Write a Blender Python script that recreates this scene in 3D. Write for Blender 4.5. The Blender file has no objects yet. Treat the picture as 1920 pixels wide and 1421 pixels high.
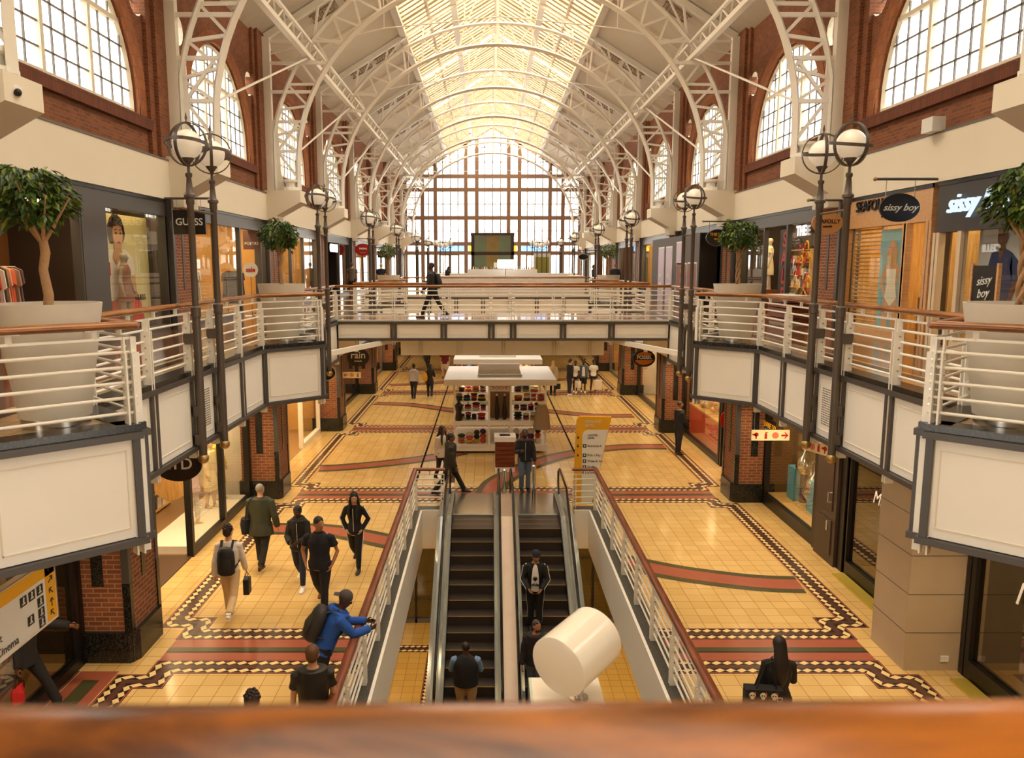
import bpy, bmesh, math, random
from mathutils import Vector, Matrix, Euler
random.seed(7)
PI = math.pi
SC = bpy.context.scene
COL = SC.collection
# ---------------------------------------------------------------- camera, sky, exposure
F_PX = 1477.0
CZ = 6.1                                   # eye height; upper floor 4.5, ground floor GZ
U = 4.5
GZ = -0.12
LZ = -4.7                                  # lower level
XC = 0.46                                  # centre line of the hall
cam_d = bpy.data.cameras.new('camera'); cam = bpy.data.objects.new('camera', cam_d); COL.objects.link(cam)
cam_d.sensor_width = 36.0; cam_d.lens = F_PX/1920*36.0; cam_d.clip_start = 0.05; cam_d.clip_end = 400
cam.location = (0, 0, CZ)
cam.rotation_euler = (math.radians(90-8.107), 0, 0); cam_d.shift_x = 45/1920          # the frame is a crop left of the lens axis
cam_d.dof.use_dof = True; cam_d.dof.focus_distance = 17.0; cam_d.dof.aperture_fstop = 2.4
SC.camera = cam
SC.view_settings.view_transform = 'Standard'; SC.view_settings.look = 'None'
SC.view_settings.exposure = 1.1; SC.view_settings.gamma = 1.0; SC.view_settings.use_curve_mapping = False
w = bpy.data.worlds.new('sky'); SC.world = w; w.use_nodes = True
bg = w.node_tree.nodes['Background']; bg.inputs[0].default_value = (1.0, 0.93, 0.81, 1); bg.inputs[1].default_value = 3.0
SC.cycles.max_bounces = 6; SC.cycles.diffuse_bounces = 3; SC.cycles.glossy_bounces = 3
SC.cycles.transmission_bounces = 4; SC.cycles.transparent_max_bounces = 10
SC.cycles.caustics_reflective = False; SC.cycles.caustics_refractive = False
SC.cycles.sample_clamp_indirect = 6.0

# ---------------------------------------------------------------- materials
def s2l(c): return c/12.92 if c <= 0.04045 else ((c+0.055)/1.055)**2.4
def rgb(r, g, b): return (s2l(r/255), s2l(g/255), s2l(b/255), 1)
MATS = {}
def nodes_of(name):
    m = bpy.data.materials.new(name); m.use_nodes = True
    nt = m.node_tree; p = nt.nodes['Principled BSDF']; MATS[name] = m
    return m, nt, p
def mat(name, col, rough=0.5, metal=0.0, var=0.06, scale=6.0, emit=None, es=0.0, spec=0.5, bump=0.0):
    """plain surface with a slight noise variation of its own colour"""
    if name in MATS: return MATS[name]
    m, nt, p = nodes_of(name)
    p.inputs['Roughness'].default_value = rough; p.inputs['Metallic'].default_value = metal
    p.inputs['Specular IOR Level'].default_value = spec
    c = rgb(*col)
    if var > 0:
        tc = nt.nodes.new('ShaderNodeTexCoord'); nz = nt.nodes.new('ShaderNodeTexNoise'); nz.inputs['Scale'].default_value = scale
        nz.inputs['Detail'].default_value = 3
        nt.links.new(tc.outputs['Object'], nz.inputs['Vector'])
        mx = nt.nodes.new('ShaderNodeMix'); mx.data_type = 'RGBA'
        mx.inputs[6].default_value = tuple(x*(1-var) for x in c[:3])+(1,); mx.inputs[7].default_value = tuple(min(1, x*(1+var)) for x in c[:3])+(1,)
        nt.links.new(nz.outputs['Fac'], mx.inputs[0]); nt.links.new(mx.outputs[2], p.inputs['Base Color'])
        if bump > 0:
            b = nt.nodes.new('ShaderNodeBump'); b.inputs['Strength'].default_value = bump; b.inputs['Distance'].default_value = 0.02
            nt.links.new(nz.outputs['Fac'], b.inputs['Height']); nt.links.new(b.outputs[0], p.inputs['Normal'])
    else:
        p.inputs['Base Color'].default_value = c
    if emit:
        p.inputs['Emission Color'].default_value = rgb(*emit); p.inputs['Emission Strength'].default_value = es
    return m
def wall_vector(nt):
    """world position laid on the face: (x or y, z)"""
    g = nt.nodes.new('ShaderNodeNewGeometry'); sp = nt.nodes.new('ShaderNodeSeparateXYZ'); sn = nt.nodes.new('ShaderNodeSeparateXYZ')
    nt.links.new(g.outputs['Position'], sp.inputs[0]); nt.links.new(g.outputs['True Normal'], sn.inputs[0])
    a = nt.nodes.new('ShaderNodeMath'); a.operation = 'ABSOLUTE'; nt.links.new(sn.outputs[0], a.inputs[0])
    gt = nt.nodes.new('ShaderNodeMath'); gt.operation = 'GREATER_THAN'; gt.inputs[1].default_value = 0.6; nt.links.new(a.outputs[0], gt.inputs[0])
    mx = nt.nodes.new('ShaderNodeMix'); mx.data_type = 'FLOAT'
    nt.links.new(gt.outputs[0], mx.inputs[0]); nt.links.new(sp.outputs[0], mx.inputs[2]); nt.links.new(sp.outputs[1], mx.inputs[3])
    cb = nt.nodes.new('ShaderNodeCombineXYZ'); nt.links.new(mx.outputs[0], cb.inputs[0]); nt.links.new(sp.outputs[2], cb.inputs[1])
    return cb
def brick_mat(name, c1, c2, mortar, bw=0.23, bh=0.078, ms=0.009, rough=0.8):
    m, nt, p = nodes_of(name)
    v = wall_vector(nt); b = nt.nodes.new('ShaderNodeTexBrick'); nt.links.new(v.outputs[0], b.inputs['Vector'])
    b.inputs['Color1'].default_value = rgb(*c1); b.inputs['Color2'].default_value = rgb(*c2); b.inputs['Mortar'].default_value = rgb(*mortar)
    b.inputs['Scale'].default_value = 1.0; b.inputs['Mortar Size'].default_value = ms; b.inputs['Brick Width'].default_value = bw
    b.inputs['Row Height'].default_value = bh; b.inputs['Bias'].default_value = 0.0; b.inputs['Mortar Smooth'].default_value = 0.1
    nz = nt.nodes.new('ShaderNodeTexNoise'); nz.inputs['Scale'].default_value = 1.7; nz.inputs['Detail'].default_value = 4
    nt.links.new(v.outputs[0], nz.inputs['Vector'])
    mx = nt.nodes.new('ShaderNodeMix'); mx.data_type = 'RGBA'; mx.blend_type = 'MULTIPLY'; mx.inputs[0].default_value = 0.4
    cr = nt.nodes.new('ShaderNodeValToRGB'); cr.color_ramp.elements[0].position = .3; cr.color_ramp.elements[0].color = (.55, .5, .45, 1); cr.color_ramp.elements[1].position = .75; cr.color_ramp.elements[1].color = (1, 1, 1, 1)
    nt.links.new(nz.outputs['Fac'], cr.inputs[0]); nt.links.new(b.outputs['Color'], mx.inputs[6]); nt.links.new(cr.outputs[0], mx.inputs[7])
    nt.links.new(mx.outputs[2], p.inputs['Base Color']); p.inputs['Roughness'].default_value = rough
    bp = nt.nodes.new('ShaderNodeBump'); bp.inputs['Strength'].default_value = .5; bp.inputs['Distance'].default_value = .006; bp.invert = True
    nt.links.new(b.outputs['Fac'], bp.inputs['Height']); nt.links.new(bp.outputs[0], p.inputs['Normal'])
    return m
def tile_mat(name, c1, c2, grout, size=0.3, ms=0.005, rough=0.16, off=0.0, blotch=0.25):
    m, nt, p = nodes_of(name)
    g = nt.nodes.new('ShaderNodeNewGeometry'); b = nt.nodes.new('ShaderNodeTexBrick')
    mp = nt.nodes.new('ShaderNodeMapping'); mp.inputs['Location'].default_value = (0.11, 0.05, 0)
    nt.links.new(g.outputs['Position'], mp.inputs[0]); nt.links.new(mp.outputs[0], b.inputs['Vector'])
    b.offset = off; b.inputs['Color1'].default_value = rgb(*c1); b.inputs['Color2'].default_value = rgb(*c2); b.inputs['Mortar'].default_value = rgb(*grout)
    b.inputs['Scale'].default_value = 1; b.inputs['Mortar Size'].default_value = ms; b.inputs['Brick Width'].default_value = size; b.inputs['Row Height'].default_value = size
    nz = nt.nodes.new('ShaderNodeTexNoise'); nz.inputs['Scale'].default_value = .8; nz.inputs['Detail'].default_value = 5
    nt.links.new(g.outputs['Position'], nz.inputs['Vector'])
    cr = nt.nodes.new('ShaderNodeValToRGB'); cr.color_ramp.elements[0].position = .3; cr.color_ramp.elements[0].color = (.72, .68, .62, 1); cr.color_ramp.elements[1].position = .7; cr.color_ramp.elements[1].color = (1, 1, 1, 1)
    nt.links.new(nz.outputs['Fac'], cr.inputs[0])
    mx = nt.nodes.new('ShaderNodeMix'); mx.data_type = 'RGBA'; mx.blend_type = 'MULTIPLY'; mx.inputs[0].default_value = blotch
    nt.links.new(b.outputs['Color'], mx.inputs[6]); nt.links.new(cr.outputs[0], mx.inputs[7]); nt.links.new(mx.outputs[2], p.inputs['Base Color'])
    p.inputs['Roughness'].default_value = rough
    return m
def wood_mat(name, c1, c2, rough=0.25, axis=0, scale=1.0):
    m, nt, p = nodes_of(name)
    tc = nt.nodes.new('ShaderNodeTexCoord'); mp = nt.nodes.new('ShaderNodeMapping')
    s = [14*scale]*3; s[axis] = 1.1*scale; mp.inputs['Scale'].default_value = s
    nz = nt.nodes.new('ShaderNodeTexNoise'); nz.inputs['Scale'].default_value = 1.6; nz.inputs['Detail'].default_value = 7; nz.inputs['Distortion'].default_value = .6
    nt.links.new(tc.outputs['Object'], mp.inputs[0]); nt.links.new(mp.outputs[0], nz.inputs['Vector'])
    cr = nt.nodes.new('ShaderNodeValToRGB'); cr.color_ramp.elements[0].position = .36; cr.color_ramp.elements[0].color = rgb(*c1); cr.color_ramp.elements[1].position = .64; cr.color_ramp.elements[1].color = rgb(*c2)
    nt.links.new(nz.outputs['Fac'], cr.inputs[0]); nt.links.new(cr.outputs[0], p.inputs['Base Color']); p.inputs['Roughness'].default_value = rough
    return m
def granite_mat(name, c1, c2, rough=0.12, scale=45):
    m, nt, p = nodes_of(name)
    g = nt.nodes.new('ShaderNodeNewGeometry'); v = nt.nodes.new('ShaderNodeTexNoise'); v.inputs['Scale'].default_value = scale; v.inputs['Detail'].default_value = 4
    nt.links.new(g.outputs['Position'], v.inputs['Vector'])
    cr = nt.nodes.new('ShaderNodeValToRGB'); cr.color_ramp.elements[0].position = .42; cr.color_ramp.elements[0].color = rgb(*c1); cr.color_ramp.elements[1].position = .68; cr.color_ramp.elements[1].color = rgb(*c2)
    nt.links.new(v.outputs['Fac'], cr.inputs[0]); nt.links.new(cr.outputs[0], p.inputs['Base Color']); p.inputs['Roughness'].default_value = rough
    return m
def glass_mat(name, tint=(1, 1, 1), refl=0.10, rough=0.01, gcol=(1, 1, 1)):
    """thin pane: mostly see-through, mirror part rising at grazing angles"""
    m = bpy.data.materials.new(name); m.use_nodes = True; nt = m.node_tree; nt.nodes.clear(); MATS[name] = m
    o = nt.nodes.new('ShaderNodeOutputMaterial'); t = nt.nodes.new('ShaderNodeBsdfTransparent'); t.inputs[0].default_value = tint+(1,)
    gl = nt.nodes.new('ShaderNodeBsdfGlossy'); gl.inputs['Roughness'].default_value = rough; gl.inputs['Color'].default_value = gcol+(1,)
    lw = nt.nodes.new('ShaderNodeLayerWeight'); pw = nt.nodes.new('ShaderNodeMath'); pw.operation = 'POWER'; pw.inputs[1].default_value = 4.5
    ma = nt.nodes.new('ShaderNodeMath'); ma.operation = 'MULTIPLY_ADD'; ma.inputs[1].default_value = .7; ma.inputs[2].default_value = refl; ma.use_clamp = True
    nt.links.new(lw.outputs['Facing'], pw.inputs[0]); nt.links.new(pw.outputs[0], ma.inputs[0]); mx = nt.nodes.new('ShaderNodeMixShader')
    nt.links.new(ma.outputs[0], mx.inputs[0]); nt.links.new(t.outputs[0], mx.inputs[1]); nt.links.new(gl.outputs[0], mx.inputs[2]); nt.links.new(mx.outputs[0], o.inputs[0])
    return m
def emit_mat(name, col, strength):
    m = bpy.data.materials.new(name); m.use_nodes = True; nt = m.node_tree; nt.nodes.clear(); MATS[name] = m
    o = nt.nodes.new('ShaderNodeOutputMaterial'); e = nt.nodes.new('ShaderNodeEmission'); e.inputs[0].default_value = rgb(*col); e.inputs[1].default_value = strength
    nt.links.new(e.outputs[0], o.inputs[0]); return m

WHITE = mat('white_paint', (246, 242, 233), 0.38, var=.025, scale=2)
CREAM = mat('cream_plaster', (236, 227, 208), 0.7, var=.03, scale=1.5)
STEELW = mat('white_steel', (243, 239, 229), 0.35, var=.02)
DGREY = mat('dark_grey_steel', (74, 70, 68), 0.4, var=.05)
MGREY = mat('grey_steel', (104, 98, 94), 0.35, var=.05)
BLACK = mat('black_paint', (22, 20, 19), 0.35, var=.1)
LAMPG = mat('lamp_grey_metal', (92, 82, 74), 0.38, metal=.3, var=.05)
BRASS = mat('aged_brass', (176, 148, 96), 0.3, metal=.8, var=.05)
CHROME = mat('brushed_steel', (196, 192, 186), 0.22, metal=.95, var=.04)
BRICK = brick_mat('red_brick', (150, 88, 54), (122, 68, 42), (140, 104, 80))
BRICKG = brick_mat('orange_brick', (146, 84, 50), (122, 66, 40), (168, 134, 104))
BRICKS = brick_mat('arch_brick', (182, 112, 70), (164, 96, 58), (140, 96, 66), bw=.075, bh=.24)
BRICKL = brick_mat('sill_brick', (128, 70, 46), (106, 56, 38), (90, 58, 42), bw=.075, bh=.3)
GRANITE = granite_mat('black_granite', (14, 14, 13), (52, 52, 48), .25)
GRANITEG = granite_mat('grey_granite', (52, 54, 52), (96, 96, 92), .3)
WOOD = wood_mat('varnished_handrail_wood', (112, 62, 22), (164, 104, 48), .22, 0, .8)
WOODD = wood_mat('red_brown_wood', (92, 42, 22), (132, 66, 36), .35, 0)
WOODL = wood_mat('pale_shop_wood', (196, 150, 84), (222, 180, 112), .4, 2)
WOODB = wood_mat('tan_wood', (200, 152, 104), (218, 172, 124), .4, 0)
TILE = tile_mat('cream_floor_tile', (218, 184, 122), (208, 172, 108), (150, 112, 66))
TILEL = tile_mat('lower_floor_tile', (214, 172, 90), (206, 162, 82), (130, 96, 50))
TILEU = tile_mat('gallery_brown_tile', (128, 92, 66), (112, 76, 54), (84, 60, 46), size=.3, rough=.12, blotch=.5)
TILEUC = tile_mat('gallery_cream_tile', (216, 186, 140), (206, 174, 126), (150, 116, 80), rough=.12)
RED = mat('red_floor_tile', (158, 86, 66), .25, var=.12, scale=3)
GREEN = mat('dark_green_floor_tile', (74, 72, 46), .25, var=.12, scale=3)
BROWN = mat('brown_mosaic', (84, 54, 44), .25, var=.08)
BROWND = mat('dark_mosaic', (52, 36, 30), .25, var=.08)
CREAMD = mat('cream_mosaic', (228, 200, 140), .25, var=.05)
GLASS = glass_mat('shop_glass', (.97, .98, .96), .025)
GLASSD = glass_mat('dark_shop_glass', (.7, .66, .58), .1)
GLASSW = glass_mat('window_glass', (.97, .98, .97), .02)
SKYL = emit_mat('skylight_daylight_glazing', (255, 239, 214), 4.8)
GLOBE = mat('opal_globe', (238, 230, 214), .25, var=.01, emit=(255, 236, 205), es=.12)
CANO = mat('planter_stone', (218, 211, 197), .5, var=.08, scale=4)
SOIL = mat('bark_chips', (72, 40, 26), .9, var=.5, scale=30, bump=1)
TRUNK = mat('tree_bark', (176, 138, 98), .8, var=.2, scale=25, bump=.6)
LEAF = mat('ficus_leaf_green', (56, 84, 26), .38, var=.35, scale=9)
LEAF2 = mat('ficus_leaf_light', (112, 136, 44), .38, var=.25, scale=9)
REDSIGN = mat('sign_red', (186, 34, 26), .4, var=.04)
YEL = mat('sign_yellow', (232, 172, 34), .4, var=.03)
SIGNW = mat('sign_white', (226, 226, 222), .4, var=.02)
INK = mat('sign_black_ink', (20, 20, 24), .5, var=.03)
LIT = emit_mat('lit_lettering', (255, 246, 232), 1.6)
LITBLUE = emit_mat('lit_blue_white_lettering', (214, 232, 255), .6)
LAMPON = emit_mat('downlight_bulb', (255, 214, 150), 14)
TUBEON = emit_mat('bright_ceiling_strip', (255, 222, 168), 13)

# ---------------------------------------------------------------- mesh helpers
class MB:
    def __init__(s): s.v = []; s.f = []; s.m = []; s.mats = []
    def mi(s, m):
        if m not in s.mats: s.mats.append(m)
        return s.mats.index(m)
    def add(s, vs, fs, m):
        o = len(s.v); k = s.mi(m); s.v += [tuple(v) for v in vs]; s.f += [tuple(i+o for i in f) for f in fs]; s.m += [k]*len(fs); return s
    def box(s, x0, x1, y0, y1, z0, z1, m):
        vs = [(x, y, z) for z in (z0, z1) for y in (y0, y1) for x in (x0, x1)]
        return s.add(vs, [(0, 2, 3, 1), (4, 5, 7, 6), (0, 1, 5, 4), (2, 6, 7, 3), (0, 4, 6, 2), (1, 3, 7, 5)], m)
    def bar(s, a, b, wd, ht, m, up=(0, 0, 1)):
        """rectangular bar from a to b, wd sideways, ht along up"""
        a = Vector(a); b = Vector(b); d = (b-a).normalized(); up = Vector(up)
        if abs(d.dot(up)) > .99: up = Vector((1, 0, 0)) if abs(d.x) < .9 else Vector((0, 1, 0))
        r = d.cross(up).normalized(); u = r.cross(d)
        vs = []
        for p in (a, b):
            for i, j in ((-1, -1), (1, -1), (1, 1), (-1, 1)): vs.append(p+r*(i*wd/2)+u*(j*ht/2))
        return s.add(vs, [(0, 1, 2, 3), (7, 6, 5, 4), (0, 4, 5, 1), (1, 5, 6, 2), (2, 6, 7, 3), (3, 7, 4, 0)], m)
    def tube(s, pts, r, m, n=8, cap=True, ry=None, closed=False, up0=(0, 0, 1)):
        """sweep of an ellipse along pts; r may be a list"""
        pts = [Vector(p) for p in pts]; k = len(pts)
        rr = r if isinstance(r, (list, tuple)) else [r]*k
        r2 = ry if isinstance(ry, (list, tuple)) else ([ry]*k if ry else rr)
        vs = []; prev = None
        for i, p in enumerate(pts):
            if closed: d = (pts[(i+1) % k]-pts[i-1]).normalized()
            else: d = (pts[min(i+1, k-1)]-pts[max(i-1, 0)]).normalized()
            up = Vector(up0)
            if abs(d.dot(up)) > .97: up = Vector((0, 1, 0)) if abs(d.y) < .9 else Vector((1, 0, 0))
            x = d.cross(up).normalized(); 
            if prev is not None and x.dot(prev) < 0: x = -x
            prev = x; y = x.cross(d).normalized()
            for j in range(n):
                a = 2*PI*j/n; vs.append(p+x*(math.cos(a)*rr[i])+y*(math.sin(a)*r2[i]))
        fs = []
        for i in range(k if closed else k-1):
            for j in range(n):
                a = i*n+j; b = i*n+(j+1) % n; c = ((i+1) % k)*n+(j+1) % n; d = ((i+1) % k)*n+j; fs.append((a, b, c, d))
        if cap and not closed: fs += [tuple(range(n-1, -1, -1)), tuple((k-1)*n+j for j in range(n))]
        return s.add(vs, fs, m)
    def lathe(s, prof, m, c=(0, 0, 0), n=24, cap=True):
        vs = []; k = len(prof)
        for r, z in prof:
            for j in range(n):
                a = 2*PI*j/n; vs.append((c[0]+r*math.cos(a), c[1]+r*math.sin(a), c[2]+z))
        fs = [(i*n+j, i*n+(j+1) % n, (i+1)*n+(j+1) % n, (i+1)*n+j) for i in range(k-1) for j in range(n)]
        if cap: fs += [tuple(range(n-1, -1, -1)), tuple((k-1)*n+j for j in range(n))]
        return s.add(vs, fs, m)
    def ball(s, c, rx, m, ry=None, rz=None, n=12, k=8, rot=None):
        ry = ry or rx; rz = rz or rx; vs = []; c = Vector(c)
        for i in range(k+1):
            t = PI*i/k; q = max(math.sin(t), 1e-3)
            for j in range(n):
                a = 2*PI*j/n; p = Vector((rx*q*math.cos(a), ry*q*math.sin(a), -rz*math.cos(t)))
                if rot is not None: p = rot @ p
                vs.append(c+p)
        fs = [(i*n+j, i*n+(j+1) % n, (i+1)*n+(j+1) % n, (i+1)*n+j) for i in range(k) for j in range(n)]
        fs += [tuple(range(n-1, -1, -1)), tuple(k*n+j for j in range(n))]
        return s.add(vs, fs, m)
    def prism(s, poly, z0, z1, m, mtop=None, mbot=None):
        n = len(poly)
        vs = [(x, y, z0) for x, y in poly]+[(x, y, z1) for x, y in poly]
        s.add(vs, [(i, (i+1) % n, n+(i+1) % n, n+i) for i in range(n)], m)
        s.add([(x, y, z1) for x, y in poly], [tuple(range(n))], mtop or m)
        s.add([(x, y, z0) for x, y in poly], [tuple(range(n-1, -1, -1))], mbot or m)
        return s
    def extrude(s, outline, off, m):
        """flat closed outline (3-D points) given a thickness vector"""
        n = len(outline); off = Vector(off); a = [Vector(p) for p in outline]
        return s.add(a+[p+off for p in a], [tuple(range(n-1, -1, -1)), tuple(range(n, 2*n))]+[(i, (i+1) % n, n+(i+1) % n, n+i) for i in range(n)], m)
    def quad(s, a, b, c, d, m): return s.add([a, b, c, d], [(0, 1, 2, 3)], m)
    def xf(s, M, start=0):
        for i in range(start, len(s.v)): s.v[i] = tuple(M @ Vector(s.v[i]))
        return s
    def mesh(s, name):
        me = bpy.data.meshes.new(name); me.from_pydata(s.v, [], s.f)
        for m in s.mats: me.materials.append(m)
        me.polygons.foreach_set('material_index', s.m); me.update(); return me
    def build(s, name, parent=None, smooth=False, loc=None, kind=None, label=None, fix=True):
        me = s.mesh(name)
        if fix:
            bm = bmesh.new(); bm.from_mesh(me); bmesh.ops.recalc_face_normals(bm, faces=bm.faces); bm.to_mesh(me); bm.free()
        if smooth:
            me.polygons.foreach_set('use_smooth', [True]*len(me.polygons))
            try: me.set_sharp_from_angle(angle=math.radians(42))
            except Exception: pass
        return link(name, me, parent, loc, kind, label)
def link(name, me, parent=None, loc=None, kind=None, label=None):
    o = bpy.data.objects.new(name, me); COL.objects.link(o)
    if parent is not None: o.parent = parent
    if loc: o.location = loc
    if kind: o['kind'] = kind
    if label: o['label'] = label
    return o
def tag(o, label, cat, group=None):
    o['label'] = label; o['category'] = cat
    if group: o['group'] = group
    return o
def thing(name, label, cat, loc=(0, 0, 0), rotz=0.0, group=None):
    o = bpy.data.objects.new(name, None); COL.objects.link(o); o.location = loc; o.rotation_euler = (0, 0, rotz); o.empty_display_size = .1
    return tag(o, label, cat, group)
def structure(name, loc=(0, 0, 0)):
    o = bpy.data.objects.new(name, None); COL.objects.link(o); o.location = loc; o['kind'] = 'structure'; return o
def dup(root, loc=None, rotz=None, label=None, scale=None):
    r = root.copy(); COL.objects.link(r)
    if loc is not None: r.location = loc
    if rotz is not None: r.rotation_euler = (0, 0, rotz)
    if scale is not None: r.scale = scale
    if label: r['label'] = label
    for ch in list(root.children):
        c = ch.copy(); COL.objects.link(c); c.parent = r
        for g in list(ch.children):
            d = g.copy(); COL.objects.link(d); d.parent = c
    return r
def text_mesh(txt, size, depth=0.01, shear=0.0, spacing=1.0, bold=0.0, align='CENTER'):
    cu = bpy.data.curves.new('lettering', 'FONT'); cu.body = txt; cu.size = size; cu.extrude = depth; cu.shear = shear
    cu.align_x = align; cu.align_y = 'CENTER'; cu.space_character = spacing; cu.offset = bold; cu.resolution_u = 3
    ob = bpy.data.objects.new('lettering', cu); COL.objects.link(ob)
    dg = bpy.context.evaluated_depsgraph_get(); me = bpy.data.meshes.new_from_object(ob.evaluated_get(dg))
    bpy.data.objects.remove(ob); bpy.data.curves.remove(cu); return me
def text(txt, size, m, parent, origin, right, up, depth=0.006, shear=0.0, spacing=1.0, bold=0.0, align='CENTER', name='lettering', sx=1.0):
    """lettering whose reading direction is right and top is up, in the parent's space"""
    me = text_mesh(txt, size, depth, shear, spacing, bold, align)
    r = Vector(right).normalized(); u = Vector(up).normalized(); n = r.cross(u)
    M = Matrix((( r.x*sx, u.x, n.x, origin[0]), (r.y*sx, u.y, n.y, origin[1]), (r.z*sx, u.z, n.z, origin[2]), (0, 0, 0, 1)))
    me.transform(M); me.materials.clear(); me.materials.append(m)
    return link(name, me, parent)
def ORD(n): return ['first', 'second', 'third', 'fourth', 'fifth', 'sixth', 'seventh', 'eighth', 'ninth', 'tenth', 'eleventh', 'twelfth'][n]
B = 8.88
PY = [12.1+B*k for k in range(-2, 8)]            # pier lines along the hall
WX = 8.60                                        # inner face of the upper walls from the centre line
END = 79.0
GE = 5.1                                         # gallery edge from the centre line
def G(x, y): return (x*1.02, y*1.02)
# ================================================================ GROUND FLOOR
OX0, OX1, OY0, OY1 = -1.74, 2.64, 7.4, 19.62            # opening for the escalators
mb = MB()
for x0, x1, y0, y1 in ((XC-15, OX0, -8, 84), (OX1, XC+15, -8, 84), (OX0, OX1, -8, OY0), (OX0, OX1, OY1, 84)):
    mb.box(x0, x1, y0, y1, GZ-.55, GZ, TILE)
def mitre(path, off):
    out = []; P = [Vector(p) for p in path]
    for i, p in enumerate(P):
        d0 = (P[i]-P[i-1]).normalized() if i > 0 else None
        d1 = (P[i+1]-P[i]).normalized() if i < len(P)-1 else None
        if d0 is None: d0 = d1
        if d1 is None: d1 = d0
        n0 = Vector((-d0.y, d0.x)); n1 = Vector((-d1.y, d1.x)); n = (n0+n1)
        n = n/max(n.length_squared, .2)*2 if n.length > 0 else n0
        out.append(p+n*off)
    return out
def strip(mb, path, o0, o1, z, m):
    a = mitre(path, o0); b = mitre(path, o1)
    for i in range(len(path)-1):
        mb.add([(*a[i], z), (*b[i], z), (*b[i+1], z), (*a[i+1], z)], [(0, 3, 2, 1)], m)
def mosaic(mb, path, z, wdt=.42):
    h = wdt/2
    strip(mb, path, -h, h, z, BROWND); strip(mb, path, -.05, .05, z+.0015, BROWN)
    strip(mb, path, -h+.012, -h+.03, z+.0015, RED); strip(mb, path, h-.03, h-.012, z+.0015, RED)
    for o in (-.115, .115):
        q = mitre(path, o)
        for i in range(len(q)-1):
            d = q[i+1]-q[i]; L = d.length; d.normalize(); n = Vector((-d.y, d.x)); k = max(1, int(L/.17)); st = L/k
            for j in range(k):
                c = q[i]+d*(st*(j+.5)); a, b2 = st*.49, .06
                mb.add([(*(c-d*a), z+.002), (*(c-n*b2-d*.02), z+.002), (*(c+d*a), z+.002), (*(c+n*b2+d*.02), z+.002)], [(0, 1, 2, 3)], CREAMD)
FZ = GZ+.002
rows = [12.17+8.89*k for k in range(-1, 7)]
L0, L1, R0, R1 = -5.50, -5.06, 6.43, 6.02
for i, y in enumerate(rows):
    for sgn in (1, -1):
        if i == len(rows)-1 and sgn > 0: continue
        yn = rows[i+1] if sgn > 0 and i < len(rows)-1 else (rows[i-1] if i > 0 else y-8.89)
        ym = (y+yn)/2
        path = [(L0, ym), (L0, y+sgn*1.0), (L1, y+sgn*1.0), (L1, y+sgn*.56), (R1, y+sgn*.56), (R1, y+sgn*1.0), (R0, y+sgn*1.0), (R0, ym)]
        if y > 12 and not (y < 13 ) or sgn < 0 and y < 11:
            mosaic(mb, path, FZ)
        else:                                               # cut by the opening
            mosaic(mb, path[:4]+[(OX0-.2, y+sgn*.56)], FZ); mosaic(mb, [(OX1+.2, y+sgn*.56)]+path[4:], FZ)
    xs = [(-5.25, OX0-.2), (OX1+.2, 6.2)] if 8 < y < 19 else [(-5.25, 6.2)]
    for x0, x1 in xs:
        mb.box(x0, x1, y-.35, y+.35, FZ-.001, FZ+.0005, RED); mb.box(x0, x1, y-.06, y+.08, FZ, FZ+.0015, GREEN)
        mb.box(x0, x1, y-.1, y-.065, FZ, FZ+.003, BLACK)
# passage pattern beside the near left pier
mb.box(-6.32, -5.73, 8.2, 11.47, FZ-.001, FZ+.0005, RED); mb.box(-6.15, -5.9, 8.2, 11.2, FZ, FZ+.002, GREEN)
mosaic(mb, [(-6.55, 8.0), (-6.55, 11.27), (-8.6, 11.27)], FZ)
def curve_pts(P, n=9):
    out = []
    for i in range(len(P)-1):
        p0 = Vector(P[max(i-1, 0)]); p1 = Vector(P[i]); p2 = Vector(P[i+1]); p3 = Vector(P[min(i+2, len(P)-1)])
        for j in range(n):
            t = j/n; out.append(0.5*((2*p1)+(p2-p0)*t+(2*p0-5*p1+4*p2-p3)*t*t+(3*p1-p0-3*p2+p3)*t**3))
    out.append(Vector(P[-1])); return out
ARCS = [[(-5.2, 17.85), (-4.2, 17.8), (-3.4, 17.6), (-2.27, 17.0), (-1.9, 16.75)],
        [(2.75, 15.8), (3.2, 15.5), (4.0, 15.06), (5.2, 14.65), (6.05, 14.55)],
        [(-5.15, 23.45), (-4.5, 23.55), (-3.08, 24.1), (-1.7, 24.9), (-.9, 25.6)],
        [(.05, 20.75), (.25, 21.8), (.75, 22.9), (1.32, 23.85), (2.1, 24.8), (2.85, 25.4), (3.73, 26.0), (4.9, 26.35), (6.05, 26.36)],
        [(-5.1, 35.0), (-3.37, 34.6), (-1.36, 33.1), (-.5, 32.3)], [(1.5, 33.6), (2.29, 33.2), (4.38, 32.1), (6.0, 32.0)],
        [(-5.1, 40.5), (-3, 41.2), (-1, 42.6)], [(1.9, 41.3), (4, 42.6), (6, 43.2)]]
for A in ARCS:
    P = curve_pts([G(*p) for p in A])
    strip(mb, P, -.42, .42, FZ+.004, GREEN); strip(mb, P, -.24, .24, FZ+.0055, RED)
for x in (-2.1, 2.93):
    mb.box(x-.028, x+.028, 19.9, 60, FZ, FZ+.007, mat('dark_floor_joint', (26, 22, 20), .95, var=0, spec=.05))
fl = mb.build('floor', kind='structure', fix=False)
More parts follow.
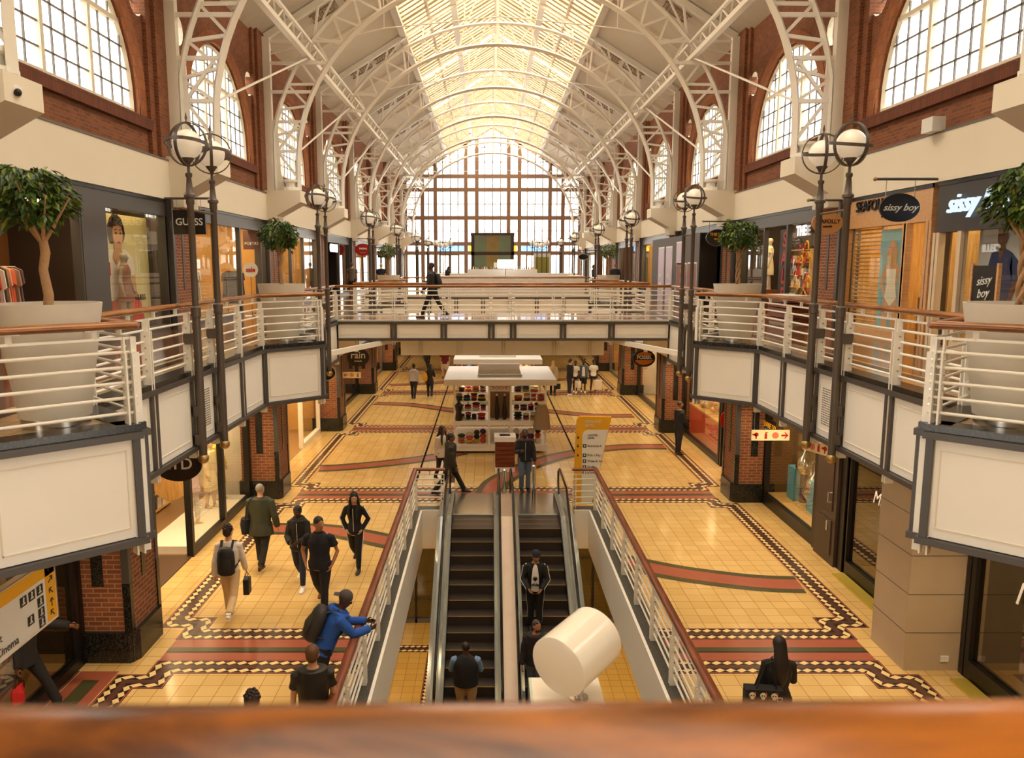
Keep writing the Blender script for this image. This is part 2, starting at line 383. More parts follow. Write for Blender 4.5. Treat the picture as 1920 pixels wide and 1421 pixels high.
# granite kerb and white lining of the opening
mb = MB()
for x0, x1, y0, y1 in ((OX0-.3, OX0, OY0-.3, OY1+.3), (OX1, OX1+.3, OY0-.3, OY1+.3), (OX0, -1.12, OY1, OY1+.3), (2.22, OX1, OY1, OY1+.3)):
    mb.box(x0, x1, y0, y1, GZ, GZ+.03, GRANITEG)
kb = mb.build('kerb', fl)
mb = MB()
mb.box(OX0-.02, OX0+.05, OY0, OY1, GZ-1.0, GZ+.025, WHITE); mb.box(OX1-.05, OX1+.02, OY0, OY1, GZ-1.0, GZ+.025, WHITE)
mb.box(OX0, -1.12, OY1-.05, OY1+.02, GZ-1.0, GZ+.025, WHITE); mb.box(2.22, OX1, OY1-.05, OY1+.02, GZ-1.0, GZ+.025, WHITE)
mb.build('opening_lining', fl)
# ---- lower level
lf = structure('floor_lower')
mb = MB(); mb.box(-9, 10, 3, 40, LZ-.2, LZ, TILEL)
for p in ([(-1.5, 6), (-1.5, 21.2), (-9, 21.2)], [(2.45, 6), (2.45, 17.5), (10, 17.5)]): mosaic(mb, p, LZ+.002)
mb.build('lower_tiles', lf, fix=False)
mb = MB(); mb.box(-9, 10, 22.9, 22.95, LZ, GZ-1.6, GLASSD); mb.build('lower_shop_glass', lf)
mb = MB(); mb.box(-9, 10, 22.84, 23.0, LZ, LZ+.12, MGREY); mb.box(-9, 10, 22.84, 23.0, GZ-1.65, GZ-.55, BLACK)
for x in (-5, -2.2, .5, 3.2, 6): mb.box(x-.03, x+.03, 22.84, 23, LZ, GZ-1.6, BLACK)
mb.build('lower_shop_frame', lf)
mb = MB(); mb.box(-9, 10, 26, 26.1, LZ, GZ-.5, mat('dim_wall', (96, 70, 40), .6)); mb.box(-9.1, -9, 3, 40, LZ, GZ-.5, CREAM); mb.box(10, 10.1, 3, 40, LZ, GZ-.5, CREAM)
mb.box(-9, 10, 3, 3.1, LZ, GZ-.5, CREAM); mb.build('lower_walls', lf)
for i, (x, lab) in enumerate(((-1.42, 'slim cream post on the lower level left of the escalators'), (2.15, 'short cream post on the lower level right of the escalators'))):
    mb = MB(); mb.lathe([(.09, 0), (.09, 1.15), (.06, 1.2)], CREAM, n=14)
    o = mb.build('bollard', None, True, loc=(x, 21.6, LZ)); tag(o, lab, 'bollard')

# ================================================================ GALLERIES
def edge_poly(sg):
    e = [(GE, 1.1), (GE, 6.9), (4.05, 7.95), (GE, 9.0), (GE, 15.95), (4.05, 17.0), (GE, 18.05), (GE, 33.65), (4.05, 34.7), (GE, 35.75), (GE, 43.0)]
    return [(XC+sg*a, y) for a, y in e]
SOF = 3.32
for sg, nm in ((-1, 'left'), (1, 'right')):
    root = structure('floor_gallery_'+nm)
    ep = edge_poly(sg); poly = ep+[(XC+sg*14.5, 43.0), (XC+sg*14.5, 1.1)]
    mb = MB(); mb.prism(poly, SOF, U-.002, CREAM, TILEUC, CREAM)
    xa, xb = sorted((XC+sg*5.95, XC+sg*14.4)); mb.box(xa, xb, 1.2, 43, U-.001, U+.002, TILEU)
    strip(mb, [(XC+sg*(5.75), 1.2), (XC+sg*5.75, 43)], -.09, .09, U+.003, BROWND)
    mb.build('gallery_slab', root)
    # granite edge
    mb = MB()
    for i in range(len(ep)-1):
        a = Vector((*ep[i], 0)); b = Vector((*ep[i+1], 0)); d = (b-a).normalized(); n = Vector((-d.y, d.x, 0))*(1 if sg < 0 else -1)
        mb.bar(a+n*.07+Vector((0, 0, U-.02)), b+n*.07+Vector((0, 0, U-.02)), .3, .07, GRANITE)
    mb.build('granite_edge', root)
PANELS = []
def fascia(root, a, b, z0, z1, inward, vent=False):
    """white panel in a dark steel frame between two plan points, its face looking away from inward"""
    a = Vector((*a, 0)); b = Vector((*b, 0)); d = (b-a).normalized(); L = (b-a).length; n = Vector((d.y, -d.x, 0))
    if n.dot(Vector((*inward, 0))) > 0: n = -n
    M = Matrix(((d.x, n.x, 0, a.x), (d.y, n.y, 0, a.y), (0, 0, 1, 0), (0, 0, 0, 1)))     # local: x along, y outward, z up
    mb = MB(); mb.box(.06, L-.06, .02, .06, z0+.06, z1-.06, WHITE)
    m2 = .16; 
    for q in ((m2, L-m2, z0+m2, z0+m2+.012), (m2, L-m2, z1-m2-.012, z1-m2), (m2, m2+.012, z0+m2, z1-m2), (L-m2-.012, L-m2, z0+m2, z1-m2)):
        mb.box(q[0], q[1], .06, .068, q[2], q[3], CREAM)
    if vent:
        for i in range(8):
            for j in range(16):
                x = .26+(L-.52)*i/8; z = z0+.26+(z1-z0-.52)*j/16; mb.box(x+.012, x+(L-.52)/8-.012, .06, .064, z, z+(z1-z0-.52)/16-.02, mat('vent_slot', (120, 112, 100), .6))
    mb.xf(M); mb.build('fascia_panel', root)
    mb = MB(); mb.box(0, L, -.05, .12, z1-.05, z1+.02, DGREY); mb.box(0, L, -.05, .12, z0-.02, z0+.05, DGREY)
    mb.box(.03, .1, -.02, .1, z0, z1, DGREY); mb.box(L-.1, L-.03, -.02, .1, z0, z1, DGREY); mb.xf(M); mb.build('fascia_frame', root)
ROD_H = [.13, .285, .44, .595, .75]
def railing(label, path, posts, zf, inward, hr_mat=WOOD, low=0.0, name='balustrade', rods=ROD_H, top=1.02, cat='railing'):
    """posts: list of (x, y, dirx, diry); path: plan polyline of the rails"""
    root = thing(name, label, cat, (path[0][0], path[0][1], zf)); o = Vector((path[0][0], path[0][1]))
    P = [Vector((p[0]-o.x, p[1]-o.y)) for p in path]
    for i in range(len(P)-1):
        a, b = P[i], P[i+1]; d = (b-a).normalized(); L = (b-a).length
        for h in rods:
            mb = MB(); mb.tube([(*a, h), (*b, h)], .017, STEELW, 8); mb.build('rail_rod', root, True)
        mb = MB(); mb.bar((*a, top-.13), (*b, top-.13), .035, .025, STEELW)
        k = max(1, int(L/.7))
        for j in range(k):
            c = a+d*(L*(j+.5)/k); mb.box(c.x-.02, c.x+.02, c.y-.02, c.y+.02, top-.13, top-.03, STEELW); mb.bar((*(c-d*.09), top-.04), (*(c+d*.09), top-.04), .05, .012, STEELW)
        mb.build('top_rail', root)
    me = []
    for i in range(len(P)-1):
        mb = MB(); a, b = P[i], P[i+1]; d = b-a; L = d.length; mb.tube([(-.03, 0, 0), (L+.03, 0, 0)], .065, hr_mat, 14, ry=.042)
        h = mb.build('handrail', root, True, loc=(a.x, a.y, top)); h.rotation_euler = (0, 0, math.atan2(d.y, d.x))
    for x, y, dx, dy in posts:
        d = Vector((dx, dy)).normalized(); n = Vector((-d.y, d.x)); c = Vector((x, y))-o
        mb = MB()
        for s in (-.035, .035):
            q = c+d*s; mb.bar((*q, -low), (*q, top-.28), .12, .018, STEELW, (d.x, d.y, 0)); mb.bar((*q, top-.28), (*q, top-.12), .07, .016, STEELW, (d.x, d.y, 0))
        for h in [(r+.0775) for r in rods[:-1]]: mb.tube([(*(c-d*.06), h), (*(c+d*.06), h)], .012, CHROME, 6)
        mb.build('rail_post', root)
    return root
EDGE_SEG = [[(GE, 3.8), (GE, 5.4), (GE, 6.9)], [(GE, 6.9), (4.05, 7.95)], [(4.05, 7.95), (GE, 9.0)], [(GE, 9.0), (GE, 10.6), (GE, 12.05), (GE, 13.05), (GE, 14.5), (GE, 15.95)],
            [(GE, 15.95), (4.05, 17.0)], [(4.05, 17.0), (GE, 18.05)], [(GE, 18.05), (GE, 19.5), (GE, 20.95), (GE, 21.95), (GE, 23.9)]]
EDGE2 = [[(GE, 27.5), (GE, 29.9), (GE, 30.9), (GE, 32.3), (GE, 33.65)], [(GE, 33.65), (4.05, 34.7)], [(4.05, 34.7), (GE, 35.75)], [(GE, 35.75), (GE, 38.8), (GE, 39.8), (GE, 43.0)]]
for sg, nm in ((-1, 'left'), (1, 'right')):
    root = bpy.data.objects['floor_gallery_'+nm]
    for segs, lab in ((EDGE_SEG, 'white steel gallery railing on the %s side between the near planter and the footbridge'), (EDGE2, 'white steel gallery railing on the %s side beyond the footbridge')):
        path = []; posts = []
        for s in segs:
            pts = [(XC+sg*a, y) for a, y in s]
            for i in range(len(pts)-1):
                a, b = pts[i], pts[i+1]; vent = (abs(s[i][1]-12.05) < .2 or abs(s[i][1]-20.95) < .2 or abs(s[i][1]-29.9) < .2)
                fascia(root, a, b, 3.28, 4.42, (sg, 0), vent)
            d = Vector(pts[-1])-Vector(pts[0]); d.normalize()
            path += pts[:1] if not path else []; path.append(pts[-1])
            if len(pts) == 2:
                q = Vector(pts[1])-d*.07 if s[1][0] < 5 else Vector(pts[0])+d*.07
                posts.append((q.x, q.y, d.x, d.y))
            else:
                for p in pts: posts.append((p[0]-sg*.03, p[1], d.x, d.y))
        railing(lab % nm, path, posts, U, (sg, 0), low=1.36)
# ---- footbridge
br = structure('floor_footbridge')
BX0, BX1 = XC-GE, XC+GE
mb = MB(); mb.box(BX0, BX1, 23.95, 27.45, 4.0, U-.002, CREAM); mb.box(BX0-.4, BX1+.4, 24.1, 27.3, U-.003, U+.003, mat('footbridge_tile', (150, 122, 110), .07, var=.1, scale=2)); mb.build('bridge_slab', br)
mb = MB(); mb.box(-2.75, 3.65, 24.7, 26.7, 3.34, 4.0, WHITE)
for x in (-2.2, -1.0, .4, 2.0, 3.1): 
    for k in range(3): mb.box(x+k*.07, x+k*.07+.03, 24.66, 24.72, 3.36, 3.98, CREAM)
mb.build('under_beam', br)
mb = MB(); mb.bar((BX0+.1, 21.9, 3.68), (-2.75, 24.7, 3.85), .12, .14, WHITE); mb.bar((BX1-.1, 21.9, 3.68), (3.65, 24.7, 3.85), .12, .14, WHITE); mb.build('bridge_brace', br)
bxs = [XC-GE, XC-3.3, XC-1.82, XC-.33, XC+.33, XC+1.82, XC+3.3, XC+GE]
bx2 = [XC-GE, XC-4.9+.0]+[]
mids = [-4.47, -2.86, -1.34, .1, .76, 2.27, 3.74, 5.4]
mids = [XC-GE, -2.86, -1.34, .1, .76, 2.27, 3.74, XC+GE]
for y, iw, lab in ((23.9, (0, 1), 'near'), (27.5, (0, -1), 'far')):
    for i in range(7): fascia(br, (mids[i], y), (mids[i+1], y), 3.9, 4.44, iw)
    railing('white steel railing with wooden handrail along the %s edge of the footbridge' % lab, [(BX0, y), (BX1, y)], [(x, y, 1, 0) for x in mids], U, iw, low=.75)
# ---- floor beyond the second opening, and the landing the camera stands on
ff = structure('floor_far_hall')
mb = MB(); mb.box(XC-14.5, XC+14.5, 43, 84, SOF, U, CREAM); mb.box(XC-14.4, XC+14.4, 43.1, 84, U-.001, U+.004, TILEU); mb.build('far_slab', ff)
fx = [XC-GE+2*GE*i/7 for i in range(8)]
for i in range(7): fascia(ff, (fx[i], 43), (fx[i+1], 43), 3.3, 4.44, (0, 1))
railing('white steel railing across the hall in front of the white beauty kiosk', [(BX0, 42.95), (BX1, 42.95)], [(x, 42.95, 1, 0) for x in fx], U, (0, 1), low=1.2)
lf2 = structure('floor_landing')
mb = MB(); mb.box(XC-14.5, XC+14.5, -8, 1.1, SOF, U, CREAM); mb.box(XC-14.4, XC+14.4, -8, 1.0, U-.001, U+.004, TILEUC); mb.build('landing_slab', lf2)
# ---- foreground handrail (out of focus)
root = thing('wooden_handrail', 'thick varnished wooden handrail across the bottom of the view, out of focus', 'handrail', (0, .90, 5.465), .012)
mb = MB(); mb.tube([(-5.1, 0, 0), (-1.4, 0, 0), (0, 0, 0), (2.2, 0, 0), (5.6, 0, 0)], .105, wood_mat('near_handrail_wood', (80, 40, 8), (176, 104, 30), .24, 0, .7), 28, ry=.088); [setattr(n_.inputs['Scale'], 'default_value', (1.5, 5, 5)) for n_ in MATS['near_handrail_wood'].node_tree.nodes if n_.type == 'MAPPING']; mb.build('rail_body', root, True)
for x in (-4.2, -2.4, -.6, 1.2, 3.0, 4.8):
    mb = MB(); mb.bar((x, .03, -.93), (x, .03, -.1), .02, .1, STEELW); mb.build('rail_post', root)
for i, h in enumerate((.15, .31, .47, .63)):
    mb = MB(); mb.tube([(-5.1, .03, h-.93), (5.6, .03, h-.93)], .016, STEELW, 6); mb.build('rail_rod', root, True)

# ================================================================ UPPER WALLS
def brick_bay(sg, yc, name):
    """recessed brick bay with a round-headed opening and two small round ones"""
    xf = XC+sg*(WX+.2); y0, y1, z0, z1 = yc-B/2, yc+B/2, 8.6, 15.2
    R = 2.95; SILL = 9.72; yb = yc; yc = yc+.15
    arch = [(yc-R, SILL)]+[(yc-R*math.cos(PI*i/28), SILL+.25+(R-.05)*math.sin(PI*i/28)) for i in range(29)]+[(yc+R, SILL)]
    ocs = [[(yb+s*(B/2-1.27)+.4*math.cos(2*PI*i/16), 12.4+.4*math.sin(2*PI*i/16)) for i in range(16)] for s in (-1, 1)]
    bm = bmesh.new(); E = []
    for loop in ([(y0, z0), (y1, z0), (y1, z1), (y0, z1)], arch, *ocs):
        vs = [bm.verts.new((xf, *p)) for p in loop]; E += [bm.edges.new((vs[i], vs[(i+1) % len(vs)])) for i in range(len(vs))]
    bmesh.ops.triangle_fill(bm, use_beauty=True, edges=E, normal=(1, 0, 0))
    me = bpy.data.meshes.new('brick_bay'); bm.to_mesh(me); bm.free(); me.materials.append(BRICK)
    w = link(name, me, None, kind='structure')
    mb = MB(); xo = xf+sg*.24
    for loop in (arch, *ocs):
        n = len(loop)
        for i in range(n):
            a, b = loop[i], loop[(i+1) % n]; mb.quad((xf, *a), (xf, *b), (xo, *b), (xo, *a), (CREAM if loop is not arch else BRICKS) if loop is not arch or i < n-1 else BRICKL)
    mb.build('window_reveal', w, fix=False)
    mb = MB()
    for i in range(1, 29):
        t0, t1 = PI*(i-1)/28, PI*i/28; q = []
        for t, r in ((t0, R), (t1, R), (t1, R+.34), (t0, R+.34)): q.append((yc-r*math.cos(t), SILL+.25+(r-.05)*math.sin(t)))
        mb.extrude([(xf-sg*.015, *p) for p in q], (sg*.03, 0, 0), BRICKS)
    mb.box(min(xf-sg*.015, xf+sg*.02), max(xf-sg*.015, xf+sg*.02), yc-R-.34, yc-R, SILL, SILL+.25, BRICKS); mb.box(min(xf-sg*.015, xf+sg*.02), max(xf-sg*.015, xf+sg*.02), yc+R, yc+R+.34, SILL, SILL+.25, BRICKS)
    mb.build('brick_arch', w)
    mb = MB(); mb.extrude([(xf, yc-R-.4, SILL), (xf-sg*.12, yc-R-.4, SILL-.06), (xf-sg*.12, yc-R-.4, SILL-.32), (xf, yc-R-.4, SILL-.32)], (0, 2*R+.8, 0), BRICKL); mb.build('brick_sill', w)
    return w
def arch_window(sg, yc, name):
    x = XC+sg*(WX+.2+.2); R = 2.93; S = 9.74; yb = yc; yc = yc+.15; win = structure(name)
    pr = lambda t, r: (yc-r*math.cos(t), S+.23+(r-.05)*math.sin(t))
    mb = MB(); fr = CREAM
    pts = [(x, yc-R+.05, S)]+[(x, *pr(PI*i/24, R-.05)) for i in range(25)]+[(x, yc+R-.05, S)]
    mb.tube(pts, .075, fr, 4, ry=.06); mb.box(x-.06, x+.06, yc-R, yc+R, S, S+.09, fr)
    top = lambda dy: S+.23+(R-.05)*math.sqrt(max(0, 1-(dy/R)**2))
    for dy in (-.95, .95): mb.box(x-.07, x+.07, yc+dy-.06, yc+dy+.06, S, top(dy), fr)
    hw = R*math.sqrt(1-((1.95-.23)/R)**2); mb.box(x-.06, x+.06, yc-hw, yc+hw, S+1.9, S+2.0, fr)
    mb.build('window_frame', win)
    mb = MB()
    for i in range(1, 12):
        dy = -R+2*R*i/12
        if i in (4, 8): continue
        mb.box(x-.02, x+.02, yc+dy-.016, yc+dy+.016, S, top(dy), MGREY)
    for z in (.5, .97, 1.43, 2.45):
        hw = R*math.sqrt(max(0, 1-((z-.23)/R)**2)); mb.box(x-.02, x+.02, yc-hw, yc+hw, S+z-.016, S+z+.016, MGREY)
    mb.build('glazing_bars', win)
    mb = MB(); mb.add([(x+sg*.01, *pr(PI*i/24, R)) for i in range(25)]+[(x+sg*.01, yc+R, S), (x+sg*.01, yc-R, S)], [tuple(range(27))], GLASSW); mb.build('window_pane', win)
    mb = MB()
    for s in (-1, 1):
        c = yb+s*(B/2-1.27); mb.tube([(x, c+.38*math.cos(2*PI*i/16), 12.4+.38*math.sin(2*PI*i/16)) for i in range(16)], .03, fr, 4, closed=True)
        mb.box(x-.015, x+.015, c-.012, c+.012, 12.0, 12.8, MGREY); mb.box(x-.015, x+.015, c-.4, c+.4, 12.39, 12.41, MGREY)
    mb.build('round_window_frame', win)
k = 0
for sg, nm in ((-1, 'left'), (1, 'right')):
    for i in range(-1, 7):
        yc = 12.1+B*i+B/2; k += 1
        brick_bay(sg, yc, 'wall_'+nm); arch_window(sg, yc, 'window_%d' % k)
    xf = XC+sg*(WX+.2)
    mb = MB(); mb.box(min(xf, xf+sg*.1), max(xf, xf+sg*.1), 12.1+B*7, END, 8.6, 15.2, BRICK); mb.box(min(xf, xf+sg*.1), max(xf, xf+sg*.1), -8, 12.1-B, 8.6, 15.2, BRICK)
    # piers
    for y in PY:
        a, b = sorted((XC+sg*WX, XC+sg*(WX+.5))); mb.box(a, b, y-.72, y+.72, 8.7, 15.0, BRICK); a2, b2 = sorted((XC+sg*(WX+.1), XC+sg*(WX+.5))); mb.box(a2, b2, y-1.0, y+1.0, 8.7, 15.0, BRICK)
    mb.build('wall_'+nm, kind='structure')
    a, b = sorted((XC+sg*(WX-.06), XC+sg*(WX+.8)))
    mb = MB(); mb.box(a, b, -8, END, 7.78, 8.76, CREAM); mb.box(a-.02 if sg > 0 else a, b if sg > 0 else b+.02, -8, END, 8.74, 8.78, MGREY); mb.build('trim_band_'+nm, kind='structure')
    for y in PY[2:]:
        mb = MB(); q = [(8.7, 8.86), (7.3, 8.86), (7.3, 8.44), (8.2, 7.95), (8.2, 7.6), (8.7, 7.6)]
        mb.extrude([(XC+sg*a, y-.5, z) for a, z in q], (0, 1.0, 0), CREAM); mb.build('trim_corbel_'+nm, kind='structure')
mb = MB(); mb.box(XC-14, XC+14, -8.2, -8, GZ, 16, CREAM); mb.box(XC-9.6, XC+9.6, -8.1, -7.9, 14, 21, CREAM); mb.build('wall_back', kind='structure')

# ================================================================ ROOF
EAVE, RIDGE, RW = 14.13, 19.59, 9.1
sl = (RIDGE-EAVE)/RW
def rz(dx): return RIDGE-abs(dx)*sl
def ribbed():
    m, nt, p = nodes_of('ribbed_white_ceiling'); p.inputs['Base Color'].default_value = rgb(226, 218, 202); p.inputs['Roughness'].default_value = .55
    g = nt.nodes.new('ShaderNodeNewGeometry'); w_ = nt.nodes.new('ShaderNodeTexWave'); w_.bands_direction = 'Y'; w_.inputs['Scale'].default_value = 2.2
    nt.links.new(g.outputs['Position'], w_.inputs['Vector']); b = nt.nodes.new('ShaderNodeBump'); b.inputs['Strength'].default_value = .5; b.inputs['Distance'].default_value = .03
    nt.links.new(w_.outputs['Fac'], b.inputs['Height']); nt.links.new(b.outputs[0], p.inputs['Normal']); return m
RIB = ribbed()
SK = 4.42
for sg, nm in ((-1, 'left'), (1, 'right')):
    mb = MB()
    mb.extrude([(XC+sg*RW, -8, EAVE), (XC+sg*SK, -8, rz(SK)), (XC+sg*SK, -8, rz(SK)+.12), (XC+sg*RW, -8, EAVE+.12)], (0, END+8, 0), RIB)
    for y in [v+d for v in PY for d in (B/2, )]: mb.bar((XC+sg*RW, y, EAVE-.05), (XC+sg*SK, y, rz(SK)-.05), .14, .12, CREAM)
    cl_ = mb.build('ceiling_'+nm, kind='structure')
    mb = MB()
    for y in PY[1:]:
        for d0, d1 in ((5.0, 5.95), (6.15, 7.1)):
            k = 0
            while d0+.12*k < d1: mb.bar((XC+sg*(d0+.12*k), y+1.0, rz(d0+.12*k)-.06), (XC+sg*(d0+.12*k), y+1.75, rz(d0+.12*k)-.06), .05, .05, mat('grille_brown', (158, 136, 108), .6)); k += 1
            mb.bar((XC+sg*d0, y+1.0, rz(d0)-.07), (XC+sg*d1, y+1.0, rz(d1)-.07), .05, .05, MATS['grille_brown']); mb.bar((XC+sg*d0, y+1.75, rz(d0)-.07), (XC+sg*d1, y+1.75, rz(d1)-.07), .05, .05, MATS['grille_brown'])
    mb.build('vent_grilles', cl_)
    mb = MB(); mb.quad((XC+sg*SK, -8, rz(SK)+.2), (XC+sg*.05, -8, rz(.05)+.2), (XC+sg*.05, END, rz(.05)+.2), (XC+sg*SK, END, rz(SK)+.2), SKYL)
    s = mb.build('window_skylight_'+nm, kind='structure')
    mb = MB(); y = -7.8; j = 0
    while y < END:
        mb.bar((XC+sg*SK, y, rz(SK)+.02), (XC+sg*.1, y, rz(.1)+.02), (.22 if j % 4 else .34), .24, mat('louvre_tan', (206, 184, 152), .6)); y += .56; j += 1
    mb.build('louvre_blades', s)
    mb = MB()
    for d, wd, h in ((SK, .3, .34), (2.07, .3, .3), (3.2, .16, .1)): mb.bar((XC+sg*d, -8, rz(d)-.06), (XC+sg*d, END, rz(d)-.06), wd, h, STEELW, (0, 0, 1))
    mb.build('skylight_beams', s)
    # lattice eave girder
    mb = MB(); gx, gz = XC+sg*6.95, 13.6
    mb.bar((gx, -8, gz), (gx, END, gz), .2, .16, STEELW); mb.bar((gx-sg*.1, -8, gz+.5), (gx-sg*.1, END, gz+.5), .1, .1, STEELW)
    y = -7
    while y < END: mb.bar((gx, y, gz), (gx-sg*.1, y+.6, gz+.5), .05, .05, STEELW); mb.bar((gx-sg*.1, y+.6, gz+.5), (gx, y+1.2, gz), .05, .05, STEELW); y += 1.2
    mb.build('trim_girder_'+nm, kind='structure')
mb = MB(); mb.bar((XC, -8, RIDGE-.05), (XC, END, RIDGE-.05), .3, .3, STEELW); mb.build('trim_ridge', kind='structure')
# ---- roof trusses
def truss():
    root = thing('roof_truss', 'white arched lattice roof truss', 'truss', (XC, PY[2], 0), group='white lattice roof trusses')
    AX, Z0, SP, ZT, OFF = 7.45, 8.9, 9.7, 16.4, .95
    def arch(t, off=0): return Vector(((AX+off)*math.cos(t), 0, SP+(ZT-SP+off)*math.sin(t)))
    for off, wd, hh in ((0, .1, .15), (OFF, .085, .1)):
        mb = MB(); a = min(AX+off, 8.3)
        q = [(a, 0, Z0)]+[(min(8.3, arch(PI*i/40, off).x) if i < 20 else max(-8.3, arch(PI*i/40, off).x), 0, arch(PI*i/40, off).z) for i in range(41)]+[(-a, 0, Z0)]
        mb.tube(q, wd, STEELW, 4, ry=hh, up0=(0, 1, 0)); mb.build('arch_chord', root)
    for sg in (-1, 1):
        F = lambda p: (sg*p[0], 0, p[2])
        def strut(p, q, wd=.08): mb = MB(); mb.bar(F(p), F(q), wd, wd, STEELW, (0, 1, 0)); mb.build('lattice_strut', root)
        mb = MB(); mb.bar((sg*8.5, 0, rz(8.5)-.2), (sg*.05, 0, RIDGE-.2), .18, .22, STEELW); mb.build('rafter', root)
        mb = MB(); mb.bar((sg*8.47, 0, 8.86), (sg*8.47, 0, 14.3), .22, .26, STEELW); mb.extrude([(sg*8.38, -.03, 8.86), (sg*8.38, -.03, 11.35), (sg*8.16, -.03, 11.3), (sg*8.1, -.03, 9.6), (sg*7.95, -.03, 8.86)], (0, .06, 0), STEELW); mb.build('wall_post', root)
        mb = MB(); mb.lathe([(.36, 0), (.36, .12), (.2, .16), (.2, .3), (.3, .34), (.3, .4)], STEELW, (sg*7.75, 0, 8.86), 12); mb.build('bearing', root)
        def ax(z): return AX if z < SP else AX*math.sqrt(max(0, 1-((z-SP)/(ZT-SP))**2))
        for z in (9.25, 10.3, 11.35, 12.4, 13.4, 14.15): strut((8.45, 0, z), (ax(z), 0, z), .1)
        n = 13; A = [math.radians(-2+92*i/n) for i in range(n+1)]
        strut((AX, 0, 9.3), (8.2, 0, 10.3)); strut((8.2, 0, 10.3), (AX-.03, 0, 11.3))
        for i in range(1, n):
            m = (A[i]+A[i+1])/2; pi, po, pn = arch(A[i]), arch(m, OFF), arch(A[i+1]); po.x = min(po.x, 8.3)
            strut(pi, po); strut(po, pn)
            if i % 2 and po.x < 6.9: strut(po, (po.x*.97+.05, 0, rz(po.x*.97+.05)-.3)); strut(po, (po.x-.75, 0, rz(max(.1, po.x-.75))-.3), .06)
    mb = MB(); mb.bar((0, 0, ZT), (0, 0, RIDGE-.3), .14, .14, STEELW); mb.build('king_post', root)
    mb = MB(); mb.tube([(-8.4, 0, 13.7), (-4.2, 0, 14.6), (0, 0, 15.0), (4.2, 0, 14.6), (8.4, 0, 13.7)], .022, STEELW, 6); mb.build('tie_rod', root)
    for dx in (-4.2, 0, 4.2): mb = MB(); mb.bar((dx, 0, 14.6 if dx else 15.0), (dx, 0, rz(dx)-.3), .022, .022, STEELW); mb.build('hanger_rod', root)
    for sg in (-1, 1):
        mb = MB(); mb.bar((sg*7.4, 0, 10.3), (sg*6.95, B, 13.6), .05, .05, STEELW); mb.build('wind_brace', root)
    return root
tr = truss()
for i, y in enumerate(PY[2:]):
    lab = 'white arched lattice roof truss on corbels, %s counting from the near end of the hall' % ORD(i)
    if i == 0: tr.location.y = y; tr['label'] = lab
    else: dup(tr, (XC, y, 0), label=lab)
dup(tr, (XC, PY[1], 0), label='white arched lattice roof truss overhead just out of the near view')
# ventilation grilles on the ceiling
# ================================================================ END WALL
ew = structure('window_end_gable')
TAN = mat('tan_mullion', (150, 120, 98), .5)
mb = MB()
def gable_top(dx): return rz(dx)-.1
for dx in (1.56, 2.63, 5.63, 6.9, 8.6):
    for s in (-1, 1): mb.box(XC+s*dx-.19, XC+s*dx+.19, END-.1, END+.1, U, gable_top(dx), TAN)
for z in (14.84, 13.56, 10.86, 8.35, 7.44):
    hw = min(9.0, (RIDGE-z)/sl); mb.box(XC-hw, XC+hw, END-.12, END+.12, z-.19, z+.19, TAN)
mb.bar((XC-RW, END, EAVE), (XC, END, RIDGE), .2, .4, TAN); mb.bar((XC+RW, END, EAVE), (XC, END, RIDGE), .2, .4, TAN)
mb.build('gable_mullions', ew)
mb = MB()
for dx in (0, .78, 3.4, 4.15, 4.9, 6.3, 7.6):
    for s in (-1, 1): mb.box(XC+s*dx-.05, XC+s*dx+.05, END-.04, END+.04, U, gable_top(dx), TAN)
for z in (12.2, 9.6, 16.2, 17.6): hw = min(9.0, (RIDGE-z)/sl); mb.box(XC-hw, XC+hw, END-.04, END+.04, z-.035, z+.035, TAN)
mb.build('gable_glazing_bars', ew)
mb = MB(); mb.add([(XC-RW, END+.02, U), (XC+RW, END+.02, U), (XC+RW, END+.02, EAVE), (XC, END+.02, RIDGE), (XC-RW, END+.02, EAVE)], [(0, 1, 2, 3, 4)], GLASSW); mb.build('gable_glass', ew)
BLUEG = glass_mat('blue_stained_glass', (.35, .55, .95), .02); ORG = glass_mat('amber_stained_glass', (1, .6, .15), .02)
mb = MB()
for x0, x1 in ((-5.4, -2.8), (2.8, 5.4)): mb.box(XC+x0, XC+x1, END-.03, END-.02, 7.55, 8.22, BLUEG)
for x0, x1 in ((-2.4, -1.7), (1.7, 2.4)): mb.box(XC+x0, XC+x1, END-.03, END-.02, 7.55, 8.22, ORG)
rg = random.Random(3)
for i in range(46):
    s = rg.choice((-1, 1)); 
    if i < 16: dx, z = rg.uniform(.1, 1.5), rg.uniform(17.2, 18.9)
    elif i < 32: dx, z = rg.uniform(7.0, 8.5), rg.uniform(8.6, 13.4)
    else: dx, z = rg.uniform(3.0, 6.5), rg.uniform(14.9, 15.7)
    if z > gable_top(dx)-.4: continue
    a = rg.uniform(.1, .3); mb.add([(XC+s*dx+a*math.cos(t+i)*rg.uniform(.4, 1), END-.03, z+a*1.4*math.sin(t+i)) for t in (0, 1.4, 2.6, 3.9, 5.2)], [(0, 1, 2, 3, 4)], BLUEG)
mb.build('stained_glass', ew)
mb = MB()
for x in (-4.3, 4.3): 
    for q in (-.95, 0, .95): mb.box(XC+x+q-.06, XC+x+q+.06, END-.15, END+.02, U, 7.3, TAN)
    mb.box(XC+x-1, XC+x+1, END-.15, END+.02, 7.2, 7.34, TAN); mb.box(XC+x-1, XC+x+1, END-.15, END+.02, 5.5, 5.58, TAN)
mb.build('door_frames', ew)
mb = MB(); mb.box(XC-14, XC+14, END-.05, END+.3, GZ, SOF+.2, CREAM)
for s in (-1, 1): a, b = sorted((XC+s*9.0, XC+s*14)); mb.box(a, b, END-.05, END+.3, U, 15.3, CREAM)
mb.build('wall_end', kind='structure')
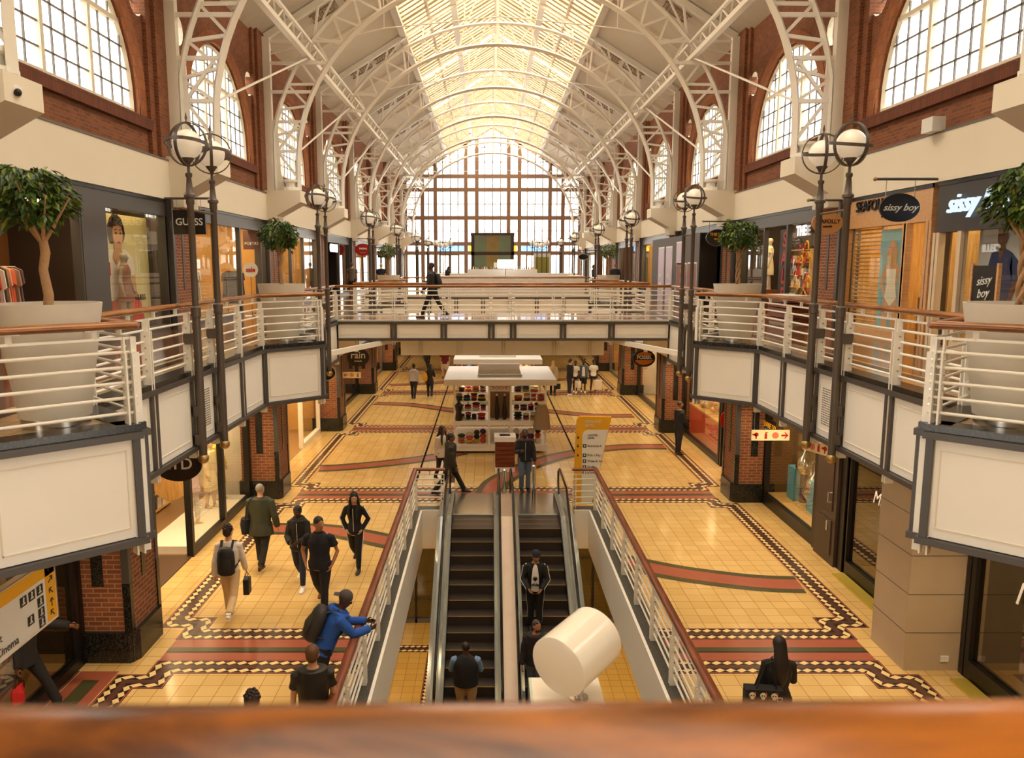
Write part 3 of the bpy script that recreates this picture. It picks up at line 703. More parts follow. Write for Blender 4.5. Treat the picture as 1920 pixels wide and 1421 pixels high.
# ---- neighbouring roofs seen through the side windows
for sg, lab in ((-1, 'pale ribbed metal building outside the left windows'), (1, 'pale green ribbed metal roof building outside the right windows')):
    root = thing('neighbouring_building', lab, 'building', (XC+sg*27, 30, 0))
    m1 = mat('ribbed_cladding_pale', (140, 136, 124), .5); m2 = mat('green_roof_sheet', (66, 128, 112), .4)
    mb = MB(); mb.box(-4, 4, -32, 50, GZ, 11.9, m1); 
    y = -32
    while y < 50: mb.box(-4.08, 4.08, y, y+.25, GZ, 11.8, m2 if sg > 0 else m1); y += .7
    mb.build('cladding', root)
    mb = MB(); mb.extrude([(-4.6, -32, 11.9), (0, -32, 13.6), (4.6, -32, 11.9)], (0, 82, 0), m2); y = -32
    mb.build('roof_sheet', root)
# ================================================================ SHOPS
CLOTHC = [(214, 200, 180), (52, 60, 84), (176, 52, 40), (40, 36, 34), (150, 120, 96), (206, 150, 120), (120, 132, 120), (222, 214, 204), (200, 90, 52), (96, 70, 84)]
CL = [mat('garment_cloth_%d' % i, c, .85, var=.18, scale=12) for i, c in enumerate(CLOTHC)]
def bx(mb, sg, a0, a1, y0, y1, z0, z1, m):
    """box given by distances from the centre line on side sg"""
    a, b = sorted((XC+sg*a0, XC+sg*a1)); return mb.box(a, b, y0, y1, z0, z1, m)
IN_WARM = mat('warm_shop_wall', (206, 160, 90), .7, var=.08); IN_WHITE = mat('white_shop_wall', (222, 212, 196), .6); IN_DARK = mat('dark_shop_wall', (46, 34, 28), .6)
IN_WOOD = WOODL; IN_RED = mat('red_shop_wall', (176, 44, 34), .6); IN_FLOOR = mat('shop_floor_boards', (150, 116, 76), .3, var=.15)
SN = [0]
def shop(sg, lvl, y0, y1, label, frame=DGREY, glass=GLASS, panes=(), opens=(), back=IN_WHITE, strip_e=1, depth=4.2, head=.42, sill=.16, solid=None, inner=None, headm=None):
    """one shop front in the wall plane with the room behind it; panes/opens are spans along the hall"""
    zb, zt, p = (U, 7.78, WX) if lvl else (GZ, SOF, 6.85)
    root = thing('shopfront', label, 'shopfront', (XC+sg*p, (y0+y1)/2, zb))
    L = Vector(root.location)
    def fin(mb, nm, smooth=False):
        for i in range(len(mb.v)): mb.v[i] = tuple(Vector(mb.v[i])-L)
        return mb.build(nm, root, smooth)
    mb = MB(); bx(mb, sg, p, p+.25, y0, y1, zt-head, zt, headm or frame); bx(mb, sg, p-.02, p+.02, y0, y1, zt-.08, zt, BLACK); fin(mb, 'header')
    marks = sorted(set([y0, y1]+[v for q in list(panes)+list(opens) for v in q]))
    for y in marks:
        mb = MB(); bx(mb, sg, p-.02, p+.12, y-.06, y+.06, zb, zt-head, frame); fin(mb, 'frame_post')
    for a, b in panes:
        mb = MB(); bx(mb, sg, p+.05, p+.062, a+.06, b-.06, zb+sill, zt-head, glass); fin(mb, 'shop_window')
        mb = MB(); bx(mb, sg, p-.02, p+.16, a+.06, b-.06, zb, zb+sill, frame); fin(mb, 'stall_riser')
    if solid:
        for a, b, m in solid: mb = MB(); bx(mb, sg, p-.03, p+.2, a, b, zb, zt-head, m); fin(mb, 'cladding_panel')
    SN[0] += 1
    rm = structure('wall_shop_%d' % SN[0]); q = p+depth
    mb = MB(); bx(mb, sg, q, q+.1, y0-.3, y1+.3, zb, zt, back)
    for y in (y0-.35, y1+.3): bx(mb, sg, p+.26, q, y, y+.06, zb, zt, inner or back)
    bx(mb, sg, p+.2, q, y0-.3, y1+.3, zt-.1, zt-.02, IN_WHITE if back is not IN_DARK else IN_DARK); bx(mb, sg, p+.02, q, y0-.3, y1+.3, zb-.02, zb+.012, IN_FLOOR); mb.build('shop_room', rm)
    if strip_e:
        mb = MB(); bx(mb, sg, p+.3, p+.42, y0+.3, y1-.3, zt-.14, zt-.105, TUBEON); n = max(1, int((y1-y0)/2.4))
        for i in range(n):
            yy = y0+(y1-y0)*(i+.5)/n
            for a in (p+.9, p+2.4): bx(mb, sg, a, a+.3*strip_e, yy-.35, yy+.35, zt-.14, zt-.105, TUBEON)
        mb.build('ceiling_strip', rm)
    return root
def garments(sg, a, y0, y1, zt, n, label, group, ln=.9, mats=None, seed=1):
    rg = random.Random(seed); mats = mats or CL
    proto = []
    for m in mats:
        mb = MB(); w_, l = .22, ln
        q = [(-w_, 0), (-w_*.4, .06), (w_*.4, .06), (w_, 0), (w_*1.15, -l*.3), (w_*.85, -l*.35), (w_*1.05, -l), (-w_*1.05, -l), (-w_*.85, -l*.35), (-w_*1.15, -l*.3)]
        mb.extrude([(x, -.02, z) for x, z in q], (0, .045, 0), m); proto.append(mb.mesh('garment'))
    for i in range(n):
        o = link('garment', proto[rg.randrange(len(proto))], None, (XC+sg*a, y0+(y1-y0)*(i+.5)/n, zt-rg.uniform(0, .03))); o.rotation_euler = (0, 0, rg.uniform(-.25, .25)); o.scale = (1, 1, rg.uniform(.8, 1.15)); tag(o, label, 'garment', group)
def rack(sg, a, y0, y1, zb, h, label):
    t = thing('clothes_rack', label, 'clothes rack', (XC+sg*a, (y0+y1)/2, zb)); L = (y1-y0)/2
    mb = MB(); mb.tube([(0, -L, h), (0, L, h)], .014, CHROME, 6); mb.build('hanging_rail', t, True)
    for s in (-1, 1):
        mb = MB(); mb.tube([(0, s*L, h), (0, s*L, 0)], .014, CHROME, 6); mb.tube([(-.22, s*L, .01), (.22, s*L, .01)], .014, CHROME, 6); mb.build('leg', t, True)
    return t
def shelf_unit(sg, a, y0, y1, zb, h, nsh, label, m=WOODL, fill=True, seed=2, dp=.4):
    t = thing('shelf_unit', label, 'shelf unit', (XC+sg*a, (y0+y1)/2, zb)); L = (y1-y0)/2
    mb = MB(); mb.box(-dp/2*1, dp/2, -L, -L+.03, 0, h, m); mb.box(-dp/2, dp/2, L-.03, L, 0, h, m); xb = sg*dp/2; mb.box(min(xb, xb-sg*.02), max(xb, xb-sg*.02), -L, L, 0, h, m); mb.build('carcass', t)
    for i in range(nsh+1):
        z = .05+(h-.08)*i/nsh; mb = MB(); mb.box(-dp/2, dp/2, -L+.03, L-.03, z-.015, z+.015, m); mb.build('shelf', t)
    if fill:
        rg = random.Random(seed)
        for i in range(nsh):
            z = .05+(h-.08)*i/nsh+.015; y = -L+.1
            while y < L-.25:
                wd = rg.uniform(.16, .3); hh = rg.uniform(.08, min(.3, (h/nsh)-.08)); mb = MB(); mb.box(-.14, .14, 0, wd, 0, hh, rg.choice(CL))
                o = mb.build('folded_clothes', None, loc=(XC+sg*a, (y0+y1)/2+y, zb+z)); tag(o, 'pile of folded goods on the '+label, 'folded clothes', 'goods on the '+label); y += wd+rg.uniform(.03, .12)
    return t
# ---- brick piers between the upper shops
for sg, nm in ((-1, 'left'), (1, 'right')):
    for y in PY:
        mb = MB(); bx(mb, sg, WX-.12, WX+.4, y-.55, y+.55, U, 7.78, BRICKG)
        for s in (-1, 1): bx(mb, sg, WX-.15, WX+.4, y+s*.62-.07, y+s*.62+.07, U, 7.78, DGREY)
        bx(mb, sg, WX-.135, WX-.11, y-.06, y+.06, U+1.0, 7.2, DGREY); mb.build('pillar_upper_'+nm, kind='structure')
    # ground piers
    for y in PY:
        tiled = sg > 0 and abs(y-12.1) < .1
        yc = y+(.22 if sg < 0 else -.08); zt = SOF
        mb = MB()
        if tiled: bx(mb, sg, 6.0, 7.2, yc-.52, yc+.52, GZ, zt, mat('grey_stone_cladding', (184, 164, 138), .45, var=.12, scale=2)); 
        else:
            bx(mb, sg, 6.1, 7.1, yc-.52, yc+.52, GZ, zt, BRICKG)
            for s in (-1, 1): bx(mb, sg, 6.08, 6.2, yc+s*.5-.05, yc+s*.5+.05, GZ+1.3, zt, DGREY); bx(mb, sg, 6.075, 6.2, yc+s*.5-.052, yc+s*.5+.052, GZ, GZ+1.3, GRANITE)
            c = [(6.02, -.42), (6.12, -.6), (7.15, -.6), (7.15, .6), (6.12, .6), (6.02, .42)]
            mb.prism([(XC+sg*a, yc+b) for a, b in c], GZ, GZ+.5, GRANITE)
            bx(mb, sg, 6.085, 6.12, yc-.07, yc+.07, GZ+1.25, zt, GRANITE); bx(mb, sg, 6.5, 6.68, yc-.535, yc+.535, GZ+1.25, zt, GRANITE)
        o = mb.build('pillar_ground_'+nm, kind='structure')
        if tiled:
            mb = MB()
            for z in (.62, 1.24, 1.86, 2.48, 3.1): bx(mb, sg, 5.995, 7.2, yc-.525, yc+.525, GZ+z-.004, GZ+z+.004, DGREY)
            mb.build('stone_joints', o)
            mb = MB(); mb.box(-.06, .06, -.012, .012, -.045, .045, SIGNW); s_ = mb.build('wall_socket', None, loc=(XC+6.62, yc-.535, GZ+.2)); tag(s_, 'white wall socket low on the grey stone pier', 'socket')
# ---- left, upper
shop(-1, 1, 12.8, 20.25, 'dark framed fashion shop with a large portrait poster in its window', DGREY, GLASS, panes=[(17.0, 20.2)], opens=[(13.0, 16.0)], back=mat('brown_wood_wall', (120, 78, 46), .6), strip_e=.8, solid=[(16.0, 17.0, DGREY)], inner=IN_DARK)
shop(-1, 1, 21.7, 29.15, 'brightly lit shop with a sale stand at its door on the left gallery', DGREY, GLASS, panes=[(21.75, 23.9), (23.9, 26.2)], opens=[(26.2, 28.6)], back=IN_WARM, strip_e=1.2)
shop(-1, 1, 30.55, 38.0, 'shop with red and gold window behind the second left planter', MGREY, GLASS, panes=[(30.6, 33), (33, 35.2), (35.2, 37.8)], back=IN_RED, strip_e=1.2, inner=IN_WARM)
shop(-1, 1, 39.45, 46.9, 'shop with black doorway under a lit white sign on the left', DGREY, GLASS, panes=[(43.6, 46.8)], opens=[(39.5, 43.5)], back=IN_DARK, strip_e=0)
shop(-1, 1, 48.3, 55.8, 'left gallery shop beside the red oval sign', MGREY, GLASS, panes=[(48.4, 52), (52, 55.7)], back=IN_WARM, strip_e=.8)
shop(-1, 1, 57.2, 64.7, 'left gallery shop beside the black sneaker sign', MGREY, GLASS, panes=[(57.3, 61), (61, 64.6)], back=IN_WHITE, strip_e=.8)
shop(-1, 1, 66.1, 78, 'left gallery shop nearest the end window', MGREY, GLASS, panes=[(66.2, 72), (72, 77.8)], back=IN_WHITE, strip_e=.6)
shop(-1, 1, 3.9, 11.4, 'left gallery shop beside the landing', DGREY, GLASS, panes=[(4, 11.3)], back=IN_DARK, strip_e=.4)
# ---- right, upper
shop(1, 1, 12.8, 16.2, 'denim shop with dark fascia and pale wooden door frame', mat('cream_door_frame', (222, 200, 168), .4), GLASS, headm=mat('charcoal_fascia', (58, 54, 54), .45), panes=[(12.85, 15.35)], opens=[(15.35, 16.1)], back=IN_WHITE, strip_e=.8, head=1.0)
shop(1, 1, 16.4, 20.25, 'swimwear shop with lit wooden louvres and cream fascia', WOODB, GLASS, panes=[(17.4, 20.2)], opens=[(16.5, 17.35)], back=IN_WARM, strip_e=1.6, head=.75, inner=IN_WOOD)
shop(1, 1, 21.7, 29.15, 'dark shop with red sale letters beside the second right planter', DGREY, GLASS, panes=[(21.75, 24.2), (26.2, 29.1)], opens=[(24.2, 26.2)], back=IN_WARM, strip_e=.6, inner=IN_DARK)
shop(1, 1, 30.55, 38.0, 'closed shop behind the grey hoarding', BLACK, GLASSD, panes=[(30.6, 37.8)], back=IN_DARK, strip_e=0)
shop(1, 1, 39.45, 46.9, 'right gallery shop beyond the grey hoarding', MGREY, GLASS, panes=[(39.5, 43), (43, 46.8)], back=IN_WARM, strip_e=1)
shop(1, 1, 48.3, 55.8, 'right gallery shop with brown entrance', MGREY, GLASS, panes=[(48.4, 50.5)], opens=[(50.5, 55)], back=mat('brown_shop_wall', (86, 48, 32), .6), strip_e=.3)
shop(1, 1, 57.2, 64.7, 'right gallery shop with glossy brown wall', WOODD, GLASS, panes=[(57.3, 61), (61, 64.6)], back=IN_DARK, strip_e=.5)
shop(1, 1, 66.1, 78, 'right gallery shop nearest the end window', MGREY, GLASS, panes=[(66.2, 72), (72, 77.8)], back=IN_WHITE, strip_e=.6)
shop(1, 1, 3.9, 11.4, 'right gallery shop beside the landing', DGREY, GLASS, panes=[(4, 11.3)], back=IN_DARK, strip_e=.4)
# ---- left, ground
shop(-1, 0, 3.9, 11.7, 'ground floor shop with dark glass left of the near brick pier', BLACK, GLASSD, panes=[(4, 11.6)], back=IN_DARK, strip_e=.5)
shop(-1, 0, 12.95, 20.6, 'ground floor fashion shop with summer dresses in the window under the left gallery', BLACK, GLASS, panes=[(16.4, 18.5), (18.5, 20.5)], opens=[(13.0, 16.4)], back=IN_WHITE, strip_e=1.6)
shop(-1, 0, 21.85, 29.45, 'ground floor gift shop with white framed window on the left', CREAM, GLASS, panes=[(21.9, 24.6), (26.6, 29.4)], opens=[(24.6, 26.6)], back=IN_WARM, strip_e=1.3)
shop(-1, 0, 30.75, 38.35, 'ground floor bath shop with dark entrance on the left', BLACK, GLASS, panes=[(34.6, 38.3)], opens=[(30.9, 34.5)], back=IN_DARK, strip_e=.3)
shop(-1, 0, 39.6, 47.2, 'ground floor shop beyond the footbridge on the left', MGREY, GLASS, panes=[(39.7, 43), (43, 47.1)], back=IN_WARM, strip_e=.8)
shop(-1, 0, 48.5, 56, 'farthest ground floor shop in view on the left', MGREY, GLASS, panes=[(48.6, 55.9)], back=IN_DARK, strip_e=.5)
# ---- right, ground
shop(1, 0, 3.9, 11.4, 'ground floor jewellery shop with dark glass right of the stone pier', BLACK, GLASSD, panes=[(4, 8.0), (8.0, 11.3)], back=IN_DARK, strip_e=.25, sill=.3)
shop(1, 0, 12.6, 15.5, 'dark glass jewellery window left of the stone pier', BLACK, GLASSD, panes=[(12.65, 15.45)], back=IN_DARK, strip_e=.2, sill=.28)
shop(1, 0, 17.0, 20.3, 'spirits shop window with blue boxes between stone and brick piers', BLACK, GLASS, panes=[(17.05, 20.25)], back=mat('spirits_back_wall', (112, 84, 50), .5), strip_e=.7, sill=.3)
shop(1, 0, 21.5, 29.2, 'ground floor shell and toy shop on the right', BLACK, GLASS, panes=[(24.4, 29.1)], opens=[(21.6, 24.2)], back=IN_WARM, strip_e=.8, inner=IN_DARK)
shop(1, 0, 30.45, 38.1, 'ground floor watch shop with green floor on the right', BLACK, GLASS, panes=[(30.5, 32.6), (33.6, 38)], opens=[(32.6, 33.6)], back=IN_WHITE, strip_e=1.2)
shop(1, 0, 39.3, 47, 'ground floor shop beyond the footbridge on the right', MGREY, GLASS, panes=[(39.4, 43), (43, 46.9)], back=IN_WARM, strip_e=.8)
shop(1, 0, 48.2, 56, 'farthest ground floor shop in view on the right', MGREY, GLASS, panes=[(48.3, 55.9)], back=IN_DARK, strip_e=.5)
mb = MB(); mb.box(XC-14, XC+14, 66, 66.2, GZ, SOF, IN_WARM); mb.build('wall_ground_end', kind='structure')
# service door between the windows on the right
t = thing('service_door', 'dark brown panelled double leaf service door with loop handles under the right gallery', 'door', (XC+6.8, 16.25, GZ))
DB = mat('dark_brown_door', (62, 48, 42), .4)
mb = MB(); mb.box(0, .2, -.75, .75, 0, 3.4, BLACK); mb.build('door_frame', t)
mb = MB(); mb.box(-.06, 0, -.5, .5, 0, 2.9, DB); mb.box(-.08, -.05, -.34, .34, 1.15, 2.7, DB); mb.box(-.08, -.05, -.34, .34, .2, .95, DB); mb.build('door_leaf', t)
for z in (.75, 1.35): mb = MB(); mb.tube([(-.08, -.3, z), (-.15, -.3, z), (-.15, -.3, z+.2), (-.08, -.3, z+.2)], .018, CHROME, 6); mb.build('handle', t, True)
# ---- flat figures used on advertising boards
def poly(mb, sg, a, lay, pts, m):
    mb.add([(XC+sg*(a-.004*lay), y, z) for y, z in pts], [tuple(range(len(pts)))], m)
def ell(cy, cz, ry, rz_, n=18, a0=0, a1=2*PI): return [(cy+ry*math.cos(a0+(a1-a0)*i/n), cz+rz_*math.sin(a0+(a1-a0)*i/n)) for i in range(n+(1 if a1-a0 < 6 else 0))]
SKIN_T = mat('printed_tan_skin', (206, 150, 104), .5, var=.05); SKIN_D = mat('printed_brown_skin', (112, 64, 42), .5, var=.05); HAIRP = mat('printed_dark_hair', (48, 28, 20), .5, var=.3, scale=20)
PWHITE = mat('printed_white', (236, 226, 206), .5); PRED = mat('printed_red', (214, 74, 44), .5); PBG = mat('printed_pale_yellow', (226, 210, 150), .5, var=.05); PBLUE = mat('printed_denim', (38, 52, 98), .5, var=.2, scale=14); PBG2 = mat('printed_grey_blue', (190, 188, 190), .5); PSEA = mat('printed_sea', (120, 172, 178), .5, var=.2, scale=3)
PLIP = mat('printed_lip', (150, 70, 56), .5)
def sub(name, t, fn):
    mb = MB(); fn(mb); L = Vector(t.location)
    for i in range(len(mb.v)): mb.v[i] = tuple(Vector(mb.v[i])-L)
    return mb.build(name, t, fix=False)
A = WX+.45
t = thing('advertising_poster', 'pale yellow window poster of a dark haired woman in white top and red skirt', 'poster', (XC-A, 18.6, U+.2))
sub('backing', t, lambda mb: bx(mb, -1, A, A+.05, 17.5, 20.15, U+.25, 7.3, PBG))
def poly0(mb, sg, a, lay, pts, m): poly(mb, sg, a, lay, [(y+.6, z) for y, z in pts], m)
def fig(mb):
    poly0(mb, -1, A, 1, [(17.2, 4.75), (17.3, 5.5), (17.6, 5.8), (18.6, 5.75), (19.0, 5.2), (19.15, 4.75)], PRED)
    poly0(mb, -1, A, 2, [(17.2, 5.3), (17.2, 6.3), (17.5, 6.5), (18.3, 6.5), (18.65, 6.3), (18.75, 5.9), (18.5, 5.85), (18.4, 5.4)], PWHITE)
    poly0(mb, -1, A, 3, [(18.35, 5.9), (18.72, 5.9), (18.75, 5.5), (18.4, 5.3), (17.9, 6.35), (18.1, 6.5)], SKIN_T)
    for k in range(22):
        a_ = -.5+4.2*k/21; r_ = .4+.09*((k*7) % 5)/4; poly0(mb, -1, A, 3+.1*(k % 3), ell(17.86+.28*math.cos(a_), 6.9+.26*math.sin(a_), .17*r_*2, .16*r_*2, 9), HAIRP)
    poly0(mb, -1, A, 4, [(17.7, 6.6), (18.1, 6.6), (18.05, 6.35), (17.75, 6.35)], SKIN_T)
    poly0(mb, -1, A, 5, ell(17.92, 6.83, .25, .3), SKIN_T)
    poly0(mb, -1, A, 6, [(17.66, 7.0), (17.72, 7.14), (18.0, 7.16), (18.15, 7.02), (17.95, 7.06)], HAIRP)
    for y in (17.83, 18.05): poly0(mb, -1, A, 6, ell(y, 6.87, .05, .022), HAIRP); poly0(mb, -1, A, 6, [(y-.07, 6.93), (y+.06, 6.95), (y+.06, 6.97), (y-.07, 6.95)], HAIRP)
    poly0(mb, -1, A, 6, ell(17.95, 6.66, .075, .028), PLIP)
    poly0(mb, -1, A, 6, [(17.6, 6.3), (17.75, 6.55), (18.0, 6.5), (17.95, 6.3), (17.8, 6.15)], SKIN_T)
    poly0(mb, -1, A, 6, [(17.22, 5.9), (17.45, 5.9), (17.45, 6.2), (17.22, 6.2)], REDSIGN)
sub('printed_figure', t, fig)
text('GUESS', .2, INK, t, (.03, .9, 5.35-U-.2), (0, 1, 0), (0, 0, 1))
A2 = WX+.35
t = thing('advertising_poster', 'tall window poster of a shaven headed woman in blue denim', 'poster', (XC+A2, 14.0, U+.1))
sub('backing', t, lambda mb: bx(mb, 1, A2, A2+.05, 13.3, 15.3, U+.1, 7.0, PBG2))
def poly2(mb, sg, a, lay, pts, m): poly(mb, sg, a, lay, [(y+.4, z) for y, z in pts], m)
def fig2(mb):
    s = 1
    poly2(mb, s, A2, 1, [(13.9, 6.35), (14.15, 6.45), (14.5, 6.35), (14.62, 5.95), (14.5, 5.55), (14.62, 4.95), (14.66, 4.62), (14.35, 4.62), (14.25, 5.1), (14.0, 4.62), (13.7, 4.62), (13.9, 5.4), (13.85, 5.75)], PBLUE)
    poly2(mb, s, A2, 1, [(13.9, 6.35), (13.72, 6.2), (13.66, 5.85), (13.84, 5.8), (13.95, 6.1)], PBLUE); poly2(mb, s, A2, 2, [(13.66, 5.86), (13.84, 5.8), (13.95, 5.5), (13.85, 5.45)], SKIN_D)
    poly2(mb, s, A2, 2, [(14.1, 6.4), (14.32, 6.4), (14.28, 6.6), (14.14, 6.6)], SKIN_D); poly2(mb, s, A2, 3, ell(14.2, 6.66, .15, .2), SKIN_D); poly2(mb, s, A2, 4, ell(14.19, 6.73, .155, .15, 12, 0.15, PI-.15), HAIRP)
    poly2(mb, s, A2, 2, [(14.12, 6.42), (14.3, 6.42), (14.24, 6.2)], SKIN_D); poly2(mb, s, A2, 4, ell(14.24, 6.57, .04, .015), PLIP)
    for y in (14.16, 14.28): poly2(mb, s, A2, 4, ell(y, 6.68, .025, .01), INK)
sub('printed_figure', t, fig2)
A3 = WX+.14
t = thing('advertising_poster', 'narrow window poster of a swimsuit model against the sea beside wooden louvres', 'poster', (XC+A3, 18.2, U+.1))
sub('backing', t, lambda mb: bx(mb, 1, A3, A3+.03, 17.5, 18.7, U+.1, 6.95, PSEA))
def poly3(mb, sg, a, lay, pts, m): poly(mb, sg, a, lay, [((y-18.3)*1.25+18.1, z) for y, z in pts], m)
def fig3(mb):
    s = 1
    poly3(mb, s, A3, 1, [(18.05, 6.1), (18.25, 6.25), (18.4, 6.25), (18.55, 6.1), (18.5, 5.7), (18.55, 5.3), (18.6, 4.65), (18.4, 4.65), (18.33, 5.2), (18.2, 4.65), (18.0, 4.65), (18.08, 5.3), (18.12, 5.7)], SKIN_T)
    poly3(mb, s, A3, 2, [(18.15, 6.05), (18.5, 6.05), (18.45, 5.7), (18.52, 5.4), (18.3, 5.2), (18.08, 5.4), (18.15, 5.7)], PWHITE)
    poly3(mb, s, A3, 2, ell(18.32, 6.4, .19, .3), mat('printed_fair_hair', (196, 150, 92), .5, var=.2)); poly3(mb, s, A3, 3, ell(18.31, 6.5, .1, .14), SKIN_T)
    poly3(mb, s, A3, 1, [(18.55, 6.1), (18.72, 5.75), (18.6, 5.45), (18.52, 5.5), (18.6, 5.75), (18.5, 5.95)], SKIN_T)
sub('printed_figure', t, fig3)
# louvre screen in the swimwear window
t = thing('louvre_screen', 'warm lit slatted timber screen in the swimwear window', 'screen', (XC+WX+.2, 19.4, U))
for i in range(26):
    mb = MB(); mb.bar((0, -.65, .3+i*.095), (0, .7, .3+i*.095), .05, .02, WOODL, (.5, 0, 1)); mb.build('slat', t)
for y in (-.68, .73): mb = MB(); mb.box(-.03, .03, y-.03, y+.03, 0, 2.9, WOODL); mb.build('screen_stile', t)
# clothes and furniture just inside the upper shops
rack(-1, WX+.9, 13.9, 15.2, U, 1.6, 'clothes rack in the dark doorway left of the grey cladding'); garments(-1, WX+.9, 14.0, 15.1, U+1.55, 11, 'garment hanging on the rack in the dark fashion shop doorway', 'clothes on the rack in the dark doorway', .95, seed=4)
t = thing('display_table', 'black display table inside the dark fashion shop', 'table', (XC-WX-.75, 13.35, U)); mb = MB(); mb.box(-.35, .35, -.5, .45, .82, .86, BLACK); mb.build('table_top', t)
for a, b in ((-1, -1), (-1, 1), (1, -1), (1, 1)): mb = MB(); mb.box(a*.3-.02, a*.3+.02, b*.4-.02, b*.4+.02, 0, .82, BLACK); mb.build('leg', t)
for i, c in enumerate((7, 8, 0, 4)):
    mb = MB(); mb.box(-.13, .13, -.1, .1, 0, .07, CL[c]); o = mb.build('folded_clothes', None, loc=(XC-WX-.7, 13.0+i*.23, U+.86)); tag(o, 'folded top on the black display table', 'folded clothes', 'folded tops on the black table')
rack(-1, WX+1.4, 24.2, 25.9, U, 1.5, 'clothes rack in the bright left shop window'); garments(-1, WX+1.4, 24.3, 25.8, U+1.45, 12, 'garment hanging in the bright left shop window', 'clothes in the bright left window', .9, mats=[CL[0], CL[7], CL[4], CL[6]], seed=5)
rack(-1, WX+.5, 26.3, 27.6, U, 1.45, 'clothes rack of dark prints behind the sale stand'); garments(-1, WX+.5, 26.4, 27.5, U+1.4, 9, 'dark printed garment on the rack behind the sale stand', 'dark prints behind the sale stand', .9, mats=[CL[3], CL[9], CL[1]], seed=6)
t = thing('sale_stand', 'round white sale sign on a slim floor stand at the bright shop door', 'sign', (XC-WX+.35, 26.1, U))
mb = MB(); mb.tube([(0, 0, 0), (0, 0, 1.3)], .012, CHROME, 6); mb.tube([(-.2, -.2, .01), (.2, .2, .01)], .012, CHROME, 6); mb.tube([(-.2, .2, .01), (.2, -.2, .01)], .012, CHROME, 6); mb.build('stand', t, True)
mb = MB(); mb.extrude([(.24*math.cos(a*PI/12), -.01, 1.5+.24*math.sin(a*PI/12)) for a in range(24)], (0, .02, 0), SIGNW); mb.build('disc', t); text('sale', .2, REDSIGN, t, (0, -.014, 1.5), (1, 0, 0), (0, 0, 1), bold=.006)
garments(1, WX+1.6, 16.5, 17.7, U+2.5, 10, 'swimwear hanging on the upper rail in the gold lit doorway', 'upper rail of swimwear', .45, mats=[CL[3], CL[9], CL[2], CL[5]], seed=7)
garments(1, WX+1.6, 16.5, 17.7, U+1.85, 10, 'swimwear hanging on the lower rail in the gold lit doorway', 'lower rail of swimwear', .5, mats=[CL[3], CL[9], CL[1], CL[5]], seed=8)
t = thing('wall_rail', 'pair of steel hanging rails on the gold wall of the swimwear shop', 'clothes rail', (XC+WX+1.6, 17.1, U)); 
for z in (2.52, 1.87): mb = MB(); mb.tube([(0, -.65, z), (0, .65, z)], .014, CHROME, 6); mb.build('hanging_rail', t, True)
for y in (-.65, .65): mb = MB(); mb.tube([(0, y, 0), (0, y, 2.7)], .014, CHROME, 6); mb.build('upright', t, True)
shelf_unit(1, WX+.7, 16.6, 17.6, U, .95, 2, 'low pale wood cube unit in the swimwear doorway', WOODL, True, 9)
mb = MB(); rg = random.Random(2)
for i in range(26): mb.ball((rg.uniform(-.2, .2), rg.uniform(-.35, .35), rg.uniform(0, .25)), .08, rg.choice((CL[2], CL[4], CL[9])), n=6, k=4)
o = mb.build('scarf_heap', None, True, loc=(XC+WX+.7, 17.15, U+1.02)); tag(o, 'heap of dark red patterned scarves on the low cube unit', 'scarves'); o['kind'] = 'stuff'
rack(1, WX+1.5, 15.0, 16.0, U, 1.75, 'clothes rack with dark jeans in the denim shop'); garments(1, WX+1.5, 15.05, 15.95, U+1.7, 9, 'dark garment hanging in the denim shop doorway', 'dark clothes in the denim shop', 1.1, mats=[CL[3], CL[1]], seed=10)
t = thing('easel_board', 'black easel board with shop lettering in front of the denim poster', 'board', (XC+WX-.45, 13.75, U))
mb = MB(); mb.box(-.02, .02, -.32, .32, .35, 1.62, BLACK); mb.build('board', t)
mb = MB()
for y in (-.36, .36): mb.bar((0, y, 0), (0, y, 1.66), .05, .06, WOODB)
mb.bar((0, -.36, .33), (0, .36, .33), .06, .05, WOODB); mb.bar((.02, 0, 1.6), (.4, 0, 0), .04, .04, WOODB); mb.build('easel_frame', t)
text('sissy', .22, SIGNW, t, (-.026, 0, 1.36), (0, -1, 0.12), (0, .12, 1), shear=.35); text('boy', .22, SIGNW, t, (-.026, 0, 1.14), (0, -1, .12), (0, .12, 1), shear=.35)
# sale banner, stickers
t = thing('sale_banner', 'black vertical banner with red SALE letters in the dark shop doorway', 'banner', (XC+WX+.2, 24.9, U))
mb = MB(); mb.box(0, .03, -.45, .45, .35, 2.75, BLACK); mb.build('banner_cloth', t)
for i, c in enumerate('SALE'): text(c, .62, REDSIGN, t, (-.012, 0, 2.42-i*.57), (0, -1, 0), (0, 0, 1), bold=.02)
t = thing('window_stickers', 'yellow and red swirling sale stickers on the window beside the brick pier', 'stickers', (XC+WX+.03, 23, U)); mb = MB(); rg = random.Random(5)
for i in range(34):
    c = (rg.uniform(-.5, .5), rg.uniform(.4, 2.2)); r_ = rg.uniform(.05, .16)
    mb.tube([(0, c[0]+r_*math.cos(a*.7), c[1]+r_*1.3*math.sin(a*.7)) for a in range(rg.randint(4, 8))], .022, rg.choice((YEL, YEL, REDSIGN, SIGNW)), 4)
mb.build('sticker_print', t); text('THE', .4, LIT, t, (-.03, .15, 2.62), (0, -1, 0), (0, 0, 1), bold=.01)
t = thing('slatted_bench', 'brown slatted timber box bench with white top by the brick pier on the right gallery', 'bench', (XC+8.0, 22.3, U))
mb = MB()
for i in range(5): mb.box(-.3, .3, -.75, .75, .06+i*.14, .06+i*.14+.11, WOODD)
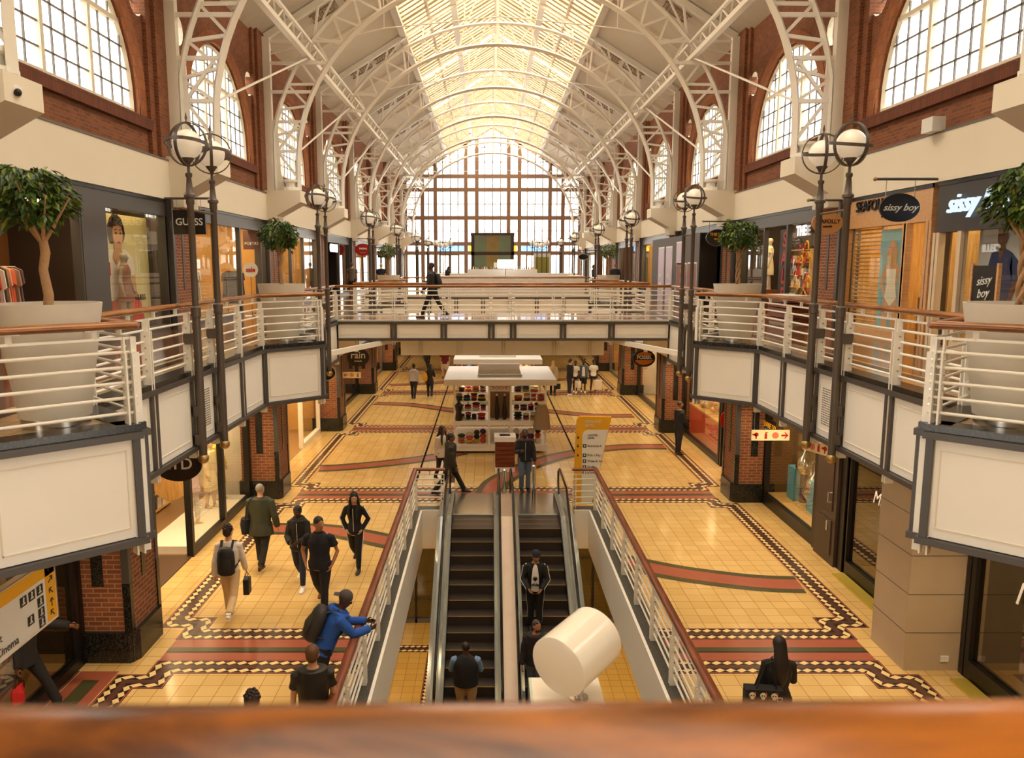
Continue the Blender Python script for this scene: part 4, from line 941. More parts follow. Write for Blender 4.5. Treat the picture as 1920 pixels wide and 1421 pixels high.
mb.build('slatted_body', t); mb = MB(); mb.box(-.34, .34, -.8, .8, .76, .82, SIGNW); mb.build('bench_top', t); mb = MB(); mb.box(-.26, .26, -.7, .7, 0, .06, SIGNW); mb.build('plinth', t)
# shelves seen in other shops
for sg, y0, y1, lab in ((-1, 30.8, 33.2, 'red shop shelving behind the second left planter'), (-1, 33.6, 37, 'gold shop shelving behind the second left planter'), (-1, 21.9, 23.6, 'dark shelving in the first bright left shop'), (1, 26.4, 28.9, 'shelving in the dark sale shop')):
    shelf_unit(sg, WX+1.8, y0, y1, U, 2.2, 5, lab, WOODL, True, int(y0))
for sg, y0, y1, lab in ((-1, 22.2, 24.4, 'gift shop shelving on the ground floor left'), (-1, 26.8, 29.2, 'red gift shelving beside the white framed window'), (1, 25.0, 28.6, 'shell shop shelving on the ground floor right'), (1, 17.3, 20.0, 'spirits shop shelving behind the glass'), (-1, 16.2, 20.2, 'pale shelving at the back of the dress shop')):
    shelf_unit(sg, 6.85+2.2, y0, y1, GZ+.02, 2.3, 5, lab, WOODL, True, int(y0)+3)
# ---- hoarding on the right gallery
t = thing('hoarding', 'dark grey shopfront hoarding with lilac and brown posters projecting onto the right gallery', 'hoarding', (XC+7.7, 35, U))
HG = mat('hoarding_grey', (82, 74, 74), .6)
mb = MB(); mb.box(0, .7, -4.2, 4.6, 0, 2.9, HG); mb.box(.02, .7, -4.22, -4.2, 0, 2.9, BLACK); mb.build('hoarding_wall', t)
LIL = mat('lilac_print', (196, 182, 206), .5); BRP = mat('brown_print', (128, 74, 62), .5)
for y0, y1, z0, z1, m, tx in ((1.9, 3.0, .05, 2.45, LIL, 'WE ARE'), (.3, 1.4, .05, 2.45, LIL, 'WE ARE'), (-1.9, -.6, 1.75, 2.6, LIL, ''), (-3.9, -2.6, .3, 1.72, BRP, 'VER'), (-2.35, -.7, .3, 1.7, BRP, 'OVER')):
    mb = MB(); mb.box(-.02, 0, y0-.06, y1+.06, z0-.06, z1+.06, SIGNW); mb.build('poster_border', t); mb = MB(); mb.box(-.03, -.02, y0, y1, z0, z1, m); mb.build('poster', t)
    for i, c in enumerate([w_ for w_ in tx.split()] if m is LIL else (['VE', 'RI', 'PE'] if tx else [])):
        text(c, .34, SIGNW if m is LIL else mat('tan_print', (214, 160, 110), .5), t, (-.034, (y0+y1)/2, z0+1.1-i*.4), (0, -1, 0), (0, 0, 1))

mb = MB(); bx(mb, -1, 6.87, 9.4, 13.0, 16.4, GZ-.01, GZ+.022, mat('dark_brown_entrance_tile', (74, 52, 38), .3, var=.15)); mb.build('floor_entrance', kind='structure')
t = thing('wall_ornament', 'curved golden half round panel hanging in the dress shop behind the oval sign', 'ornament', (-7.9, 19.0, .95)); mb = MB()
mb.extrude([(.5*math.cos(PI+PI*i/16), 0, .62*math.sin(PI+PI*i/16)) for i in range(17)]+[(.5, 0, .5), (-.5, 0, .5)], (0, .08, 0), WOODL); mb.build('curved_panel', t); mb = MB()
for s_ in (-1, 1): mb.tube([(s_*.4, .04, .5), (s_*.4, .04, SOF-1.0)], .008, CHROME, 5); mb.build('hanging_wire', t); mb = MB()
# ================================================================ FITTINGS
# ---- twin globe lamps
def twin_lamp(label):
    t = thing('twin_globe_lamp', label, 'lamp', group='twin globe lamps on the gallery edge')
    for y, tilt in ((0, .35), (1.0, -.2)):
        mb = MB(); mb.lathe([(.062, -1.22), (.062, .95), (.075, .96), (.075, 1.1), (.05, 1.12), (.05, 2.62), (.062, 2.64), (.062, 2.72), (.085, 2.73), (.085, 2.77), (.055, 2.8), (.035, 3.02), (.05, 3.04), (.05, 3.08), (.022, 3.1), (.022, 3.2)], LAMPG, (0, y, 0), 12)
        mb.box(-.17, 0, y-.05, y+.05, -.5, -.34, LAMPG) if False else None
        mb.build('pole', t, True)
        mb = MB(); mb.ball((0, y, -1.25), .085, BRASS, n=12, k=8); mb.build('ball_finial', t, True)
        for z in (-.5, -.95, .62):
            mb = MB(); mb.box(0, .2, y-.05, y+.05, z-.08, z+.08, LAMPG); mb.build('bracket', t)
        mb = MB(); mb.ball((0, y, 3.5), .215, GLOBE, n=24, k=16); mb.build('globe', t, True)
        R = .31; c = Vector((0, y, 3.5))
        for k, (ax, ay) in enumerate(((PI/2, tilt), (PI/2, tilt+PI/2), (.18, tilt))):
            M = Euler((ax, 0, ay)).to_matrix(); ring = [c+M @ Vector((R*math.cos(2*PI*i/32), R*math.sin(2*PI*i/32), 0)) for i in range(32)]; nrm = M @ Vector((0, 0, 1))
            mb = MB(); vs = []
            for p in ring:
                d = (p-c).normalized(); 
                for a, b in ((-.008, -.024), (.008, -.024), (.008, .024), (-.008, .024)): vs.append(p+d*a+nrm*b)
            fs = [(i*4+j, i*4+(j+1) % 4, ((i+1) % 32)*4+(j+1) % 4, ((i+1) % 32)*4+j) for i in range(32) for j in range(4)]
            mb.add(vs, fs, LAMPG); mb.build('ring', t)
        mb = MB(); mb.lathe([(.02, 3.81), (.008, 3.84), (.02, 3.87), (.004, 3.95)], LAMPG, (0, y, 0), 8); mb.build('spike', t, True); mb = MB(); mb.lathe([(.02, 3.2), (.09, 3.29), (.09, 3.31)], LAMPG, (0, y, 0), 12); mb.build('globe_cup', t, True)
    mb = MB(); mb.tube([(0, 0, 2.55), (0, 1, 2.55)], .02, LAMPG, 6); mb.build('crossbar', t, True)
    return t
l0 = None
LY = [12.0, 20.9, 29.9, 38.8, 49.5, 58.4]
NM = ['nearest', 'second', 'third', 'fourth', 'fifth', 'sixth']
for sg, nm in ((-1, 'left'), (1, 'right')):
    for i, y in enumerate(LY):
        lab = '%s pair of white globe lamps on grey posts along the %s gallery edge' % (NM[i], nm)
        loc = (XC+sg*4.9, y, 4.39)
        if l0 is None: l0 = twin_lamp(lab); l0.location = loc
        else:
            o = dup(l0, loc, label=lab)
        if sg > 0:
            o = l0 if l0.location.x > 0 else o
            for c in o.children:
                if c.name.startswith('bracket'): pass
# brackets of the left lamps reach the other way: turn those lamps round
for o in list(bpy.data.objects):
    if o.name.startswith('twin_globe_lamp') and o.location.x < 0: o.rotation_euler = (0, 0, PI); o.location.y += 1.0
# ---- planters with ficus trees
def leafmesh(n, R, rz_, seed):
    rg = random.Random(seed); mb = MB()
    for i in range(n):
        while True:
            v = Vector((rg.uniform(-1, 1), rg.uniform(-1, 1), rg.uniform(-1, 1)))
            if .25 < v.length < 1 and not (v.z < -.55 and v.xy.length < .5): break
        v = v.normalized()*(v.length**.4); lump = .82+.25*math.sin(v.x*5+seed)*math.cos(v.y*4+v.z*3+seed)
        p = Vector((v.x*R*lump, v.y*R*lump, v.z*rz_*lump)); L = rg.uniform(.075, .12); W = L*.24
        d = (Vector((v.x, v.y, -.55))+Vector((rg.uniform(-.6, .6), rg.uniform(-.6, .6), rg.uniform(-.5, .5)))).normalized()
        s = d.cross(Vector((rg.uniform(-.4, .4), rg.uniform(-.4, .4), 1))).normalized(); u = s.cross(d)
        mb.add([p, p+d*L*.45+s*W+u*.008, p+d*L-u*.012, p+d*L*.45-s*W+u*.008, p+d*L*.45-u*.006], [(0, 1, 4), (1, 2, 4), (2, 3, 4), (3, 0, 4)], LEAF2 if rg.random() < .28 else LEAF)
    return mb
def planter(label, tlabel, loc, seed, R=.5, n=1500):
    t = thing('planter', label, 'planter', loc)
    mb = MB(); mb.lathe([(.0, .1), (.335, .1), (.365, .35), (.44, .85), (.49, 1.18), (.5, 1.24), (.475, 1.24), (.455, 1.15), (.44, 1.12)], CANO, n=40, cap=False); mb.build('pot', t, True)
    mb = MB(); mb.lathe([(.32, 0), (.32, .12)], CHROME, n=40); mb.build('steel_base_ring', t, True)
    mb = MB(); mb.lathe([(.45, 1.12), (.3, 1.15), (.0, 1.17)], SOIL, n=24, cap=False); mb.build('bark_mulch', t, True)
    f = thing('ficus_tree', tlabel, 'tree', (loc[0], loc[1], loc[2]+1.12)); rg = random.Random(seed)
    mb = MB()
    if seed % 2: mb.tube([(0, 0, 0), (.015, .01, .2), (-.02, .01, .45), (.02, 0, .62), (0, 0, .8)], [.052, .046, .042, .045, .036], TRUNK, 10)
    else:
        for ph in (0, 2.1, 4.2): mb.tube([(.035*math.cos(ph+k*.7), .035*math.sin(ph+k*.7), k*.07) for k in range(12)], .022, TRUNK, 7)
    for k in range(7):
        a = k*.9; b = Vector((math.cos(a)*.3, math.sin(a)*.3, 1.15+.1*(k % 3))); mb.tube([(0, 0, .7), (b.x*.4, b.y*.4, .88), b], [.022, .016, .006], TRUNK, 6)
    mb.build('trunk', f, True)
    lm = leafmesh(n, R, R*.92, seed); lm.xf(Matrix.Translation((-.12 if seed == 1 else (.05 if seed == 2 else 0), 0, 1.14))); fo = lm.build('foliage', f, fix=False)
    return t
pl = [(-1, 7.95, 1), (1, 7.95, 2), (-1, 17.0, 3), (1, 17.0, 4), (-1, 34.7, 6), (1, 34.7, 8)]
dsc = {1: 'near the portrait poster window', 2: 'in front of the denim shop', 3: 'on the second left bay before the footbridge', 4: 'with plaited trunk before the sale shop', 6: 'on the left beyond the footbridge', 8: 'on the right beyond the footbridge'}
for sg, y, s in pl:
    x = XC+sg*4.88 if y < 30 else XC+sg*4.8
    planter('tapered pale stone planter of the ficus '+dsc[s], 'round headed ficus tree in a stone planter '+dsc[s], (x, y-.02, U), s, .42, 1300 if y < 20 else 650)
# ---- escalators
SK_IN = mat('escalator_dark_skirt', (34, 30, 28), .3); STEP = mat('escalator_step_ribbed', (58, 50, 44), .4, var=.1); STEPL = mat('step_yellow_edge', (170, 130, 40), .5); DECK = mat('silver_deck', (186, 190, 186), .25, metal=.6, var=.05); RUB = mat('black_rubber_handrail', (18, 17, 17), .18)
TAN_A = math.tan(math.radians(30)); Y1 = 19.25; Y0 = 18.35; YB = Y0-(0-LZ+GZ)/TAN_A
def escz(y): return GZ if y > Y0 else max(LZ, GZ-(Y0-y)*TAN_A)
def escalator(x0, x1, label, inner):
    t = thing('escalator', label, 'escalator', ((x0+x1)/2, Y1, GZ)); xc = (x0+x1)/2; hw = (x1-x0)/2
    L = Vector(t.location); put = lambda y, z: (y-L.y, z-L.z)
    rise = .205; run = rise/TAN_A; mb = MB(); mb.box(-hw, hw, -run, 0, -rise, 0, STEP); mb.box(-hw, hw, -run, -run+.025, -.002, .003, STEPL)
    for k in range(int(hw*2/.03)): mb.box(-hw+.03*k+.01, -hw+.03*k+.02, -run, 0, 0, .006, SK_IN)
    me = mb.mesh('step'); n = int((GZ-LZ)/rise)
    for i in range(n+3):
        z = GZ-max(0, i-2)*rise; y = Y1-i*run
        link('step', me, t, (0, y-L.y, z-L.z))
    for s in (-1, 1):
        mb = MB()
        pr = [(Y1+1.2, GZ), (Y0, GZ), (YB, LZ), (YB-1.5, LZ)]
        for a, b in zip(pr[:-1], pr[1:]):
            q = [(*put(a[0], a[1]-.45),), (*put(b[0], b[1]-.45),), (*put(b[0], b[1]+.22),), (*put(a[0], a[1]+.22),)]
            mb.extrude([(s*(hw+.005), *p) for p in q], (s*.03, 0, 0), SK_IN)
        mb.build('skirt', t)
        mb = MB(); pp = [(0, *put(y, z+.25)) for y, z in pr]; mb.tube([(s*(hw+.075), p[1], p[2]) for p in pp], .06, DECK, 4, ry=.05); mb.build('deck_strip', t)
        if s != inner: mb = MB(); mb.tube([(s*(hw+.27), p[1], p[2]-.02) for p in pp], .08, DECK, 4, ry=.05); mb.build('outer_deck_strip', t)
        mb = MB()
        for a, b in zip(pr[:-1], pr[1:]):
            q = [put(a[0], a[1]+.25), put(b[0], b[1]+.25), put(b[0], b[1]+.9), put(a[0], a[1]+.9)]
            mb.extrude([(s*(hw+.14), *p) for p in q], (s*.012, 0, 0), GLASS)
        mb.build('balustrade_glass', t)
        hr = [(YB-1.7, LZ+.4), (YB-1.75, LZ+.75), (YB-1.5, LZ+.95), (YB, LZ+.95), (Y0, GZ+.95), (Y1+.9, GZ+.95), (Y1+1.25, GZ+.82), (Y1+1.3, GZ+.5), (Y1+1.05, GZ+.25)]
        mb = MB(); mb.tube([(s*(hw+.145), *put(y, z)) for y, z in hr], .042, RUB, 8, ry=.03, up0=(1, 0, 0)); mb.build('moving_handrail', t, True)
    mb = MB(); mb.box(-hw-.36, hw+.36, Y1-L.y, Y1-L.y+1.9, -.02, .012, CHROME); mb.build('floor_plate', t)
    mb = MB(); mb.box(-hw, hw, -.06, .02, -.01, .03, DECK); mb.build('comb_plate', t)
    mb = MB(); q = [put(Y1+1.2, GZ-.25), put(Y0, GZ-.3), put(YB, LZ-.05), put(YB+.9, LZ-.05), put(Y0+.3, GZ-.75), put(Y1+1.2, GZ-.7)]
    mb.extrude([(-hw-.36, *p) for p in q], (2*hw+.72, 0, 0), CREAM); mb.build('truss_casing', t)
    return t
escalator(-.87, .13, 'left escalator of the pair with black steps and silver decks', 1)
escalator(.74, 1.74, 'right escalator of the pair with black steps and silver decks', -1)
t = thing('escalator_centre_deck', 'brushed metal centre deck between the two escalators', 'deck', (.435, Y1, GZ))
mb = MB(); P = [(Y1+1.2, GZ+.12), (Y0, GZ+.12), (YB, LZ+.1), (YB-1.2, LZ+.1)]
for a, b in zip(P[:-1], P[1:]): mb.extrude([(-.16, a[0]-Y1, a[1]-GZ), (-.16, b[0]-Y1, b[1]-GZ), (-.16, b[0]-Y1, b[1]-GZ+.14), (-.16, a[0]-Y1, a[1]-GZ+.14)], (.32, 0, 0), mat('centre_deck_metal', (188, 164, 142), .35, metal=.15, var=.12, scale=3))
mb.build('deck_plate', t)
# railings round the opening
RA = OX0-.13; RB = OX1+.13
for side, x, xe, lab in ((-1, RA, -1.14, 'left'), (1, RB, 2.2, 'right')):
    path = [(x, 8.0), (x, OY1+.12), (xe, OY1+.12)]; ps = [(x, 8.2+1.42*k, 0, 1) for k in range(9)]+[(xe-side*-.03, OY1+.12, 1, 0)]
    railing('white steel railing with wooden handrail along the %s side of the escalator opening' % lab, path, ps, GZ, (side, 0), WOODD, low=-.02, rods=[.16, .32, .48, .64, .80], top=1.06)
for x, y, h, lab in ((.435, 20.35, .9, 'steel bollard between the escalator handrails'), (1.22, 20.4, 1.0, 'steel bollard at the top of the right escalator')):
    mb = MB(); mb.lathe([(.06, 0), (.06, h-.03), (.03, h)], CHROME, n=16); o = mb.build('bollard', None, True, loc=(x, y, GZ+.012)); tag(o, lab, 'bollard')
# ---- white drum sign on its pedestal in the foreground
t = thing('drum_sign', 'white glossy drum on a chrome stem atop a white pedestal in the foreground', 'sign', (.72, 6.5, GZ))
WG = mat('white_gloss_acrylic', (236, 226, 208), .08, var=0)
mb = MB(); mb.box(-.32, .3, -.3, .34, 0, 2.45, WG); mb.build('pedestal', t)
mb = MB(); mb.box(-.345, -.32, -.3, .34, 0, 2.45, mat('pedestal_glass_edge', (196, 206, 190), .1)); mb.build('edge_panel', t)
mb = MB(); mb.lathe([(.085, 2.45), (.085, 2.47), (.042, 2.475), (.042, 2.72)], CHROME, (.08, -.02, 0), 20); mb.build('stem', t, True)
mb = MB(); d = Vector((.62, .72, .13)).normalized(); c = Vector((.06, -.02, 2.9)); P = [c-d*.29, c-d*.285, c+d*.285, c+d*.29]
mb.tube(P, [.262, .27, .27, .262], WG, 48); mb.build('drum', t, True)
# ---- directory totem
t = thing('directory_totem', 'yellow and white tapering directory totem behind the right escalator railing', 'sign', (2.42, 20.35, GZ))
mb = MB(); mb.extrude([(-.16, -.05, 0), (.36, -.05, 0), (.82, -.05, 2.32), (.0-.02, -.05, 2.34), (-.09, -.05, 2.25)], (0, .1, 0), YEL); mb.build('totem_body', t)
mb = MB(); mb.extrude([(.06, -.06, 0), (.34, -.06, 0), (.74, -.06, 1.98), (.2, -.06, 1.98), (.1, -.06, 1.93), (.06, -.06, 1.83)], (0, .012, 0), SIGNW); mb.build('white_face', t)
for s, z, x, m, sz in (('GROUND', 2.2, .12, SIGNW, .1), ('LEVEL', 2.1, .12, SIGNW, .1), ('LOWER', 1.84, .2, INK, .075), ('LEVEL', 1.76, .2, INK, .075), ('Entrance 6', 1.55, .2, INK, .085), ('Pick n Pay', 1.3, .2, INK, .085), ('Wizards Inc', 1.14, .2, INK, .085), ('Waffle', .98, .2, INK, .085), ('ATMs', .82, .2, INK, .085)):
    text(s, sz, m, t, (x, -.066, z), (1, 0, 0), (0, 0, 1), align='LEFT', depth=.002)
for z in (1.55, 1.3, 1.14, .98, .82):
    mb = MB(); mb.box(.08, .17, -.066, -.06, z-.045, z+.045, INK); mb.box(.105, .145, -.068, -.066, z-.02, z+.025, SIGNW); mb.build('pictogram', t)
for z in (1.78, 1.55, 1.3):
    mb = MB(); mb.extrude([(-.06, -.056, z+.04), (-.04, -.056, z+.04), (-.04, -.056, z), (-.015, -.056, z), (-.05, -.056, z-.05), (-.085, -.056, z), (-.06, -.056, z)], (0, .004, 0), INK); mb.build('arrow', t)
# ---- hanging shop signs
def rod_sign(label, sg, a0, a1, y, z, lvl=1, shape='oval', w_=.78, h=.55, face=BLACK, words=(), rim=None, plane=None, rod=True, depth=.06, drop=.28):
    ac = (a0+a1)/2; t = thing('hanging_sign', label, 'sign', (XC+sg*ac, y, z)); 
    if shape == 'oval': out = [(w_/2*math.cos(2*PI*i/36), h/2*math.sin(2*PI*i/36)) for i in range(36)]
    else: out = [(-w_/2, -h/2), (w_/2, -h/2), (w_/2, h/2), (-w_/2, h/2)]
    mb = MB(); mb.extrude([(x, -depth/2, q) for x, q in out], (0, depth, 0), face); mb.build('sign_board', t)
    if rim: mb = MB(); mb.tube([(x*.96, -depth/2-.004, q*.96) for x, q in out], .016, rim, 6, closed=True); mb.build('rim', t)
    for s, size, dz, m, sh in words: text(s, size, m, t, (0, -depth/2-.008, dz), (1, 0, 0), (0, 0, 1), shear=sh, depth=.004, bold=.003)
    if rod:
        zr = h/2+drop; xe = sg*(WX-.1-ac) if lvl else sg*(7.0-ac); xt = -sg*(w_/2+.12)
        zr = zr if lvl else SOF-z; mb = MB(); mb.tube([(xe, 0, zr), (xt, 0, zr)] if lvl else [(-w_*.42, 0, zr-.02), (w_*.42, 0, zr-.02)], .028, DGREY, 8); mb.build('bracket_rod', t, True)
        xt = xt if lvl else w_*.42; mb = MB(); mb.ball((xt, 0, zr), .042, BRASS, n=8, k=6); mb.build('rod_finial', t, True)
        for s in (-1, 1):
            xx = s*w_*.36; zz = h/2*math.sqrt(max(0, 1-(.72)**2)) if shape == 'oval' else h/2
            mb = MB(); mb.tube([(xx, 0, zr), (xx, 0, zz)], .01, CHROME, 6); mb.build('hanger', t)
    return t
PALEW = mat('sign_pale_wood', (196, 146, 96), .5, var=.1); FOSO = mat('sign_orange', (206, 120, 40), .4)
rod_sign('black square hanging sign with white GUESS lettering beside the left brick pier', -1, 7.5, 8.3, 20.0, 7.2, shape='rect', w_=.8, h=.6, words=[('GUESS', .24, 0, SIGNW, 0)])
rod_sign('black oval hanging sign with white script above the swimwear shop', 1, 7.4, 8.15, 16.1, 7.27, w_=.8, h=.56, words=[('sissy boy', .19, 0, SIGNW, .4)])
rod_sign('tan oval hanging sign beside the right brick pier', 1, 7.75, 8.5, 20.3, 7.2, w_=.78, h=.56, face=PALEW, words=[('SEAFOLLY', .14, .03, INK, 0), ('australia', .07, -.09, INK, 0)])
rod_sign('dark oval hanging sign with gold lettering in front of the hoarding', 1, 7.6, 8.3, 29.3, 7.15, w_=.86, h=.62, face=BLACK, rim=DGREY, words=[('THE LOT', .15, .12, YEL, 0), ('===', .16, -.05, YEL, 0)])
t = rod_sign('red oval hanging sign with white emblem on the left gallery', -1, 7.55, 8.2, 47.3, 7.1, w_=.95, h=.72, face=REDSIGN, words=[('_____', .14, -.12, SIGNW, 0)])
mb = MB()
for s in (-1, 1):
    mb.tube([(.22*math.cos(a), -.04, .1*s+.05+(-s)*.13*math.sin(a)*1.0) for a in [PI*.12+PI*.76*i/10 for i in range(11)]], .035, SIGNW, 4)
mb.build('emblem', t)
rod_sign('black rectangular hanging sign with white VANS lettering on the left gallery', -1, 7.5, 8.2, 56.3, 6.95, shape='rect', w_=.8, h=.42, words=[('VANS', .28, 0, SIGNW, 0)])
rod_sign('small dark oval sign far along the right gallery', 1, 7.0, 7.7, 65.3, 6.9, w_=.9, h=.5, face=BLACK, rim=SIGNW)
t = rod_sign('black oval hanging sign with silver LTD lettering under the left gallery', -1, 5.67, 6.47, 13.9, 2.55, lvl=0, w_=.86, h=.6, words=[('LTD', .3, .02, SIGNW, 0)], drop=.12)
rod_sign('black round hanging sign with white rain lettering under the left gallery', -1, 5.1, 5.9, 30.4, 2.62, lvl=0, w_=.86, h=.72, words=[('rain', .38, .08, SIGNW, 0), ('botanicals', .07, -.14, SIGNW, 0)], drop=.1)
rod_sign('dark round hanging sign behind the white lettered one on the left', -1, 5.1, 5.9, 36.5, 2.75, lvl=0, w_=.86, h=.6, drop=.1)
rod_sign('dark hanging sign with a white curve above the gift shop', -1, 5.4, 6.1, 25.2, 2.72, lvl=0, w_=.8, h=.55, rim=SIGNW, drop=.1)
t = rod_sign('orange and black oval hanging sign with FOSSIL lettering under the right gallery', 1, 5.2, 6.0, 30.4, 2.58, lvl=0, w_=.86, h=.66, face=BLACK, words=[], drop=.1)
mb = MB(); mb.extrude([(.37*math.cos(2*PI*i/30), -.036, .25*math.sin(2*PI*i/30)) for i in range(30)], (0, .01, 0), FOSO); mb.box(-.4, .4, -.044, -.034, -.06, .14, BLACK); mb.build('orange_panel', t); text('FOSSIL', .2, SIGNW, t, (0, -.05, .04), (1, 0, 0), (0, 0, 1), bold=.006)
# red round price disc by the right brick pier
t = thing('price_disc', 'round red sale disc beside the right brick pier on the ground floor', 'sign', (XC+6.55, 22.3, GZ)); mb = MB(); mb.extrude([(.32*math.cos(2*PI*i/30), 0, 1.85+.32*math.sin(2*PI*i/30)) for i in range(30)], (0, .03, 0), mat('bright_red', (214, 30, 28), .35)); mb.build('disc', t); mb = MB(); mb.tube([(0, .02, 0), (0, .02, 1.6)], .03, REDSIGN, 8); mb.box(-.2, .2, -.18, .22, 0, .05, REDSIGN); mb.build('stand', t); text('FROM', .12, SIGNW, t, (0, -.006, 1.98), (1, 0, 0), (0, 0, 1)); text('5', .34, SIGNW, t, (0, -.006, 1.76), (1, 0, 0), (0, 0, 1), bold=.01)
# fire equipment signs
def fire_sign(label, x, y, z, rot, order, w_=.86):
    t = thing('fire_sign', label, 'sign', (x, y, z), rot); h = .24
    mb = MB(); mb.box(-w_/2, w_/2, -.02, .02, -h/2, h/2, mat('photoluminescent_sign', (226, 214, 170), .4)); mb.build('sign_board', t)
    
    for s in (-1, 1): mb = MB(); mb.tube([(s*(w_/2-.06), 0, h/2), (s*(w_/2-.06), 0, SOF-z+.005)], .006, CHROME, 4); mb.build('hanger', t)
    n = len(order)
    for i, o in enumerate(order):
        x0 = -w_/2+w_*(i+.5)/n; mb = MB(); f = -.024
        if o == 'L' or o == 'R':
            s = -1 if o == 'L' else 1; mb.extrude([(x0+s*.08, f, 0), (x0+s*.01, f, .07), (x0-s*.02, f, .07), (x0+s*.03, f, .018), (x0-s*.08, f, .018), (x0-s*.08, f, -.018), (x0+s*.03, f, -.018), (x0-s*.02, f, -.07), (x0+s*.01, f, -.07)], (0, .006, 0), REDSIGN)
        elif o == 'o': mb.extrude([(x0+.075*math.cos(2*PI*k/20), f, .075*math.sin(2*PI*k/20)) for k in range(20)], (0, .006, 0), FOSO if n == 3 else mat('pale_red', (206, 110, 84), .4))
        elif o == 'b': mb.box(x0-.03, x0+.03, f, f+.006, -.08, .04, REDSIGN); mb.box(x0-.014, x0+.014, f, f+.006, .04, .08, REDSIGN); mb.box(x0, x0+.05, f, f+.006, .065, .08, REDSIGN)
        else: mb.extrude([(x0+.05*math.cos(2*PI*k/14), f, .02+.05*math.sin(2*PI*k/14)) for k in range(14)], (0, .006, 0), REDSIGN); mb.box(x0-.02, x0+.01, f, f+.006, -.08, 0, REDSIGN); mb.box(x0-.09, x0, f, f+.006, .0, .04, REDSIGN)
        mb.build('symbol', t)
fire_sign('cream fire equipment sign with red arrow pointing right under the right gallery', 6.4, 17.5, 2.32, 0, 'hboR')
fire_sign('slanted cream fire equipment sign above the service door', XC+6.25, 15.75, 2.45, -1.2, 'Lobh', .7)
fire_sign('small cream fire equipment sign with red arrow pointing left under the left gallery', -5.25, 30.1, 1.97, 0, 'Lob', .7)
# shop name letterings on fascias
t = thing('fascia_lettering', 'lit white script shop name on the charcoal fascia of the denim shop', 'lettering', (XC+WX-.05, 14.85, 7.3)); text('sissy boy', .52, LITBLUE, t, (0, 0, 0), (0, -1, 0), (0, 0, 1), depth=.03, shear=.4)
t = thing('fascia_lettering', 'black capital shop name on the cream fascia of the swimwear shop', 'lettering', (XC+WX-.03, 18.7, 7.5)); text('SEAFOLLY', .36, INK, t, (0, .2, .02), (0, -1, 0), (0, 0, 1), depth=.02); text('australia', .14, INK, t, (0, -.5, -.24), (0, -1, 0), (0, 0, 1), depth=.01)
t = thing('fascia_lettering', 'bright white shop name above the black doorway on the left gallery', 'lettering', (XC-WX+.03, 42, 7.05)); text('CELLINI', .55, LIT, t, (0, 0, 0), (0, 1, 0), (0, 0, 1), depth=.03, bold=.015)
t = thing('projecting_sign', 'small brown sign with white lettering inside the bright left shop', 'sign', (XC-WX-.1, 27.9, 7.0)); mb = MB(); mb.box(-.3, .3, -.03, .03, -.3, .35, mat('brown_sign', (92, 60, 54), .5)); mb.build('sign_board', t); text('POETRY', .14, SIGNW, t, (0, -.036, -.1), (1, 0, 0), (0, 0, 1)); 
t = thing('window_lettering', 'white script lettering on the dark glass right of the stone pier', 'lettering', (XC+6.86, 9.0, GZ+1.75)); text('Master Origin', .5, SIGNW, t, (0, 0, 0), (0, -1, 0), (0, 0, 1), shear=.3, depth=.002)
t = thing('window_lettering', 'white script lettering on the dark glass left of the stone pier', 'lettering', (XC+6.86, 13.5, GZ+1.9)); text('Master Origin', .36, SIGNW, t, (0, 0, 0), (0, -1, 0), (0, 0, 1), shear=.3, depth=.002)
t = thing('window_banner', 'blue and black DARE TO banner beside the spirits window', 'banner', (XC+6.8, 19.9, GZ+2.05)); mb = MB(); mb.box(0, .02, -.35, .35, -.2, 0, mat('cyan_print', (70, 160, 190), .5)); mb.box(0, .02, -.35, .35, 0, .28, BLACK); mb.build('banner_cloth', t); text('DARE TO', .2, YEL, t, (-.008, 0, .1), (0, -1, 0), (0, 0, 1))
# yellow brass thresholds and blue boxes of the right hand windows
for y0, y1, lab in ((12.75, 15.35, 'left of'), (4.5, 11.2, 'right of')):
    mb = MB(); mb.box(XC+6.55, XC+6.8, y0, y1, GZ, GZ+.035, mat('yellow_brass', (206, 182, 80), .3, metal=.4)); o = mb.build('brass_threshold', None); tag(o, 'yellow brass floor strip under the dark glass %s the stone pier' % lab, 'threshold')
BBOX = mat('blue_carton', (92, 158, 178), .5, var=.12)
for i, (y, h, d) in enumerate(((19.6, .85, .3), (18.4, .8, .4), (17.5, .75, .3))):
    mb = MB(); mb.box(-.15, .15, -.22, .22, 0, h, BBOX); o = mb.build('display_box', None, loc=(XC+7.35+d*.3, y, GZ+.32)); tag(o, 'upright blue display box in the spirits window, %s from the brick pier' % ORD(i), 'box')
mb = MB(); bx(mb, 1, 6.95, 7.8, 17.1, 20.2, GZ+.02, GZ+.32, WOODL); o = mb.build('window_plinth', None); tag(o, 'pale wooden display plinth in the spirits window', 'plinth')
SILV = mat('polished_silver', (206, 200, 188), .12, metal=1, var=.02)
for i, (y, z, s) in enumerate(((19.3, 1.5, .22), (18.6, 1.15, .26), (18.0, 1.3, .2), (17.6, 1.05, .24), (18.9, .95, .18))):
    t = thing('copper_still', 'silver still shaped display in the spirits window, %s from the brick pier' % ORD(i), 'ornament', (XC+7.5, y, GZ+.32)); mb = MB(); mb.lathe([(s*.4, 0), (s*.4, z-.75)], BLACK, n=10); mb.build('stand', t); mb = MB(); mb.lathe([(s*.5, z-.75), (s, z-.6), (s*.9, z-.4), (s*.3, z-.25), (s*.12, z)], SILV, n=16); mb.tube([(0, 0, z), (0, .12, z+.06), (0, .3, z-.1)], .025, SILV, 6); mb.build('vessel', t, True)
